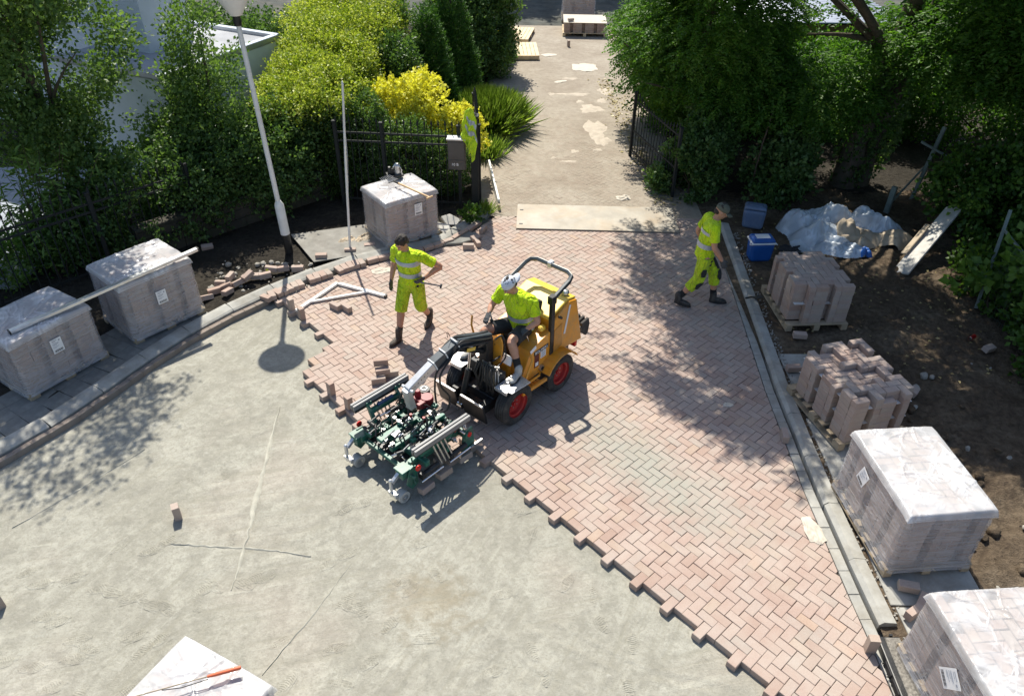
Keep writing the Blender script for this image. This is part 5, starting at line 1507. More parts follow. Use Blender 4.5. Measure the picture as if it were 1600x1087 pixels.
b = MB(); b.bar((.55, -.30, .30), (.80, -.30, .30), .10, .14); b.bar((.55, .2, .28), (.80, .2, .28), .10, .14); b.build('hitch_arm', M['black_metal'], ld, bevel=.006)
b = MB(); b.cyl((.83, -.15, .18), (.70, -.12, .72), .042, .042, 16); b.build('lift_cylinder', M['black_metal'], ld, 40)
b = MB(); b.cyl((.70, -.12, .70), (.66, -.11, 1.02), .022, .022, 12); b.cyl((.83, -.19, .18), (.83, -.11, .18), .05, .05, 14); b.build('piston_rod', M['chrome'], ld, 40)
# boom
E0, E1, E2, E3, E4 = Vector((.42, -.02, 1.13)), Vector((1.0, -.04, 1.335)), Vector((1.36, -.08, 1.185)), Vector((1.74, -.12, 1.0)), Vector((1.70, -.13, .70))
b = MB(); b.bar(E0, E1, .115, .13); b.build('boom', simple('dark_blue_grey_steel', (.05, .062, .072), .35, metal=.2, var=.2), ld, bevel=.006)
b = MB(); b.bar(E1 - (E1 - E0).normalized() * .05, E2, .116, .128); b.build('boom', bpy.data.materials['dark_blue_grey_steel'], ld, bevel=.006)
b = MB(); b.bar(E2, E3, .098, .112); b.build('inner_boom', M['galv'], ld, bevel=.006)
b = MB()
for k in range(5): b.cyl(E2.lerp(E3, .25 + .13 * k) + Vector((.02, .04, .0)), E2.lerp(E3, .25 + .13 * k) + Vector((.02, .048, .0)), .008, .008, 8)
b.build('bolt', M['black_print'], ld)
b = MB(); b.cyl(E3 + Vector((.0, -.10, .02)), E3 + Vector((.0, .10, .02)), .022, .022, 10); b.bar(E3 + Vector((.02, 0, .02)), E4, .10, .085, (1, 0, 0)); b.build('boom_tip', M['galv'], ld, bevel=.008)
for P, D in ((E1, E2 - E1), (E1.lerp(E2, .5), E2 - E1), (E2 - (E2 - E1) * .02, E2 - E1)):
    d = D.normalized(); b = MB(); b.bar(P - d * .008, P + d * .008, .124, .14); b.build('cable_tie', M['white_plastic'], ld, bevel=.002)
b = MB(); b.cyl((.50, -.02, .95), (.93, -.04, 1.20), .035, .035, 14); b.build('boom_cylinder', M['black_metal'], ld, 40)
b = MB(); b.cyl((.92, -.04, 1.195), (1.12, -.05, 1.24), .018, .018, 12); b.build('piston_rod', M['chrome'], ld, 40)
b = MB(); b.box((.78, .015, 1.14), (.16, .004, .05), Matrix.Rotation(R(-18), 3, 'Y')); b.build('yellow_sticker', M['yellow_hood'], ld)
for pts, r_ in (([(.45, .05, 1.12), (.75, .05, 1.22), (1.0, .03, 1.28), (1.25, .0, 1.16), (1.36, -.02, 1.08), (1.40, -.02, .85), (1.38, -.03, .62)], .013),
                ([(.45, .06, 1.16), (.7, .065, 1.26), (.98, .04, 1.38), (1.15, .03, 1.22), (1.33, .02, 1.06), (1.35, .05, .9), (1.27, .10, .72), (1.33, .10, .55), (1.42, .0, .50)], .013),
                ([(.45, -.08, 1.18), (.8, -.10, 1.32), (1.0, -.11, 1.36), (1.3, -.14, 1.2), (1.45, -.22, 1.05), (1.58, -.34, .85), (1.66, -.40, .62), (1.66, -.36, .52)], .014),
                ([(.42, -.04, 1.2), (.7, -.03, 1.29), (1.0, -.05, 1.41)], .016),
                ([(.38, .06, 1.1), (.30, .10, 1.14), (.30, .16, 1.0), (.36, .16, .9), (.5, .12, .85)], .012),
                ([(.36, .03, 1.0), (.30, .14, 1.0), (.34, .2, .86), (.5, .2, .8)], .010)):
    b = MB()
    P = [Vector(p) for p in pts]; fine = []
    for i in range(len(P) - 1):
        p0, p1, p2, p3 = P[max(i - 1, 0)], P[i], P[i + 1], P[min(i + 2, len(P) - 1)]
        for k in range(4):
            u = k / 4; fine.append(.5 * ((2 * p1) + (p2 - p0) * u + (2 * p0 - 5 * p1 + 4 * p2 - p3) * u * u + (3 * p1 - p0 - 3 * p2 + p3) * u ** 3))
    fine.append(P[-1]); b.tube(fine, r_, 8); b.build('hose', M['hose'], ld, 60)
b = MB(); b.tube([(1.0 + .02, -.10, 1.40), (1.03, -.13, 1.47), (1.06, -.12, 1.48), (1.07, -.09, 1.42)], .004, 6); b.build('cable_loop', M['hose'], ld, 60)
b = MB(); b.tube([(.34, -.36, .98), (.36, -.38, 1.12), (.30, -.42, 1.22)], .014, 8); b.build('hand_rail', M['orange'], ld, 50)

# ------------------------------------------------------------------ hydraulic laying clamp
lc = thing('laying_clamp', 'green hydraulic paving clamp with two grey rails hanging from the loader boom', 'paving clamp', (-1.245, 7.0, 0), HEAD - R(2))
def gb(name, m, parent=lc, bevel=.005, smooth=None):
    return lambda b: b.build(name, m, parent, smooth, bevel)
G_ = M['green']
b = MB(); b.bar((-.50, .38, .30), (.50, .38, .30), .07, .09); b.build('side_beam', G_, lc, bevel=.006)
b = MB(); b.bar((-.50, -.38, .30), (.50, -.38, .30), .07, .09); b.build('side_beam', G_, lc, bevel=.006)
for x in (-.44, -.12, .22):
    b = MB(); b.bar((x, -.52, .32), (x, .56, .32), .07, .08); b.build('cross_beam', G_, lc, bevel=.006)
b = MB(); b.bar((.44, -.50, .26), (.44, .52, .26), .05, .05); b.cyl((.44, -.56, .26), (.44, .58, .26), .018, .018, 10); b.build('front_beam', G_, lc, bevel=.005)
b = MB(); b.bar((-.45, -.1, .40), (.42, -.1, .40), .10, .05); b.bar((-.45, .12, .40), (.42, .12, .40), .06, .06); b.build('centre_beam', G_, lc, bevel=.006)
# rails with rubber groove, on brackets
for s in (1, -1):
    y = s * .57
    rr = MB(); rr.bar((-.45, y - .024, .65), (.43, y - .024, .65), .034, .07); rr.bar((-.45, y + .024, .65), (.43, y + .024, .65), .034, .07); rr = rr.build('rail', M['grey_rail'], lc, bevel=.003)
    b = MB(); b.bar((-.449, y, .642), (.429, y, .642), .02, .05); b.box((-.01, y - s * .012, .60), (.87, .07, .035)); b.build('rail_core', M['black_metal'], rr)
    for x in (-.24, .22):
        b = MB(); b.bar((x, s * .40, .33), (x, s * .50, .52), .05, .05, (1, 0, 0)); b.bar((x, s * .49, .5), (x, y, .60), .06, .03, (1, 0, 0)); b.box((x, y - s * .05, .615), (.09, .05, .025)); b.cyl((x - .03, y - s * .06, .63), (x - .03, y - s * .06, .655), .012, .012, 6); b.cyl((x + .03, y - s * .06, .63), (x + .03, y - s * .06, .655), .012, .012, 6)
        b.build('rail_bracket', G_, lc, bevel=.004)
b = MB(); b.bar((-.24, -.50, .50), (.22, -.50, .50), .06, .07); b.build('rail_tie', G_, lc, bevel=.006)
b = MB(); b.cyl((-.14, -.50, .545), (.10, -.50, .545), .024, .024, 12); b.build('blue_cylinder', M['blue_steel'], lc, 40)
b = MB(); b.bar((-.24, .47, .44), (.26, .47, .44), .05, .06); b.build('rail_tie', G_, lc, bevel=.006)
# rotator
b = MB(); b.cyl((-.42, -.16, .42), (-.42, -.16, .56), .085, .085, 20); b.box((-.36, -.2, .50), (.14, .20, .10)); b.build('rotator', simple('dark_red_rotator', (.22, .008, .016), .4, var=.25, scale=10, dirt=(.06, .05, .04), dirt_amt=.6), lc, bevel=.008)
b = MB(); b.cyl((-.36, -.26, .55), (-.36, -.26, .64), .045, .035, 14); b.box((-.28, -.12, .52), (.10, .06, .08)); b.build('swivel_block', bpy.data.materials['dark_red_rotator'], lc, bevel=.006)
b = MB(); b.cyl((-.50, -.30, .42), (-.50, -.30, .56), .075, .075, 20); b.build('motor', M['black_metal'], lc, 40)
b = MB(); b.lathe([(.03, .562), (.045, .562), (.045, .57), (.03, .57)], (-.50, -.30, 0), 18); b.build('motor_ring', M['white_plastic'], lc, 40)
# castors in front
for s in (1, -1):
    y = s * .43 - .02
    b = MB(); b.box((.47, y, .27), (.16, .14, .10)); b.box((.47, y, .34), (.19, .17, .014)); b.bar((.40, y - s * .05, .25), (.42, y + s * .12, .10), .1, .012, (1, 0, 0)); cas = b.build('castor_bracket', G_, lc, bevel=.006)
    b = MB(); b.bar((.50, y - .02, .30), (.645, y - .02, .20), .045, .045); b.build('castor_arm', M['galv'], cas, bevel=.004)
    b = MB(); b.cyl((.655, y - .035, -.02), (.655, y - .035, .22), .022, .022, 12); b.sph((.655, y - .035, .225), .026, 10, 8); b.bar((.655, y - .07, .03), (.655, y + .07, .03), .05, .05); b.build('castor_fork', M['galv'], cas, 40)
    b = MB(); b.cyl((.58, y + .01, .0), (.58, y + .12, .0), .078, .078, 22); b.build('castor_wheel', simple('grey_roller', (.42, .41, .38), .6, var=.15), cas, 40)
    b = MB(); b.cyl((.58, y + .12, .0), (.58, y + .128, .0), .04, .04, 14); b.cyl((.58, y + .128, .0), (.58, y + .14, .0), .014, .014, 8); b.build('wheel_hub', M['steel'], cas, 40)
# clamping side: two low cylinders with rods, linkage of bright bars, jaws
for s in (1, -1):
    for x0, x1 in ((.32, .06), (-.14, -.40)):
        b = MB(); b.cyl((x0, s * .56, .20), (x1, s * .56, .21), .036, .036, 14); b.box((x0, s * .56, .2), (.05, .085, .085)); b.build('clamp_cylinder', M['black_metal'], lc, 40)
        b = MB(); b.cyl((x0 + .05, s * .60, .15), (x1 - .04, s * .60, .16), .014, .014, 10); b.build('piston_rod', M['chrome'], lc, 40)
    for x in (.02, -.04, -.10, -.16):
        b = MB(); b.bar((x + .10, s * .54, .55), (x, s * .58, .20), .018, .02, (1, 0, 0)); b.build('link_bar', M['steel'], lc, bevel=.002)
    b = MB(); b.prism([(.44, 0), (.52, .12), (.46, .34), (.36, .34), (.34, .05)], (0, s * .50, .02), (1, 0, 0), (0, 0, 1), (0, 1, 0), .02); b.build('jaw', G_, lc, bevel=.004)
    b = MB(); b.prism([(-.44, 0), (-.58, .10), (-.55, .38), (-.40, .36), (-.36, .05)], (0, s * .52, .02), (1, 0, 0), (0, 0, 1), (0, 1, 0), .03); b.build('jaw', G_, lc, bevel=.004)
    b = MB(); b.cyl((.37, s * .552, .36), (.37, s * .566, .36), .04, .04, 18); b.build('reflector', M['red_glass'], lc, 40)
    b = MB(); b.cyl((-.47, s * .552, .33), (-.47, s * .566, .33), .034, .034, 18); b.build('reflector', M['red_glass'], lc, 40)
b = MB(); b.box((-.58, .56, .06), (.22, .03, .12)); b.build('jaw_plate', M['steel'], lc, bevel=.003)
b = MB(); b.prism([(-.06, -.05), (.06, -.055), (.06, .05), (-.05, .055)], (.23, .03, .47), (1, 0, 0), (0, 1, 0), (0, 0, 1), .004); b.build('data_plate', M['white_label'], lc)
# fittings
gr = random.Random(9)
for i in range(84):
    x, y = gr.uniform(-.46, .42), gr.uniform(-.44, .50); z = gr.uniform(.34, .47)
    k = gr.random(); b = MB(); a = Matrix.Rotation(gr.choice((0, 0, R(90))) + gr.gauss(0, .15), 3, 'Z')
    if k < .2:
        b.box((x, y, z), (gr.uniform(.05, .13), gr.uniform(.03, .07), gr.uniform(.04, .09)), a); b.cyl((x, y, z), (x, y, z + .06), .012, .012, 6); b.build('bracket', G_, lc, bevel=.004)
    elif k < .52:
        d = a @ Vector((gr.uniform(.07, .13), 0, 0)); p = Vector((x, y, z)); b.cyl(p - d, p + d * .2, .024, .024, 12); b.build('hydraulic_cylinder', M['black_metal'], lc, 40)
        b = MB(); b.cyl(p + d * .2, p + d, .011, .011, 8); b.build('piston_rod', M['chrome'], lc, 40)
    elif k < .72:
        b.box((x, y, z), (.05, .05, .05), a); b.cyl((x, y, z), Vector((x, y, z)) + a @ Vector((.06, 0, .0)), .014, .014, 6); b.build('hydraulic_fitting', M['steel'], lc, bevel=.004)
    elif k < .92:
        b.bar((x - .10, y - .02, z), (x + .10, y + .05, z + .04), .014, .03); b.build('tie_rod', M['steel'], lc, bevel=.002)
    else:
        b.cyl((x, y, z), (x, y, z + .07), .022, .018, 10); b.build('valve_cap', M['red'], lc, 40)
for i in range(26):
    x, y = gr.uniform(-.42, .35), gr.uniform(-.40, .42)
    p = Vector((x, y, .42)); d = Vector((gr.uniform(-.25, .25), gr.uniform(-.25, .25), 0)); b = MB()
    pts = [p, p + Vector((0, 0, .05)) + d * .15, p + d * .5 + Vector((0, 0, gr.uniform(.08, .14))), p + d * .85 + Vector((0, 0, .05)), p + d]
    b.tube(pts, gr.choice((.008, .011)), 8); b.build('hose', M['hose'], lc, 60)
b = MB(); b.box((.0, .0, .21), (.78, .74, .05)); b.build('clamp_bed', M['black_metal'], lc, bevel=.01)
# bricks gripped under the near rail
for i, (x, y, z, a) in enumerate(((.02, .60, .10, 0), (.30, .585, .05, .05), (-.36, .56, .08, -.06), (-.55, .42, .09, 1.5))):
    w = lc.matrix_basis @ Vector((x, y, z)); o = link('brick', LOOSE[i % 4], None, (w.x, w.y, w.z), (R(8 if i < 3 else 0), 0, lc.rotation_euler.z + a))
    tag(o, ('brick gripped under the near rail of the green clamp, middle one', 'brick gripped at the near front corner of the green clamp', 'brick gripped at the near rear corner of the green clamp', 'brick behind the near rear corner of the green clamp')[i], 'brick', 'bricks held by the clamp')
for i, (x, y) in enumerate(((.26, -.47), (.12, -.50))):
    w = lc.matrix_basis @ Vector((x, y, .09)); o = link('brick', LOOSE[i], None, (w.x, w.y, .085), (0, 0, HEAD + R(45)))
    tag(o, ('brick under the far front corner of the green clamp', 'brick under the far rail of the green clamp')[i], 'brick', 'bricks held by the clamp')
# ================================================================== PEOPLE
def organic(mb, name, m, parent, voxel=.012, smooth=4, factor=.5):
    o = link(name, mb.mesh(name, m), parent)
    md = o.modifiers.new('remesh', 'REMESH'); md.mode = 'VOXEL'; md.voxel_size = voxel; md.use_smooth_shade = True
    if smooth:
        sm = o.modifiers.new('smooth', 'SMOOTH'); sm.factor = factor; sm.iterations = smooth
    return o
def catmull(pts, vals, k=4):
    P = [Vector(p) for p in pts]; V = [v if isinstance(v, tuple) else (v, v) for v in vals]; o, w = [], []
    for i in range(len(P) - 1):
        p0, p1, p2, p3 = P[max(i - 1, 0)], P[i], P[i + 1], P[min(i + 2, len(P) - 1)]
        for j in range(k):
            u = j / k
            o.append(.5 * ((2 * p1) + (p2 - p0) * u + (2 * p0 - 5 * p1 + 4 * p2 - p3) * u * u + (3 * p1 - p0 - 3 * p2 + p3) * u ** 3))
            w.append(tuple(V[i][c] + (V[i + 1][c] - V[i][c]) * u for c in (0, 1)))
    o.append(P[-1]); w.append(V[-1]); return o, w
def limb(mb, pts, rad, n=14, hint=None, smooth=True, ends=True):
    if smooth: pts, rad = catmull(pts, rad)
    mb.tube(pts, rad, n, hint)
    if ends:
        for p, r_ in ((pts[0], rad[0]), (pts[-1], rad[-1])):
            rr = min(r_) if isinstance(r_, tuple) else r_
            mb.sph(p, rr * .97, 10, 8)
def along(pts, t):
    P = [Vector(p) for p in pts]; L = [(b - a).length for a, b in zip(P, P[1:])]; s = t * sum(L)
    for a, b, l in zip(P, P[1:], L):
        if s <= l or b is P[-1]: return a.lerp(b, min(1, s / l))
        s -= l
def part_of(pts, t0, t1, n=6):
    return [along(pts, t0 + (t1 - t0) * i / (n - 1)) for i in range(n)]

def hand(parent, wrist, direction, palm_n, curl, m, side, s=1.0):
    """gloved hand: palm, four bent fingers of unequal length and a thumb leaving the side of the palm"""
    d = Vector(direction).normalized(); nrm = Vector(palm_n); nrm = (nrm - d * nrm.dot(d)).normalized(); w = d.cross(nrm) * side
    W = Vector(wrist); b = MB()
    limb(b, [W - d * .015, W + d * .03 * s, W + d * .085 * s], [(.026, .030), (.020, .040), (.017, .042)], 12, hint=nrm)
    for k, (off, L) in enumerate(((-.031, .062), (-.010, .074), (.011, .070), (.031, .055))):
        p = W + d * .088 * s + w * off * s; L *= s; pts = [p - d * .02]; a = 0.0; q = p
        for j, fr_ in enumerate((.45, .32, .23)):
            pts.append(q); dirn = d * math.cos(a) + nrm * math.sin(a) + w * off * .6
            q = q + dirn.normalized() * L * fr_; a += curl
        pts.append(q); b.tube(pts, [.0095 * s, .0098 * s, .0092 * s, .0085 * s, .007 * s][:len(pts)], 8)
        b.sph(q, .0072 * s, 8, 6)
    p = W + d * .028 * s - w * .034 * s
    t1 = (d * .75 - w * .65 + nrm * .25).normalized(); t2 = (d * .9 - w * .05 + nrm * (.3 + curl * .4)).normalized()
    b.tube([W + d * .02 - w * .02, p, p + t1 * .032 * s, p + t1 * .032 * s + t2 * .032 * s], [.013 * s, .0125 * s, .0108 * s, .008 * s], 8); b.sph(p + t1 * .032 * s + t2 * .032 * s, .0082 * s, 8, 6)
    return organic(b, 'glove', m, parent, .0042, 2)

def head(b, c, fwd, up, s=1.0):
    """adds a head to the body mesh: skull, jaw, nose, brow, lips and ears; c is the centre of the skull"""
    f = Vector(fwd).normalized(); u = Vector(up); u = (u - f * u.dot(f)).normalized(); l = u.cross(f)
    rot = Matrix((f, l, u)).transposed()
    P = lambda x, y, z: Vector(c) + f * x * s + l * y * s + u * z * s
    b.sph(P(-.005, 0, .02), (.098 * s, .076 * s, .092 * s), 18, 14, rot)
    b.sph(P(.022, 0, -.045), (.070 * s, .060 * s, .078 * s), 16, 12, rot)
    b.sph(P(.062, 0, -.088), (.030 * s, .033 * s, .026 * s), 12, 8, rot)
    b.tube([P(.088, 0, .005), P(.104, 0, -.028), P(.110, 0, -.042), P(.088, 0, -.052)], [.010 * s, .013 * s, .017 * s, .012 * s], 10)
    b.tube([P(.080, -.04, .014), P(.094, 0, .018), P(.080, .04, .014)], .011 * s, 8)
    b.tube([P(.082, -.022, -.068), P(.094, 0, -.066), P(.082, .022, -.068)], .0085 * s, 8)
    for sg in (1, -1):
        b.sph(P(-.006, sg * .078, -.018), (.020 * s, .010 * s, .032 * s), 10, 8, rot)
        b.sph(P(.066, sg * .036, -.036), (.022 * s, .018 * s, .022 * s), 10, 8, rot)
    return P, rot
def face_details(parent, P, s=1.0):
    b = MB()
    for sg in (1, -1): b.sph(P(.085, sg * .031, -.006), .0095 * s, 10, 8)
    b.build('eye', M['white_plastic'], parent, 180)
    b = MB()
    for sg in (1, -1): b.sph(P(.0925, sg * .031, -.007), .0045 * s, 8, 6)
    b.build('iris', M['hair'], parent, 180)
    b = MB()
    for sg in (1, -1): b.tube([P(.090, sg * .016, .012), P(.0955, sg * .032, .018), P(.083, sg * .052, .012)], .004 * s, 6)
    b.build('eyebrow', M['hair'], parent, 60)
def hair_cap(parent, P, rot, m, s=1.0, grow=1.0):
    b = MB()
    b.sph(P(-.016, 0, .028), (.101 * s * grow, .083 * s * grow, .094 * s * grow), 18, 14, rot)
    b.sph(P(-.055, 0, -.03), (.052 * s, .066 * s, .055 * s), 14, 10, rot)
    r_ = random.Random(4)
    for i in range(60):
        th = r_.uniform(0, 6.28); ph = r_.uniform(0, 1.25)
        d = Vector((math.sin(ph) * math.cos(th), math.sin(ph) * math.sin(th), math.cos(ph)))
        b.sph(P(-.014 + .098 * d.x, .08 * d.y, .028 + .093 * d.z), r_.uniform(.010, .017), 6, 5)
    return organic(b, 'hair', m, parent, .007, 1)
def cap(parent, P, rot, m, visor=1, s=1.0):
    b = MB(); b.sph(P(-.006, 0, .036), (.106 * s, .089 * s, .092 * s), 20, 14, rot)
    # open the dome below the brow
    keep = MB(); ctr = P(0, 0, 0); up = (P(0, 0, 1) - P(0, 0, 0)).normalized()
    idx = {}; 
    for f in b.f:
        if all((Vector(b.v[i]) - ctr).dot(up) > .006 * s for i in f):
            keep.f.append(f)
    keep.v = b.v
    o = keep.build('cap', m, parent, 180); md = o.modifiers.new('thick', 'SOLIDIFY'); md.thickness = .004
    v = MB(); n = 9; vs, fs = [], []
    for i in range(n):
        a = -1.05 + 2.1 * i / (n - 1)
        for k, (rr, zz) in enumerate(((.098, .020), (.145, .018), (.192, .006))):
            ext = 1.0 if k == 0 else (1 - .16 * (abs(a) / 1.05) ** 2)
            x, y = rr * ext * math.cos(a * (1 if k == 0 else .72)), (.084 + (.0 if k == 0 else -.004)) * math.sin(a) * (1 if k == 0 else 1.0)
            vs.append(P(visor * x, y, zz - .03 * abs(math.sin(a)) ** 2 * (k > 0)))
    for i in range(n - 1):
        for k in range(2): fs.append((i * 3 + k, (i + 1) * 3 + k, (i + 1) * 3 + k + 1, i * 3 + k + 1))
    v.add(vs, fs); vo = v.build('visor', m, o, 60); md = vo.modifiers.new('thick', 'SOLIDIFY'); md.thickness = .005
    b2 = MB(); b2.sph(P(-.006, 0, .128), .009 * s, 8, 6); b2.build('button', m, o, 180)
    return o
def shoe(parent, heel, toe, ank, m, name='shoe', hi=.10):
    H, T, A = Vector(heel), Vector(toe), Vector(ank); d = (T - H).normalized(); u = Vector((0, 0, 1)); u = (u - d * u.dot(d)).normalized(); sd = d.cross(u)
    b = MB()
    limb(b, [H + u * .045 + d * .03, H.lerp(T, .35) + u * .05, H.lerp(T, .68) + u * .042, T - d * .045 + u * .036], [(.042, .038), (.046, .040), (.038, .048), (.030, .040)], 14, hint=u)
    limb(b, [H + d * .06 + u * .05, A + Vector((0, 0, hi - .06))], [(.056, .050), (.055, .052)], 14, hint=d)
    o = organic(b, name, m, parent, .008, 2)
    s_ = MB(); n = 16; prof = []
    L = (T - H).length
    for k in range(n):
        a = 2 * math.pi * k / n; x = .5 + .5 * math.cos(a); w_ = .040 + .010 * math.sin(x * 3.1)
        prof.append((x * L, w_ * math.sin(a)))
    s_.prism(prof, H + u * .012, d, sd, u, .024); s_.build('sole', M['black_print'], o, bevel=.004)
    return o

def torso_profile(b, pelvis, waist, chest, neck, side, sx=1.0, grow=0.0):
    g = grow
    limb(b, [Vector(pelvis) - Vector((0, 0, .04)), pelvis, waist, chest, Vector(chest).lerp(Vector(neck), .62), neck],
         [(.115 * sx + g, .155 * sx + g), (.125 * sx + g, .165 * sx + g), (.118 * sx + g, .150 * sx + g), (.128 * sx + g, .178 * sx + g), (.095 * sx + g, .150 * sx + g), (.060 + g, .066 + g)], 20, hint=Vector((1, 0, 0)))

def band(parent, pts, rads, t0, t1, grow, m, name='reflective_band', hint=(1, 0, 0), n=24):
    P, V = catmull(pts, rads, 8); N = len(P) - 1
    i0, i1 = int(t0 * N), max(int(t0 * N) + 1, int(t1 * N))
    b = MB(); b.tube(P[i0:i1 + 1], [(a + grow, c + grow) for a, c in V[i0:i1 + 1]], n, hint, cap=False)
    return b.build(name, m, parent, 60)

TORSO = lambda pelvis, waist, chest, neck: [Vector(pelvis) - Vector((0, 0, .04)), Vector(pelvis), Vector(waist), Vector(chest), Vector(chest).lerp(Vector(neck), .62), Vector(neck)]
def shirt_r(sx, hem): return [(.135 * sx + hem, .172 * sx + hem), (.138 * sx, .178 * sx), (.134 * sx, .168 * sx), (.142 * sx, .192 * sx), (.104 * sx, .158 * sx), (.066, .072)]

def build_person(root, J, sx, style):
    """J: joints in the person's own axes (x ahead, y to their left, z up)"""
    b = MB()
    tp = TORSO(J['pelvis'], J['waist'], J['chest'], J['neck'])
    limb(b, tp, [(.105 * sx, .145 * sx), (.115 * sx, .155 * sx), (.110 * sx, .142 * sx), (.118 * sx, .168 * sx), (.085 * sx, .14 * sx), (.055, .058)], 20, hint=(1, 0, 0))
    hc, hf, hu = J['head'], J['look'], J['hup']
    limb(b, [Vector(J['chest']).lerp(Vector(J['neck']), .8), J['neck'], Vector(hc) - Vector(hu) * .05], [.062, .056, .054], 14)
    P, rot = head(b, hc, hf, hu)
    for s in ('R', 'L'):
        sh, el, wr = J['sh' + s], J['el' + s], J['wr' + s]
        limb(b, [Vector(J['chest']).lerp(Vector(J['neck']), .45), sh, Vector(sh).lerp(Vector(el), .45), el, Vector(el).lerp(Vector(wr), .35), wr], [.06, .058, .052, .043, .044, .029], 14)
        hp, kn, an = J['hp' + s], J['kn' + s], J['an' + s]
        limb(b, [hp, Vector(hp).lerp(Vector(kn), .45), kn, Vector(kn).lerp(Vector(an), .3), Vector(kn).lerp(Vector(an), .7), an], [.092, .084, .060, .061, .046, .037], 14)
    body = organic(b, 'body', M['skin'], root, .010, 3)
    face_details(body, P)
    # shirt
    b = MB(); sr = shirt_r(sx, .012)
    limb(b, tp, sr, 24, hint=(1, 0, 0), ends=False)
    for s in ('R', 'L'):
        sh, el = Vector(J['sh' + s]), Vector(J['el' + s])
        limb(b, [Vector(J['chest']).lerp(Vector(J['neck']), .5), sh, sh.lerp(el, .4), sh.lerp(el, .72)], [.082, .082, .076, .078], 16, ends=False)
    sht = organic(b, 'shirt', M['hivis'], root, .010, 4)
    for t0, t1 in style['bands']: band(sht, tp, sr, t0, t1, .006, M['reflective'])
    # legs
    b = MB(); tr = style['leg']       # fraction of the whole leg the cloth covers, and its mouth radius
    for s in ('R', 'L'):
        line = [J['hp' + s], J['kn' + s], J['an' + s]]
        pts = part_of(line, 0, tr[0], 9)
        limb(b, pts, [tr[1] + (tr[2] - tr[1]) * i / 8 for i in range(9)], 16, ends=False, smooth=False)
    limb(b, [Vector(J['pelvis']) - Vector((0, 0, .09)) + Vector(style.get('seat', (0, 0, 0))), J['pelvis'], Vector(J['pelvis']).lerp(Vector(J['waist']), .55)], [(.11 * sx, .15 * sx), (.132 * sx, .172 * sx), (.124 * sx, .16 * sx)], 20, hint=(1, 0, 0))
    trs = organic(b, style['leg_name'], style['leg_m'], root, .011, 3)
    for s in ('R', 'L'):
        hand(root, J['wr' + s], J['hd' + s], J['pn' + s], style['curl' + s], M['glove'], 1 if s == 'L' else -1, 1.08)
        shoe(root, J['heel' + s], J['toe' + s], J['an' + s], style['shoe'], style.get('shoe_name', 'shoe'), style.get('hi', .10))
        b = MB(); a, k = Vector(J['an' + s]), Vector(J['kn' + s]); limb(b, [a + (k - a) * .0, a + (k - a) * style['sock']], [.048, .051], 14, ends=False, smooth=False); b.build('sock', M['sock'], root, 60)
    if style.get('cap'):
        hair_cap(root, P, rot, M['hair'], .95, .86); cap(root, P, rot, style['cap'], style.get('visor', 1))
    else:
        hair_cap(root, P, rot, M['hair'])
    return trs, P, rot

# worker standing with a hand on the hip
p1 = thing('person', 'worker in a fluorescent yellow shirt and shorts standing with a gloved hand on the hip', 'person', (-1.50, 9.66, 0), math.atan2(-.88, -.48))
J = dict(pelvis=(.02, 0, .94), waist=(.035, 0, 1.10), chest=(.05, .0, 1.30), neck=(.085, -.005, 1.47), head=(.135, -.02, 1.60), look=(.80, -.20, -.56), hup=(.5, -.05, .86),
         shR=(.045, -.195, 1.40), elR=(.02, -.285, 1.13), wrR=(.12, -.285, .90), hdR=(.25, .02, -.97), pnR=(0, 1, 0), shL=(.04, .195, 1.40), elL=(-.13, .43, 1.21), wrL=(.03, .265, 1.05), hdL=(.75, -.55, -.35), pnL=(-.3, -.8, .3),
         hpR=(.03, -.095, .90), knR=(.20, -.085, .50), anR=(.34, -.06, .105), heelR=(.29, -.055, 0), toeR=(.575, -.08, 0), hpL=(.0, .095, .90), knL=(-.03, .105, .49), anL=(-.30, .075, .135), heelL=(-.345, .07, .055), toeL=(-.085, .12, .0))
trs, P, rot = build_person(p1, J, 1.05, dict(bands=((.36, .44), (.57, .66)), leg=(.56, .110, .094), leg_name='shorts', leg_m=M['hivis_trouser'], curlR=.45, curlL=.5, shoe=M['boot'], shoe_name='boot', hi=.16, sock=.30))
b = MB(); b.box((.06, .168, .90), (.10, .02, .035), Matrix.Rotation(R(-15), 3, 'Y')); b.build('pocket_flap', M['black_cloth'], trs, bevel=.006)
# the hammer behind that worker
t = thing('paving_hammer', 'thin handled paving hammer held behind the hip of the standing worker', 'hammer', (0, 0, 0))
A = p1.matrix_basis @ Vector((.10, .235, 1.0)); B_ = p1.matrix_basis @ Vector((-.03, .50, .95)); d = (B_ - A).normalized()
b = MB(); b.tube([A, B_], [.012, .010], 10); b.build('handle', M['grey_rail'], t, 50)
b = MB(); q = d.cross(Vector((0, 0, 1))).normalized(); b.bar(B_ - q * .05, B_ + q * .05, .028, .03); b.build('hammer_head', M['black_metal'], t, bevel=.005)

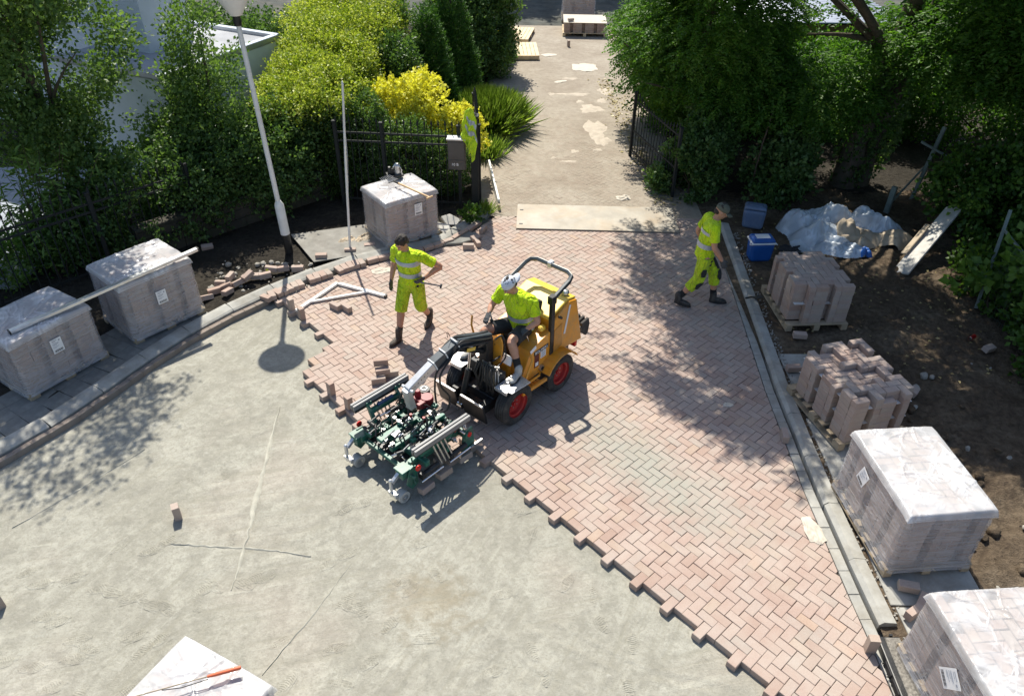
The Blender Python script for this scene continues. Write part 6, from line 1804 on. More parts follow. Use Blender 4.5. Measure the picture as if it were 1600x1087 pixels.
# worker walking to the right
p2 = thing('person', 'worker in an olive cap and fluorescent shirt and trousers walking towards the right kerb', 'person', (3.04, 10.55, 0), math.atan2(-.10, 1)); p2.scale = (1.03, 1.03, 1.03)
J = dict(pelvis=(-.03, 0, .93), waist=(-.02, 0, 1.10), chest=(.015, 0, 1.32), neck=(.055, 0, 1.495), head=(.115, 0, 1.625), look=(.88, .02, -.45), hup=(.5, 0, .86),
         shR=(.025, -.195, 1.425), elR=(.06, -.255, 1.15), wrR=(.21, -.225, .925), hdR=(.45, .05, -.9), pnR=(0, 1, 0), shL=(-.01, .195, 1.425), elL=(-.13, .27, 1.16), wrL=(-.02, .28, .92), hdL=(.3, 0, -.95), pnL=(0, -1, 0),
         hpR=(-.02, -.095, .90), knR=(-.06, -.10, .50), anR=(-.33, -.11, .15), heelR=(-.385, -.115, .065), toeR=(-.11, -.135, .0), hpL=(-.01, .095, .90), knL=(.20, .085, .52), anL=(.24, .07, .105), heelL=(.19, .07, 0), toeL=(.475, .05, .0))
trs, P, rot = build_person(p2, J, 1.0, dict(bands=((.36, .43), (.55, .62)), leg=(.73, .112, .085), leg_name='trousers', leg_m=M['hivis_trouser'], curlR=.35, curlL=.4, shoe=M['shoe'], sock=.33, cap=M['cap_olive'], visor=1, hi=.13))
def patch(parent, line, t0, t1, rad, a0, a1, m, name):
    """a cloth patch wrapped round part of a leg, angles measured from straight ahead towards the wearer's right"""
    pts = part_of(line, t0, t1, 5); b = MB(); vs, fs = [], []; n = 7
    for i, p in enumerate(pts):
        t_ = (pts[min(i + 1, 4)] - pts[max(i - 1, 0)]).normalized(); f = Vector((1, 0, 0)); f = (f - t_ * f.dot(t_)).normalized(); r_ = t_.cross(f) * (1 if t_.z < 0 else -1)
        k = 1 - .35 * abs(i - 2) / 2
        for j in range(n):
            a = (a0 + a1) / 2 + (a1 - a0) * k * (j / (n - 1) - .5)
            vs.append(p + (f * math.cos(a) - r_ * -math.sin(a) * -1) * rad if False else p + (f * math.cos(a) + Vector((0, -1, 0)) * math.sin(a)).normalized() * rad)
    for i in range(4):
        for j in range(n - 1): fs.append((i * n + j, i * n + j + 1, (i + 1) * n + j + 1, (i + 1) * n + j))
    b.add(vs, fs); o = b.build(name, m, parent, 60); md = o.modifiers.new('thick', 'SOLIDIFY'); md.thickness = .006; md.offset = 1
    return o
LR, LL = [J['hpR'], J['knR'], J['anR']], [J['hpL'], J['knL'], J['anL']]
patch(trs, LR, .47, .62, .099, -.3, 1.6, M['black_cloth'], 'knee_patch')
patch(trs, LR, .20, .36, .109, .85, 1.7, M['black_cloth'], 'pocket_patch')
patch(trs, LL, .44, .60, .103, -.6, 1.2, M['black_cloth'], 'knee_patch')
patch(trs, LL, .16, .40, .111, .3, .9, M['black_cloth'], 'pocket_patch')
patch(trs, LR, .02, .05, .124, .1, .9, M['black_cloth'], 'pocket_flap')
patch(trs, LR, .10, .14, .117, .1, .8, M['black_cloth'], 'pocket_flap')

# driver on the loader
p3 = thing('person', 'driver in a pale backward cap, fluorescent shirt and black shorts sitting on the orange loader', 'person', (-.015, 8.25, 0), HEAD)
J = dict(pelvis=(-.20, 0, 1.03), waist=(-.185, 0, 1.19), chest=(-.13, .0, 1.42), neck=(-.06, -.01, 1.605), head=(.02, -.02, 1.725), look=(.80, -.16, -.58), hup=(.55, -.08, .83),
         shR=(-.11, -.22, 1.52), elR=(.01, -.33, 1.28), wrR=(.13, -.275, 1.24), hdR=(.8, .25, -.5), pnR=(.1, .3, -1), shL=(-.13, .22, 1.52), elL=(-.13, .335, 1.25), wrL=(-.02, .255, 1.15), hdL=(.65, -.25, -.35), pnL=(.1, -.2, -1),
         hpR=(-.17, -.10, 1.0), knR=(.25, -.21, 1.06), anR=(.36, -.36, .73), heelR=(.31, -.36, .625), toeR=(.56, -.42, .625), hpL=(-.17, .10, 1.0), knL=(.235, .215, 1.07), anL=(.29, .385, .72), heelL=(.245, .38, .625), toeL=(.52, .44, .625))
trs, P, rot = build_person(p3, J, 1.13, dict(bands=((.38, .46), (.17, .23)), leg=(.44, .108, .098), leg_name='shorts', leg_m=M['black_cloth'], curlR=.7, curlL=.75, shoe=M['shoe_grey'], sock=.42, cap=M['cap_grey'], visor=-1, seat=(.05, 0, .04)))
# ================================================================== HOUSES BEHIND
hs = thing('white_house', 'white painted house wall in the shade behind the trees at upper left', 'house', (-7.45, 16.0, 0), R(-25))
b = MB(); b.box((-4, .6, 2.6), (8, 1.2, 5.2)); b.build('wall', M['wall_white'], hs)
hv, hf = [], []
for row in range(67):
    for k in range(38):
        x = -.105 - .22 * k - (.11 if row % 2 else 0); z = .04 + .077 * row
        if x < -7.9: continue
        o0 = len(hv); dy = -.006 + rnd.gauss(0, .0015)
        for a, c in ((-.105, -.033), (.105, -.033), (.105, .033), (-.105, .033)): hv.append((x + a, 0.001, z + c))
        for a, c in ((-.102, -.030), (.102, -.030), (.102, .030), (-.102, .030)): hv.append((x + a, dy, z + c))
        for f in ((4, 5, 6, 7), (0, 1, 5, 4), (1, 2, 6, 5), (2, 3, 7, 6), (3, 0, 4, 7)): hf.append(tuple(i + o0 for i in f))
me = bpy.data.meshes.new('brick'); me.from_pydata(hv, [], hf); me.materials.append(M['wall_white'])
tag(link('brick', me, hs), kind='stuff')
b = MB(); b.box((-4, .6, 5.3), (8.1, 1.4, .2)); b.build('roof', M['zinc'], hs)

gs = thing('garage', 'low garage with a flat grey felt roof behind the golden hedge', 'garage', (-7.25, 16.5, 0), R(-25))
b = MB(); b.box((0, 0, 1.15), (3.0, 3.3, 2.3)); b.build('wall', M['wall_white'], gs, bevel=.01)
b = MB(); b.box((0, 0, 2.33), (3.0, 3.3, .06)); b.build('roof', M['roof_felt'], gs)
for a, c in (((-1.5, 1.62), (1.5, 1.62)), ((1.47, -1.6), (1.47, 1.6)), ((-1.5, -1.62), (1.5, -1.62))):
    b = MB(); b.bar((*a, 2.385), (*c, 2.385), .14, .10); b.build('parapet', M['zinc'], gs, bevel=.008)

sh = thing('garden_shed', 'shed with a blue grey corrugated roof and brown fascia behind the right hand trees', 'shed', (7.0, 21.8, 0), R(2))
b = MB(); b.box((0, 0, 1.05), (4.6, 4.0, 2.1)); b.build('wall', M['brown_wood'], sh)
b = MB(); n = 90; vs, fs = [], []
for i in range(n + 1):
    y = -2.15 + 4.3 * i / n; z = 2.26 + .03 * math.sin(i * math.pi / 2.0) + .02 * (y + 2.15)
    vs += [(-2.5, y, z), (2.5, y, z)]
for i in range(n): fs.append((2 * i, 2 * i + 1, 2 * i + 3, 2 * i + 2))
b.add(vs, fs); o = b.build('roof', M['corrugated'], sh, 50); md = o.modifiers.new('thick', 'SOLIDIFY'); md.thickness = .01
b = MB(); b.box((0, -2.12, 2.12), (4.9, .05, .2)); b.build('fascia', M['brown_wood'], sh)

terr = thing('terrace', None, None); terr['kind'] = 'structure'
b = MB()
for i in range(14):
    for j in range(12):
        b.box((-13.8 + .41 * i, 10.9 + .41 * j, .01 + rnd.gauss(0, .002)), (.4, .4, .04))
tag(b.build('tile', simple('shaded_pale_terrace_tile', (.30, .33, .37), .85, var=.1), terr), kind='stuff')  # pale tiles with their blue-grey shade put into the colour

# ================================================================== TREES, HEDGES AND SHRUBS
def unit(a): return a / np.maximum(np.linalg.norm(a, axis=1, keepdims=True), 1e-9)
def leaves(name, P, A, L, W, tint, m, parent=None, fold=.25, up=None, seed=0):
    """one folded two-triangle leaf per row: base P, direction A"""
    r_ = np.random.default_rng(seed); n = len(P)
    A = unit(A); S = unit(np.cross(A, unit(r_.normal(size=(n, 3)) + (0 if up is None else up))))
    N = np.cross(S, A)
    L = L * r_.uniform(.7, 1.25, (n, 1)); Wd = W * r_.uniform(.75, 1.2, (n, 1))
    B0 = P; T = P + A * L - N * L * .12; Mi = P + A * L * .48
    V = np.stack([B0, Mi + S * Wd + N * Wd * fold, T, Mi - S * Wd + N * Wd * fold], 1).reshape(-1, 3)
    i0 = np.arange(n)[:, None] * 4
    F = np.concatenate([i0 + [0, 1, 2], i0 + [0, 2, 3]], 1).reshape(-1, 3)
    return link(name, raw_mesh(name, V, F, m, np.repeat(np.clip(tint, 0, 1), 2)), parent)

def blob_points(blobs, n, seed, shell=.55, gap=.35, gf=.55, squash=None):
    r_ = np.random.default_rng(seed)
    w = np.array([(b[1][0] * b[1][1] + b[1][0] * b[1][2] + b[1][1] * b[1][2]) for b in blobs]); w /= w.sum()
    out_p, out_o = [], []
    need = n
    while need > 0:
        k = int(need * 2.2) + 50
        bi = r_.choice(len(blobs), k, p=w)
        C = np.array([b[0] for b in blobs])[bi]; Rr = np.array([b[1] for b in blobs])[bi]
        D = unit(r_.normal(size=(k, 3)))
        lump = 1 + .16 * noise3(D + bi[:, None] * 3.1, .9, seed + 1) + .10 * noise3(D * 1.0 + bi[:, None], 2.2, seed + 2)
        rad = (shell + (1 - shell) * np.sqrt(r_.random(k))) * lump
        P = C + D * Rr * rad[:, None]
        ok = (noise3(P, gf, seed + 3) + .6 * noise3(P, gf * 2.6, seed + 4) > gap - .75) & (P[:, 2] > .04)
        P, D = P[ok][:need], D[ok][:need]
        out_p.append(P); out_o.append(D); need -= len(P)
    return np.concatenate(out_p), np.concatenate(out_o)

def crown(name, blobs, twigs, per, tl, L, W, m, parent, seed, shell=.5, gap=.35, gf=.55, upw=.35, frond=False, droop=0.0, jit=.6, t0=.5, tv=.22):
    r_ = np.random.default_rng(seed + 50)
    P, D = blob_points(blobs, twigs, seed, shell, gap, gf)
    A = unit(D * .8 + np.array([0, 0, upw]) + r_.normal(size=D.shape) * .45)
    if frond: A = unit(A * [1, 1, .35] + [0, 0, -droop])
    tw_t = np.clip(t0 + r_.normal(0, tv, twigs), 0, 1)
    t = np.linspace(.1, 1, per)[None, :, None]
    side = unit(np.cross(A, unit(r_.normal(size=A.shape) * .35 + [0, 0, 1])))
    Q = P[:, None, :] + A[:, None, :] * t * tl - np.array([0, 0, 1]) * (t ** 2) * tl * droop * .6
    if frond:
        sg = np.where(np.arange(per) % 2 == 0, 1, -1)[None, :, None]
        B = A[:, None, :] * .75 + side[:, None, :] * sg * .85 + r_.normal(size=Q.shape) * .18
    else:
        Q = Q + r_.normal(size=Q.shape) * tl * .16
        B = A[:, None, :] * .7 + r_.normal(size=Q.shape) * jit
    tint = np.repeat(tw_t, per) + r_.normal(0, .10, twigs * per)
    return leaves(name, Q.reshape(-1, 3), B.reshape(-1, 3), L, W, tint, m, parent, seed=seed, up=np.array([0, 0, 1.1]) if frond else np.array([0, 0, .5]))

def trunk(parent, pts, rad, m=None, name='trunk', seed=0):
    P, Rr = catmull(pts, rad, 5); b = MB(); r_ = random.Random(seed)
    b.tube([p + Vector((r_.uniform(-.01, .01), r_.uniform(-.01, .01), 0)) for p in P], [max(x[0] * r_.uniform(.92, 1.08), .004) for x in Rr], 10)
    return b.build(name, m or M['bark'], parent, 70)
def limbs(parent, base, ends, r0, seed=0, name='limb'):
    r_ = random.Random(seed)
    for e in ends:
        a, e = Vector(base), Vector(e); mid = a.lerp(e, .5) + Vector((r_.uniform(-.15, .15), r_.uniform(-.15, .15), r_.uniform(.0, .2)))
        trunk(parent, [a, mid, e], [r0, r0 * .6, r0 * .15], None, name, seed)

# --- right: feathery dark tree beside the gate
t = thing('yew_tree', 'feathery dark green tree overhanging the right gate leaf and driveway edge', 'tree', (3.9, 16.6, 0))
trunk(t, [(0, 0, -.1), (.05, 0, 1.5), (.1, .1, 3.2), (.2, .2, 6.0)], [.16, .13, .10, .05]); trunk(t, [(.5, -.4, -.1), (.55, -.4, 1.2), (.6, -.2, 3.0)], [.06, .05, .03], None, 'stem')
limbs(t, (.05, 0, 1.4), [(-1.6, .6, 2.4), (-1.2, -.6, 1.9), (1.2, -.9, 2.0), (.3, -1.2, 2.3), (-1.4, 1.8, 2.6)], .05, 3)
crown('crown', [((-.2, .6, 2.5), (1.25, 1.7, 1.0)), ((.3, -.3, 3.2), (1.5, 1.7, 1.3)), ((-.4, 2.4, 2.1), (1.05, 1.6, 1.0)), ((.9, -.8, 2.0), (1.0, .9, .8)), ((.1, .4, 4.4), (1.2, 1.4, 1.4)), ((.2, 1.4, 1.2), (.9, 1.2, .7))], 9500, 14, .42, .085, .020, LEAF['yew'], t, 201, .45, .38, .6, .1, True, .25, t0=.52)
# --- right: big ivy-clad tree, its canopy reaching over the paving above the picture
t = thing('ivy_clad_tree', 'large tree with twin ivy clad trunks in the dark behind the plastic heap', 'tree', (7.2, 15.4, 0))
tr_ = trunk(t, [(-.1, 0, -.1), (-.02, 0, 1.2), (.18, 0, 2.6), (.3, -.1, 4.5), (.2, -.5, 6.5)], [.30, .22, .19, .15, .08]); trunk(t, [(.25, .05, -.1), (.35, .05, 1.2), (.65, .1, 2.8), (1.0, .2, 5.0)], [.22, .16, .14, .08], None, 'trunk')
limbs(t, (.2, 0, 2.6), [(2.2, -1.0, 3.1), (3.6, -1.6, 3.4), (-1.8, -.6, 3.2), (-2.6, -1.0, 4.6), (1.0, 1.8, 3.8), (2.6, -.2, 2.4), (-3.4, -1.2, 5.6), (-5.0, -1.2, 5.9), (-4.4, -3.4, 6.1)], .09, 4)
crown('crown', [((-1.2, .3, 2.0), (1.5, 1.2, .65)), ((1.8, -.3, 3.1), (2.0, 1.6, .9)), ((4.0, -.6, 3.2), (1.9, 1.8, 1.0)), ((1.9, -1.3, 3.8), (1.6, 1.4, .9)), ((3.0, -2.6, 3.9), (2.0, 1.6, .9)), ((5.6, -2.2, 3.4), (1.8, 1.9, 1.2))], 11000, 13, .45, .10, .024, LEAF['yew'], t, 202, .4, .40, .6, .1, True, .3, t0=.45)
crown('inner_sprays', [((.5, -.3, 3.0), (1.1, .7, .7)), ((-.5, .2, 3.3), (1.0, .8, .5))], 170, 13, .42, .10, .024, LEAF['yew'], t, 206, .1, .6, .9, .1, True, .3)
crown('upper_crown', [((-3.5, -1.3, 5.9), (1.9, 2.1, 1.5)), ((-1.3, -2.2, 6.2), (2.2, 2.2, 1.6)), ((1.4, -2.0, 6.3), (2.3, 2.3, 1.5)), ((-1.5, -3.0, 6.4), (1.3, 1.2, .8)), ((4.2, -2.5, 6.0), (2.2, 2.4, 1.5)), ((-5.1, -.9, 6.0), (1.2, 1.3, .8)), ((-5.0, -2.6, 6.2), (1.1, 1.4, .7)), ((-4.0, -3.5, 6.3), (1.1, 1.1, .7)), ((-5.9, -1.9, 6.1), (.6, .7, .4)), ((-5.3, .5, 6.0), (.8, 1.0, .5))], 9600, 13, .5, .11, .028, LEAF['yew'], t, 203, .3, .42, .5, .1, True, .25)
crown('ivy', [((-.02, -.02, 1.3), (.30, .28, 1.5)), ((.45, .05, 1.6), (.26, .26, 1.6))], 900, 6, .12, .07, .032, LEAF['gloss'], t, 204, .9, .2, 1.2)
# --- dark backdrop hedge and trees further right
for i, (label, x, y, blobs, sd, tw, lm) in enumerate((
    ('dark overgrown hedge filling the gap below the shed roof', 5.8, 18.6, [((-1.6, 0, 1.0), (1.4, .8, 1.1)), ((0, .1, .95), (1.5, .8, 1.05)), ((1.7, 0, 1.0), (1.5, .8, 1.1)), ((3.4, 0, 1.1), (1.5, .8, 1.3))], 211, 4200, 'yew'),
    ('dark evergreen mass at the upper right edge beyond the twin trunks', 11.6, 17.6, [((-1.2, .3, 1.3), (1.6, 1.0, 1.2)), ((1.0, .2, 1.6), (1.8, 1.2, 1.6)), ((3.0, -.4, 1.6), (1.8, 1.4, 1.8))], 212, 3800, 'yew'),
    ('dark leafy bush on the far right behind the wire fence', 10.2, 12.6, [((0, 0, .9), (1.3, 1.2, 1.0)), ((1.4, -.8, 1.1), (1.3, 1.4, 1.3)), ((-.8, .9, .8), (1.1, .9, .9))], 213, 3400, 'bramble'))):
    t = thing('dark_hedge', label, 'hedge', (x, y, 0), 0, 'dark growth under the right hand trees')
    b = MB()
    for k in range(5): b.tube([(rnd.uniform(-1.2, 1.2), 0, -.05), (rnd.uniform(-1.3, 1.3), .1, .7), (rnd.uniform(-1.5, 1.5), .1, 1.4)], [.04, .03, .012], 7)
    tag(b.build('stems', M['twig'], t, 60), kind='stuff')
    crown('foliage', blobs, tw, 12, .34, .085, .03, LEAF[lm], t, sd, .4, .3, .6)
# --- shrubs at the right
def shrub(name, label, loc, blobs, twigs, per, tl, L, W, m, seed, cat='shrub', group=None, shell=.4, gap=.3, gf=.7, **kw):
    t = thing(name, label, cat, (loc[0], loc[1], 0), 0, group); r_ = random.Random(seed)
    b = MB()
    for k in range(7):
        bb = blobs[k % len(blobs)]; c = Vector(bb[0]); e = c + Vector((r_.uniform(-.6, .6) * bb[1][0], r_.uniform(-.6, .6) * bb[1][1], r_.uniform(-.2, .5) * bb[1][2]))
        b.tube([(c.x * .4 + r_.uniform(-.1, .1), c.y * .4, -.03), (c.x * .7, c.y * .7, c.z * .5), e], [.022, .016, .005], 6)
    tag(b.build('stems', M['twig'], t, 60), kind='stuff')
    crown('foliage', blobs, twigs, per, tl, L, W, m, t, seed, shell, gap, gf, **kw)
    return t
shrub('ivy_bush', 'dense ivy bush at the hinge side of the right gate leaf', (3.62, 14.75), [((0, 0, .5), (.62, .45, .6)), ((.35, .5, .8), (.5, .6, .75)), ((-.25, .25, .2), (.5, .4, .3))], 1700, 9, .16, .075, .034, LEAF['gloss'], 221)
shrub('laurel_shrub', 'small dark laurel shrub behind the faded blue box', (5.25, 14.6), [((0, 0, .45), (.6, .5, .55)), ((.4, .3, .6), (.5, .5, .6))], 800, 9, .2, .10, .036, LEAF['gloss'], 222)
shrub('bramble_bush', 'leafy bramble bush over the leaning board on the right', (8.75, 12.2), [((0, 0, .6), (.7, .6, .65)), ((.6, .3, 1.0), (.9, .8, .7)), ((-.95, -1.1, .3), (.35, .35, .3)), ((1.5, -.3, 1.25), (.9, .8, .6)), ((-.35, 1.0, .9), (.6, .5, .5))], 1500, 9, .3, .095, .040, LEAF['bramble'], 223)
shrub('broadleaf_sapling', 'young broad leaved sapling hanging bright leaves in front of the wire fence', (7.9, 10.2), [((-.1, -.1, .8), (.35, .3, .25)), ((.55, 0, 1.05), (.5, .45, .35)), ((.9, -.5, .8), (.5, .4, .35)), ((-.45, .1, .55), (.25, .2, .12)), ((.3, -.9, .5), (.5, .4, .4))], 190, 7, .3, .17, .065, LEAF['bramble'], 224, cat='sapling', shell=.2, t0=.7)
shrub('ground_ivy', 'low green creeper along the foot of the wire fence', (7.95, 8.7), [((0, 0, .28), (.60, 1.4, .42)), ((.15, -1.2, .35), (.55, 1.1, .45)), ((.1, 1.3, .5), (.5, .7, .6)), ((.7, .2, .8), (.6, 1.4, .7))], 1500, 8, .2, .09, .036, LEAF['bramble'], 225, cat='creeper')
# wire fence
t = thing('wire_fence', 'sagging green wire mesh fence with leaning grey posts at the right edge', 'fence', (7.62, 10.45, 0), math.atan2(-3.2, .55))
b = MB(); Lf = 3.3
for k in range(42):
    x = .05 + Lf * k / 42; b.tube([(x, .03 * math.sin(k * .7), .02), (x + .02, .04 * math.sin(k * .7 + .6), .65), (x + .05, .05 * math.sin(k * .5), 1.22)], .0035, 4)
for k in range(16):
    z = .04 + 1.2 * k / 15; b.tube([(Lf * i / 8, .04 * math.sin(i * 1.1 + k * .2), z + .02 * math.sin(i * 1.7)) for i in range(9)], .0035, 4)
tag(b.build('mesh_wire', M['wire'], t), kind='stuff')
for p0, p1, w in (((-.05, .0, 0), (-.65, .45, 1.45), .05), ((-.45, .3, 1.2), (.9, -.05, 1.15), .035), ((1.9, .03, 0), (1.95, .05, 1.3), .045)):
    b = MB(); b.bar(p0, p1, w, w); b.build('post', M['post_grey'], t, bevel=.004)
t = thing('old_fence_frame', 'leaning grey fence post with crossed rails in the dark below the right trees', 'fence', (7.5, 14.0, 0))
for p0, p1, w in (((0, 0, 0), (.02, .02, .55), .10), ((.72, .55, 0), (1.0, .75, 1.5), .07), ((.55, .6, 1.25), (1.75, -.1, .75), .05), ((.0, 0, .15), (.85, .7, .7), .035)):
    b = MB(); b.bar(p0, p1, w, w * .8); b.build('post', M['post_grey'], t, bevel=.005)
t = thing('bare_pole', 'thin bare stem rising beside the dark tree right of the gate', 'stem', (4.9, 14.7, 0))
trunk(t, [(0, 0, 0), (.05, .02, .9), (.16, .05, 1.9)], [.02, .017, .012], M['twig'], 'stem')

# --- left: tall tree, airy tree, lance leaved bush, shrubs behind the fence
t = thing('leafy_tree', 'tall leafy tree at the upper left corner in front of the white house', 'tree', (-8.0, 12.7, 0))
trunk(t, [(0, 0, -.1), (.1, 0, 1.4), (.0, -.1, 3.0), (.3, -.5, 5.6)], [.14, .11, .09, .04]); limbs(t, (.05, 0, 1.8), [(-1.2, .2, 3.4), (1.1, -.4, 3.4), (.4, -1.0, 4.6), (-.6, .8, 3.6), (1.3, -1.2, 5.2)], .045, 6)
crown('crown', [((-.4, .2, 2.9), (1.5, 1.2, .9)), ((-1.5, .1, 3.5), (1.2, 1.1, 1.0)), ((.5, -.2, 3.6), (1.3, 1.1, .9)), ((.75, -.7, 4.9), (.9, .9, .8)), ((.1, -.3, 2.0), (.9, .7, .5)), ((-.7, -1.2, 4.9), (1.1, .9, .7)), ((.2, -1.5, 5.3), (.7, .6, .5)), ((1.75, -1.3, 5.2), (.75, .65, .5)), ((1.5, -2.3, 5.0), (.6, .7, .45))], 4500, 12, .36, .080, .027, LEAF['tree'], t, 231, .2, .58, .75)
t = thing('slender_tree', 'slender airy tree between the white house corner and the lamp', 'tree', (-5.9, 14.1, 0))
trunk(t, [(0, 0, -.1), (.1, 0, 1.0), (.2, .1, 2.2), (.25, .1, 3.3)], [.06, .05, .035, .01]); limbs(t, (.1, 0, .9), [(-.9, .2, 2.0), (.9, 0, 1.9), (.3, -.6, 1.8), (-.4, .4, 2.8)], .025, 8)
crown('crown', [((0, 0, 1.5), (1.0, .8, .9)), ((.2, .1, 2.4), (.65, .6, .8)), ((-.75, .1, 1.2), (.8, .7, .8)), ((.85, .1, 1.3), (.7, .7, .9)), ((.15, .1, 3.2), (.4, .4, .5))], 1800, 11, .32, .078, .025, LEAF['tree'], t, 232, .1, .62, 1.0)
t = thing('lance_leaved_bush', 'upright bush of fresh green lance shaped leaves at the left edge', 'bush', (-7.9, 11.55, 0))
b = MB(); r_ = np.random.default_rng(240); stems = []
LP, LA = [], []
for k in range(34):
    x, y = r_.normal(0, .22, 2); lx, ly = r_.normal(0, .32, 2); hgt = r_.uniform(1.0, 2.3)
    pts = [Vector((x, y, 0)), Vector((x + lx * .35, y + ly * .35, hgt * .5)), Vector((x + lx, y + ly, hgt))]
    b.tube(pts, [.010, .007, .003], 5)
    for q in np.linspace(.25, 1, 30):
        p = along(pts, q); a = r_.uniform(0, 6.28); LP.append(p); LA.append((math.cos(a), math.sin(a), -.25 + r_.normal(0, .3)))
b.build('stems', M['twig'], t, 60)['kind'] = 'stuff'
leaves('foliage', np.array(LP), np.array(LA), .20, .020, np.clip(.5 + r_.normal(0, .22, len(LP)), 0, 1), LEAF['bamboo'], t, seed=241, up=np.array([0, 0, 1.0]))
for i, (label, x, y, blobs, tw, m_) in enumerate((
    ('glossy shrub behind the iron fence and the leftmost pallets', -6.85, 12.25, [((0, 0, .8), (.8, .7, .9)), ((.8, .5, .7), (.7, .6, .8)), ((-.8, -.5, .6), (.7, .6, .6))], 2000, 'gloss'),
    ('glossy shrub behind the garden wall left of the lamp', -5.35, 13.45, [((0, 0, .8), (.75, .6, .85)), ((.6, .5, .9), (.7, .6, .9)), ((-.55, -.2, .9), (.7, .6, .8))], 2200, 'gloss'),
    ('glossy shrub directly behind the lamp post', -4.35, 14.5, [((0, 0, .8), (.65, .55, .85)), ((.4, .5, .8), (.6, .6, .85))], 1700, 'gloss'),
    ('low bright green plant behind the iron fence at the left edge', -8.7, 11.1, [((0, 0, .3), (.7, .6, .35)), ((.8, .9, .3), (.6, .6, .35))], 520, 'bamboo'))):
    shrub('garden_shrub', label, (x, y), blobs, tw, 9, .24, .075, .028, LEAF[m_], 250 + i, group='shrubs behind the left fence', gap=.38)
# --- golden privet hedge
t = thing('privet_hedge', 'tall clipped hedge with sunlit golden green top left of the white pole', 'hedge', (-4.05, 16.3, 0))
b = MB()
for k in range(14):
    x, y = rnd.uniform(-.6, .6), rnd.uniform(-1.8, 2.4); b.tube([(x, y, -.05), (x + rnd.uniform(-.1, .1), y, 1.0), (x + rnd.uniform(-.2, .2), y + rnd.uniform(-.2, .2), 2.0)], [.03, .022, .008], 6)
tag(b.build('stems', M['twig'], t, 60), kind='stuff')
def hedge_box(name, x0, x1, y0, y1, zt, n, per, L, W, m, parent, seed, part):
    """twigs over the faces of a clipped hedge: part 'top' or 'sides'"""
    r_ = np.random.default_rng(seed)
    if part == 'top':
        P = np.stack([r_.uniform(x0, x1, n), r_.uniform(y0, y1, n), np.zeros(n)], 1); P[:, 2] = zt(P[:, 0], P[:, 1]) + .10 * noise3(P, .9, seed) + .07 * noise3(P, 2.3, seed + 1) - np.abs(r_.normal(0, .07, n)); A = unit(np.array([0, 0, 1.0]) + r_.normal(size=(n, 3)) * .5)
    else:
        s = r_.random(n); side = np.where(s < .5, 0, np.where(s < .78, 1, 2))
        x = np.where(side == 0, r_.uniform(x0, x1, n), np.where(side == 1, x1, x0)); y = np.where(side == 0, y0, r_.uniform(y0, y1, n))
        P = np.stack([x, y, np.zeros(n)], 1); P[:, 2] = r_.uniform(.05, 1, n) * zt(x, y)
        dpt = np.abs(r_.normal(0, .12, n)) + .10 * noise3(P, .8, seed + 2) + .08 * noise3(P, 2.1, seed + 3)
        nr = np.stack([np.where(side == 1, 1, np.where(side == 2, -1, 0)), np.where(side == 0, -1, 0), 0 * x], 1)
        P = P - nr * dpt[:, None]; A = unit(nr * .8 + [0, 0, .5] + r_.normal(size=(n, 3)) * .5)
    t_ = np.linspace(.1, 1, per)[None, :, None]
    Q = P[:, None] + A[:, None] * t_ * .24 + r_.normal(size=(n, per, 3)) * .035
    B = A[:, None] * .6 + r_.normal(size=(n, per, 3)) * .55
    tint = np.repeat(np.clip(.5 + r_.normal(0, .24, n), 0, 1), per) + r_.normal(0, .12, n * per)
    leaves(name, Q.reshape(-1, 3), B.reshape(-1, 3), L, W, tint, m, parent, seed=seed, up=np.array([0, 0, .5]))
zt = lambda x, y: 1.62 + .16 * np.clip(y + 2.0, 0, 5) + 0 * x
hedge_box('side_foliage', -.88, .80, -1.9, 3.2, zt, 6400, 9, .065, .024, LEAF['privet_shaded'], t, 262, 'sides')
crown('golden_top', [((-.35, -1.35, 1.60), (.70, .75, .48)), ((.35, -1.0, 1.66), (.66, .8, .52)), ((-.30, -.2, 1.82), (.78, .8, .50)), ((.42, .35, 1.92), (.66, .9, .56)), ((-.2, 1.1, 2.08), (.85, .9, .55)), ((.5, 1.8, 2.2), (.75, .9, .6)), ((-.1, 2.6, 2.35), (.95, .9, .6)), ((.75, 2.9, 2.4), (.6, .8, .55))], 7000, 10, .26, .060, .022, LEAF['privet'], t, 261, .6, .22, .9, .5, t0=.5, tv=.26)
shrub('evergreen_bush', 'dark green bush filling the space between golden hedge and conifers', (-2.75, 17.6), [((0, 0, 1.2), (.55, .8, 1.1)), ((.1, 1.4, 1.4), (.6, .8, 1.1))], 2000, 10, .24, .075, .028, LEAF['gloss'], 263, cat='bush')
shrub('far_hedge', 'dark hedge beyond the garage roof at the top left', (-7.6, 21.2), [((-2.0, .6, .9), (1.6, .8, 1.3)), ((0, 0, .9), (1.6, .8, 1.2)), ((1.9, -.6, .9), (1.5, .8, 1.1))], 3000, 9, .3, .09, .034, LEAF['gloss'], 264, cat='hedge')
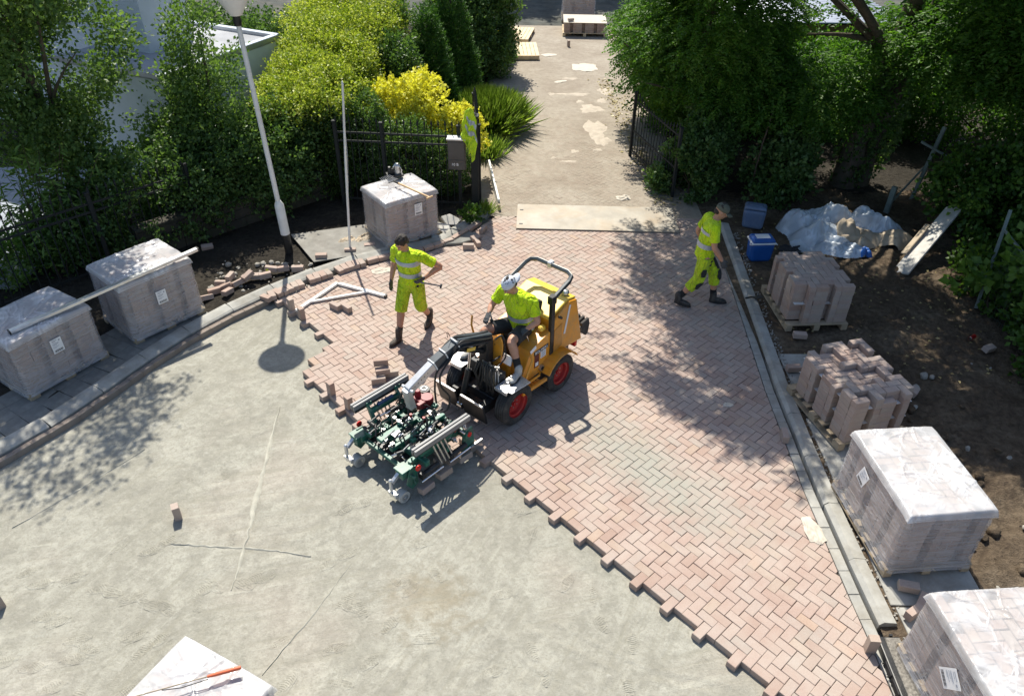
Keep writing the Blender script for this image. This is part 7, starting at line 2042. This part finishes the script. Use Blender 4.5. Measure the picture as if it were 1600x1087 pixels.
# --- shrubs behind the fence in the middle
shrub('golden_shrub', 'bright golden yellow shrub above the middle iron fence', (-1.85, 15.75), [((-.55, .15, 1.45), (.6, .55, .55)), ((.1, 0, 1.25), (.6, .5, .5)), ((.65, -.15, .95), (.5, .45, .45)), ((-.1, .35, 1.6), (.5, .4, .35))], 1500, 9, .17, .075, .032, LEAF['gold'], 271, shell=.55, gap=.25)
shrub('small_leaved_shrub', 'green small leaved shrub below the golden one, behind the middle iron fence', (-2.2, 14.75), [((-.75, .1, .95), (.55, .45, .85)), ((0, 0, .75), (.65, .42, .72)), ((.75, -.1, .6), (.5, .4, .6)), ((-.9, .5, 1.3), (.45, .4, .55))], 3200, 9, .18, .050, .019, LEAF['gloss'], 272, gap=.3, t0=.65)
def thuja(label, x, y, hgt, rad, seed, n):
    t = thing('conifer', label, 'conifer', (x, y, 0), 0, 'pointed conifers left of the driveway')
    trunk(t, [(0, 0, -.05), (0, 0, hgt * .5), (0, 0, hgt * .95)], [.07, .05, .01], None, 'trunk')
    r_ = np.random.default_rng(seed); z = hgt * (1 - np.sqrt(r_.random(n))) * .98 + .05; th = r_.uniform(0, 6.283, n)
    D = np.stack([np.cos(th), np.sin(th), 0 * th], 1); prof = rad * np.clip(1 - z / hgt, 0, 1) ** .85 * (1 + .18 * noise3(np.stack([np.cos(th), np.sin(th), z], 1), 1.3, seed)) * r_.uniform(.72, 1.06, n)
    P = D * prof[:, None]; P[:, 2] = z
    A = unit(D * .75 + [0, 0, .75] + r_.normal(size=(n, 3)) * .22)
    per = 9; tt = np.linspace(.05, 1, per)[None, :, None]; S = unit(np.cross(A, D + .01))
    sg = np.where(np.arange(per) % 2 == 0, 1, -1)[None, :, None]
    Q = P[:, None] + A[:, None] * tt * .2; B = A[:, None] * .8 + S[:, None] * sg * .6 + r_.normal(size=(n, per, 3)) * .2
    tint = np.repeat(np.clip(.5 + r_.normal(0, .2, n), 0, 1), per) + r_.normal(0, .1, n * per)
    leaves('foliage', Q.reshape(-1, 3), B.reshape(-1, 3), .07, .017, tint, LEAF['thuja'], t, seed=seed)
thuja('tall pointed dark conifer behind the golden shrub', -2.08, 18.7, 2.75, .72, 281, 3400)
thuja('taller pointed conifer behind and right of its pointed neighbour', -1.65, 20.3, 3.1, .75, 282, 3400)
thuja('small pointed conifer between golden shrub and dark bush', -2.72, 17.3, 1.75, .30, 283, 900)
t = thing('round_tree', 'round dark green tree at the top left of the driveway', 'tree', (-1.15, 23.0, 0))
trunk(t, [(0, 0, -.05), (0, 0, 1.0), (.1, 0, 2.4)], [.08, .07, .03]); crown('crown', [((0, 0, 1.4), (1.0, 1.0, 1.3)), ((.2, -.3, .8), (.75, .8, .8)), ((-.5, .3, 2.0), (.9, .9, .9)), ((.35, .2, 2.0), (.7, .8, .7))], 4200, 10, .28, .085, .034, LEAF['gloss'], t, 284, .45, .3, .7, t0=.6)
t = shrub('flowering_bush', 'low bush with yellow flowers beside the empty pallets', (-.62, 24.2), [((0, 0, .35), (.45, .7, .45)), ((.1, -.6, .25), (.4, .4, .3))], 900, 8, .2, .07, .026, LEAF['bramble'], 285, cat='bush')
crown('flowers', [((0.05, 0, .42), (.48, .7, .48))], 150, 4, .08, .06, .03, LEAF['flower'], t, 286, .9, .1)
# --- grassy lavender clump and weeds
def tuft(label, x, y, n, hgt, spread, m, seed, spikes=0, name='lavender_clump', cat='plant'):
    t = thing(name, label, cat, (x, y, 0)); r_ = np.random.default_rng(seed)
    P = np.stack([r_.normal(0, spread * .45, n), r_.normal(0, spread * .55, n), np.zeros(n)], 1)
    A = unit(np.stack([P[:, 0] * .9 / spread + r_.normal(0, .16, n), P[:, 1] * .9 / spread + r_.normal(0, .16, n), np.full(n, 1.0)], 1))
    leaves('blades', P, A, hgt, .0052, np.clip(.5 + r_.normal(0, .25, n), 0, 1), m, t, fold=.1, seed=seed)
    if spikes:
        k = r_.choice(n, spikes); leaves('spikes', P[k] + A[k] * hgt * .85, A[k], .14, .012, np.clip(.5 + r_.normal(0, .2, spikes), 0, 1), LEAF['purple'], t, seed=seed + 1)
tuft('bright green lavender clump with grey spikes at the left driveway edge', -.72, 18.5, 12000, .80, .48, LEAF['lav'], 291, 420)
tuft('small grassy tuft on the driveway edge near the gate', -.62, 16.7, 700, .4, .26, LEAF['lav'], 292, name='grass_tuft')
tuft('small weed tuft at the foot of the gate post', -.55, 13.75, 160, .25, .12, LEAF['lav'], 293, name='grass_tuft')
shrub('weed', 'leafy weed growing beside the edging end at the gate post', (-.82, 13.35), [((0, 0, .15), (.18, .14, .16))], 70, 6, .1, .07, .026, LEAF['bramble'], 294, cat='weed')
# fallen leaves along the right gate
r_ = np.random.default_rng(300); n = 420
yy = r_.uniform(14.2, 22.5, n); xx = 3.25 - .20 * (yy - 14) * .32 + r_.normal(-.12, .16, n); P = np.stack([xx, yy, np.full(n, .008) + r_.random(n) * .01], 1)
A = np.stack([r_.normal(size=n), r_.normal(size=n), r_.normal(0, .15, n)], 1)
tag(leaves('fallen_leaves', P, A, .085, .032, r_.random(n), LEAF['dry'], None, seed=301, up=np.array([0, 0, 4.0])), 'dry tan leaves fallen along the right edge of the driveway', None, None, 'stuff')
n = 260; P = np.stack([r_.uniform(4.3, 7.5, n), r_.uniform(8.5, 13.5, n), np.full(n, .03)], 1); A = np.stack([r_.normal(size=n), r_.normal(size=n), r_.normal(0, .3, n)], 1)
tag(leaves('leaf_litter', P, A, .06, .022, r_.random(n) * .6, LEAF['dry'], None, seed=302, up=np.array([0, 0, 3.0])), 'dry leaf litter on the shaded soil', None, None, 'stuff')
# --- trees beyond the frame whose shade falls on the yard
for i, (x, y) in enumerate(((-1.2, 36.5), (2.6, 37.5), (6.5, 36.5))):
    t = thing('yard_tree', ('leftmost', 'middle', 'rightmost')[i] + ' tree of the three beyond the top of the driveway', 'tree', (x, y, 0), 0, 'trees beyond the yard')
    trunk(t, [(0, 0, 0), (0, 0, 3), (.1, 0, 6)], [.2, .15, .06]); crown('crown', [((0, 0, 6.0), (2.2, 2.2, 2.0)), ((.8, -1.2, 5.2), (1.6, 1.6, 1.3))], 2200, 9, .4, .14, .06, LEAF['tree'], t, 310 + i, .3, .3, .5)
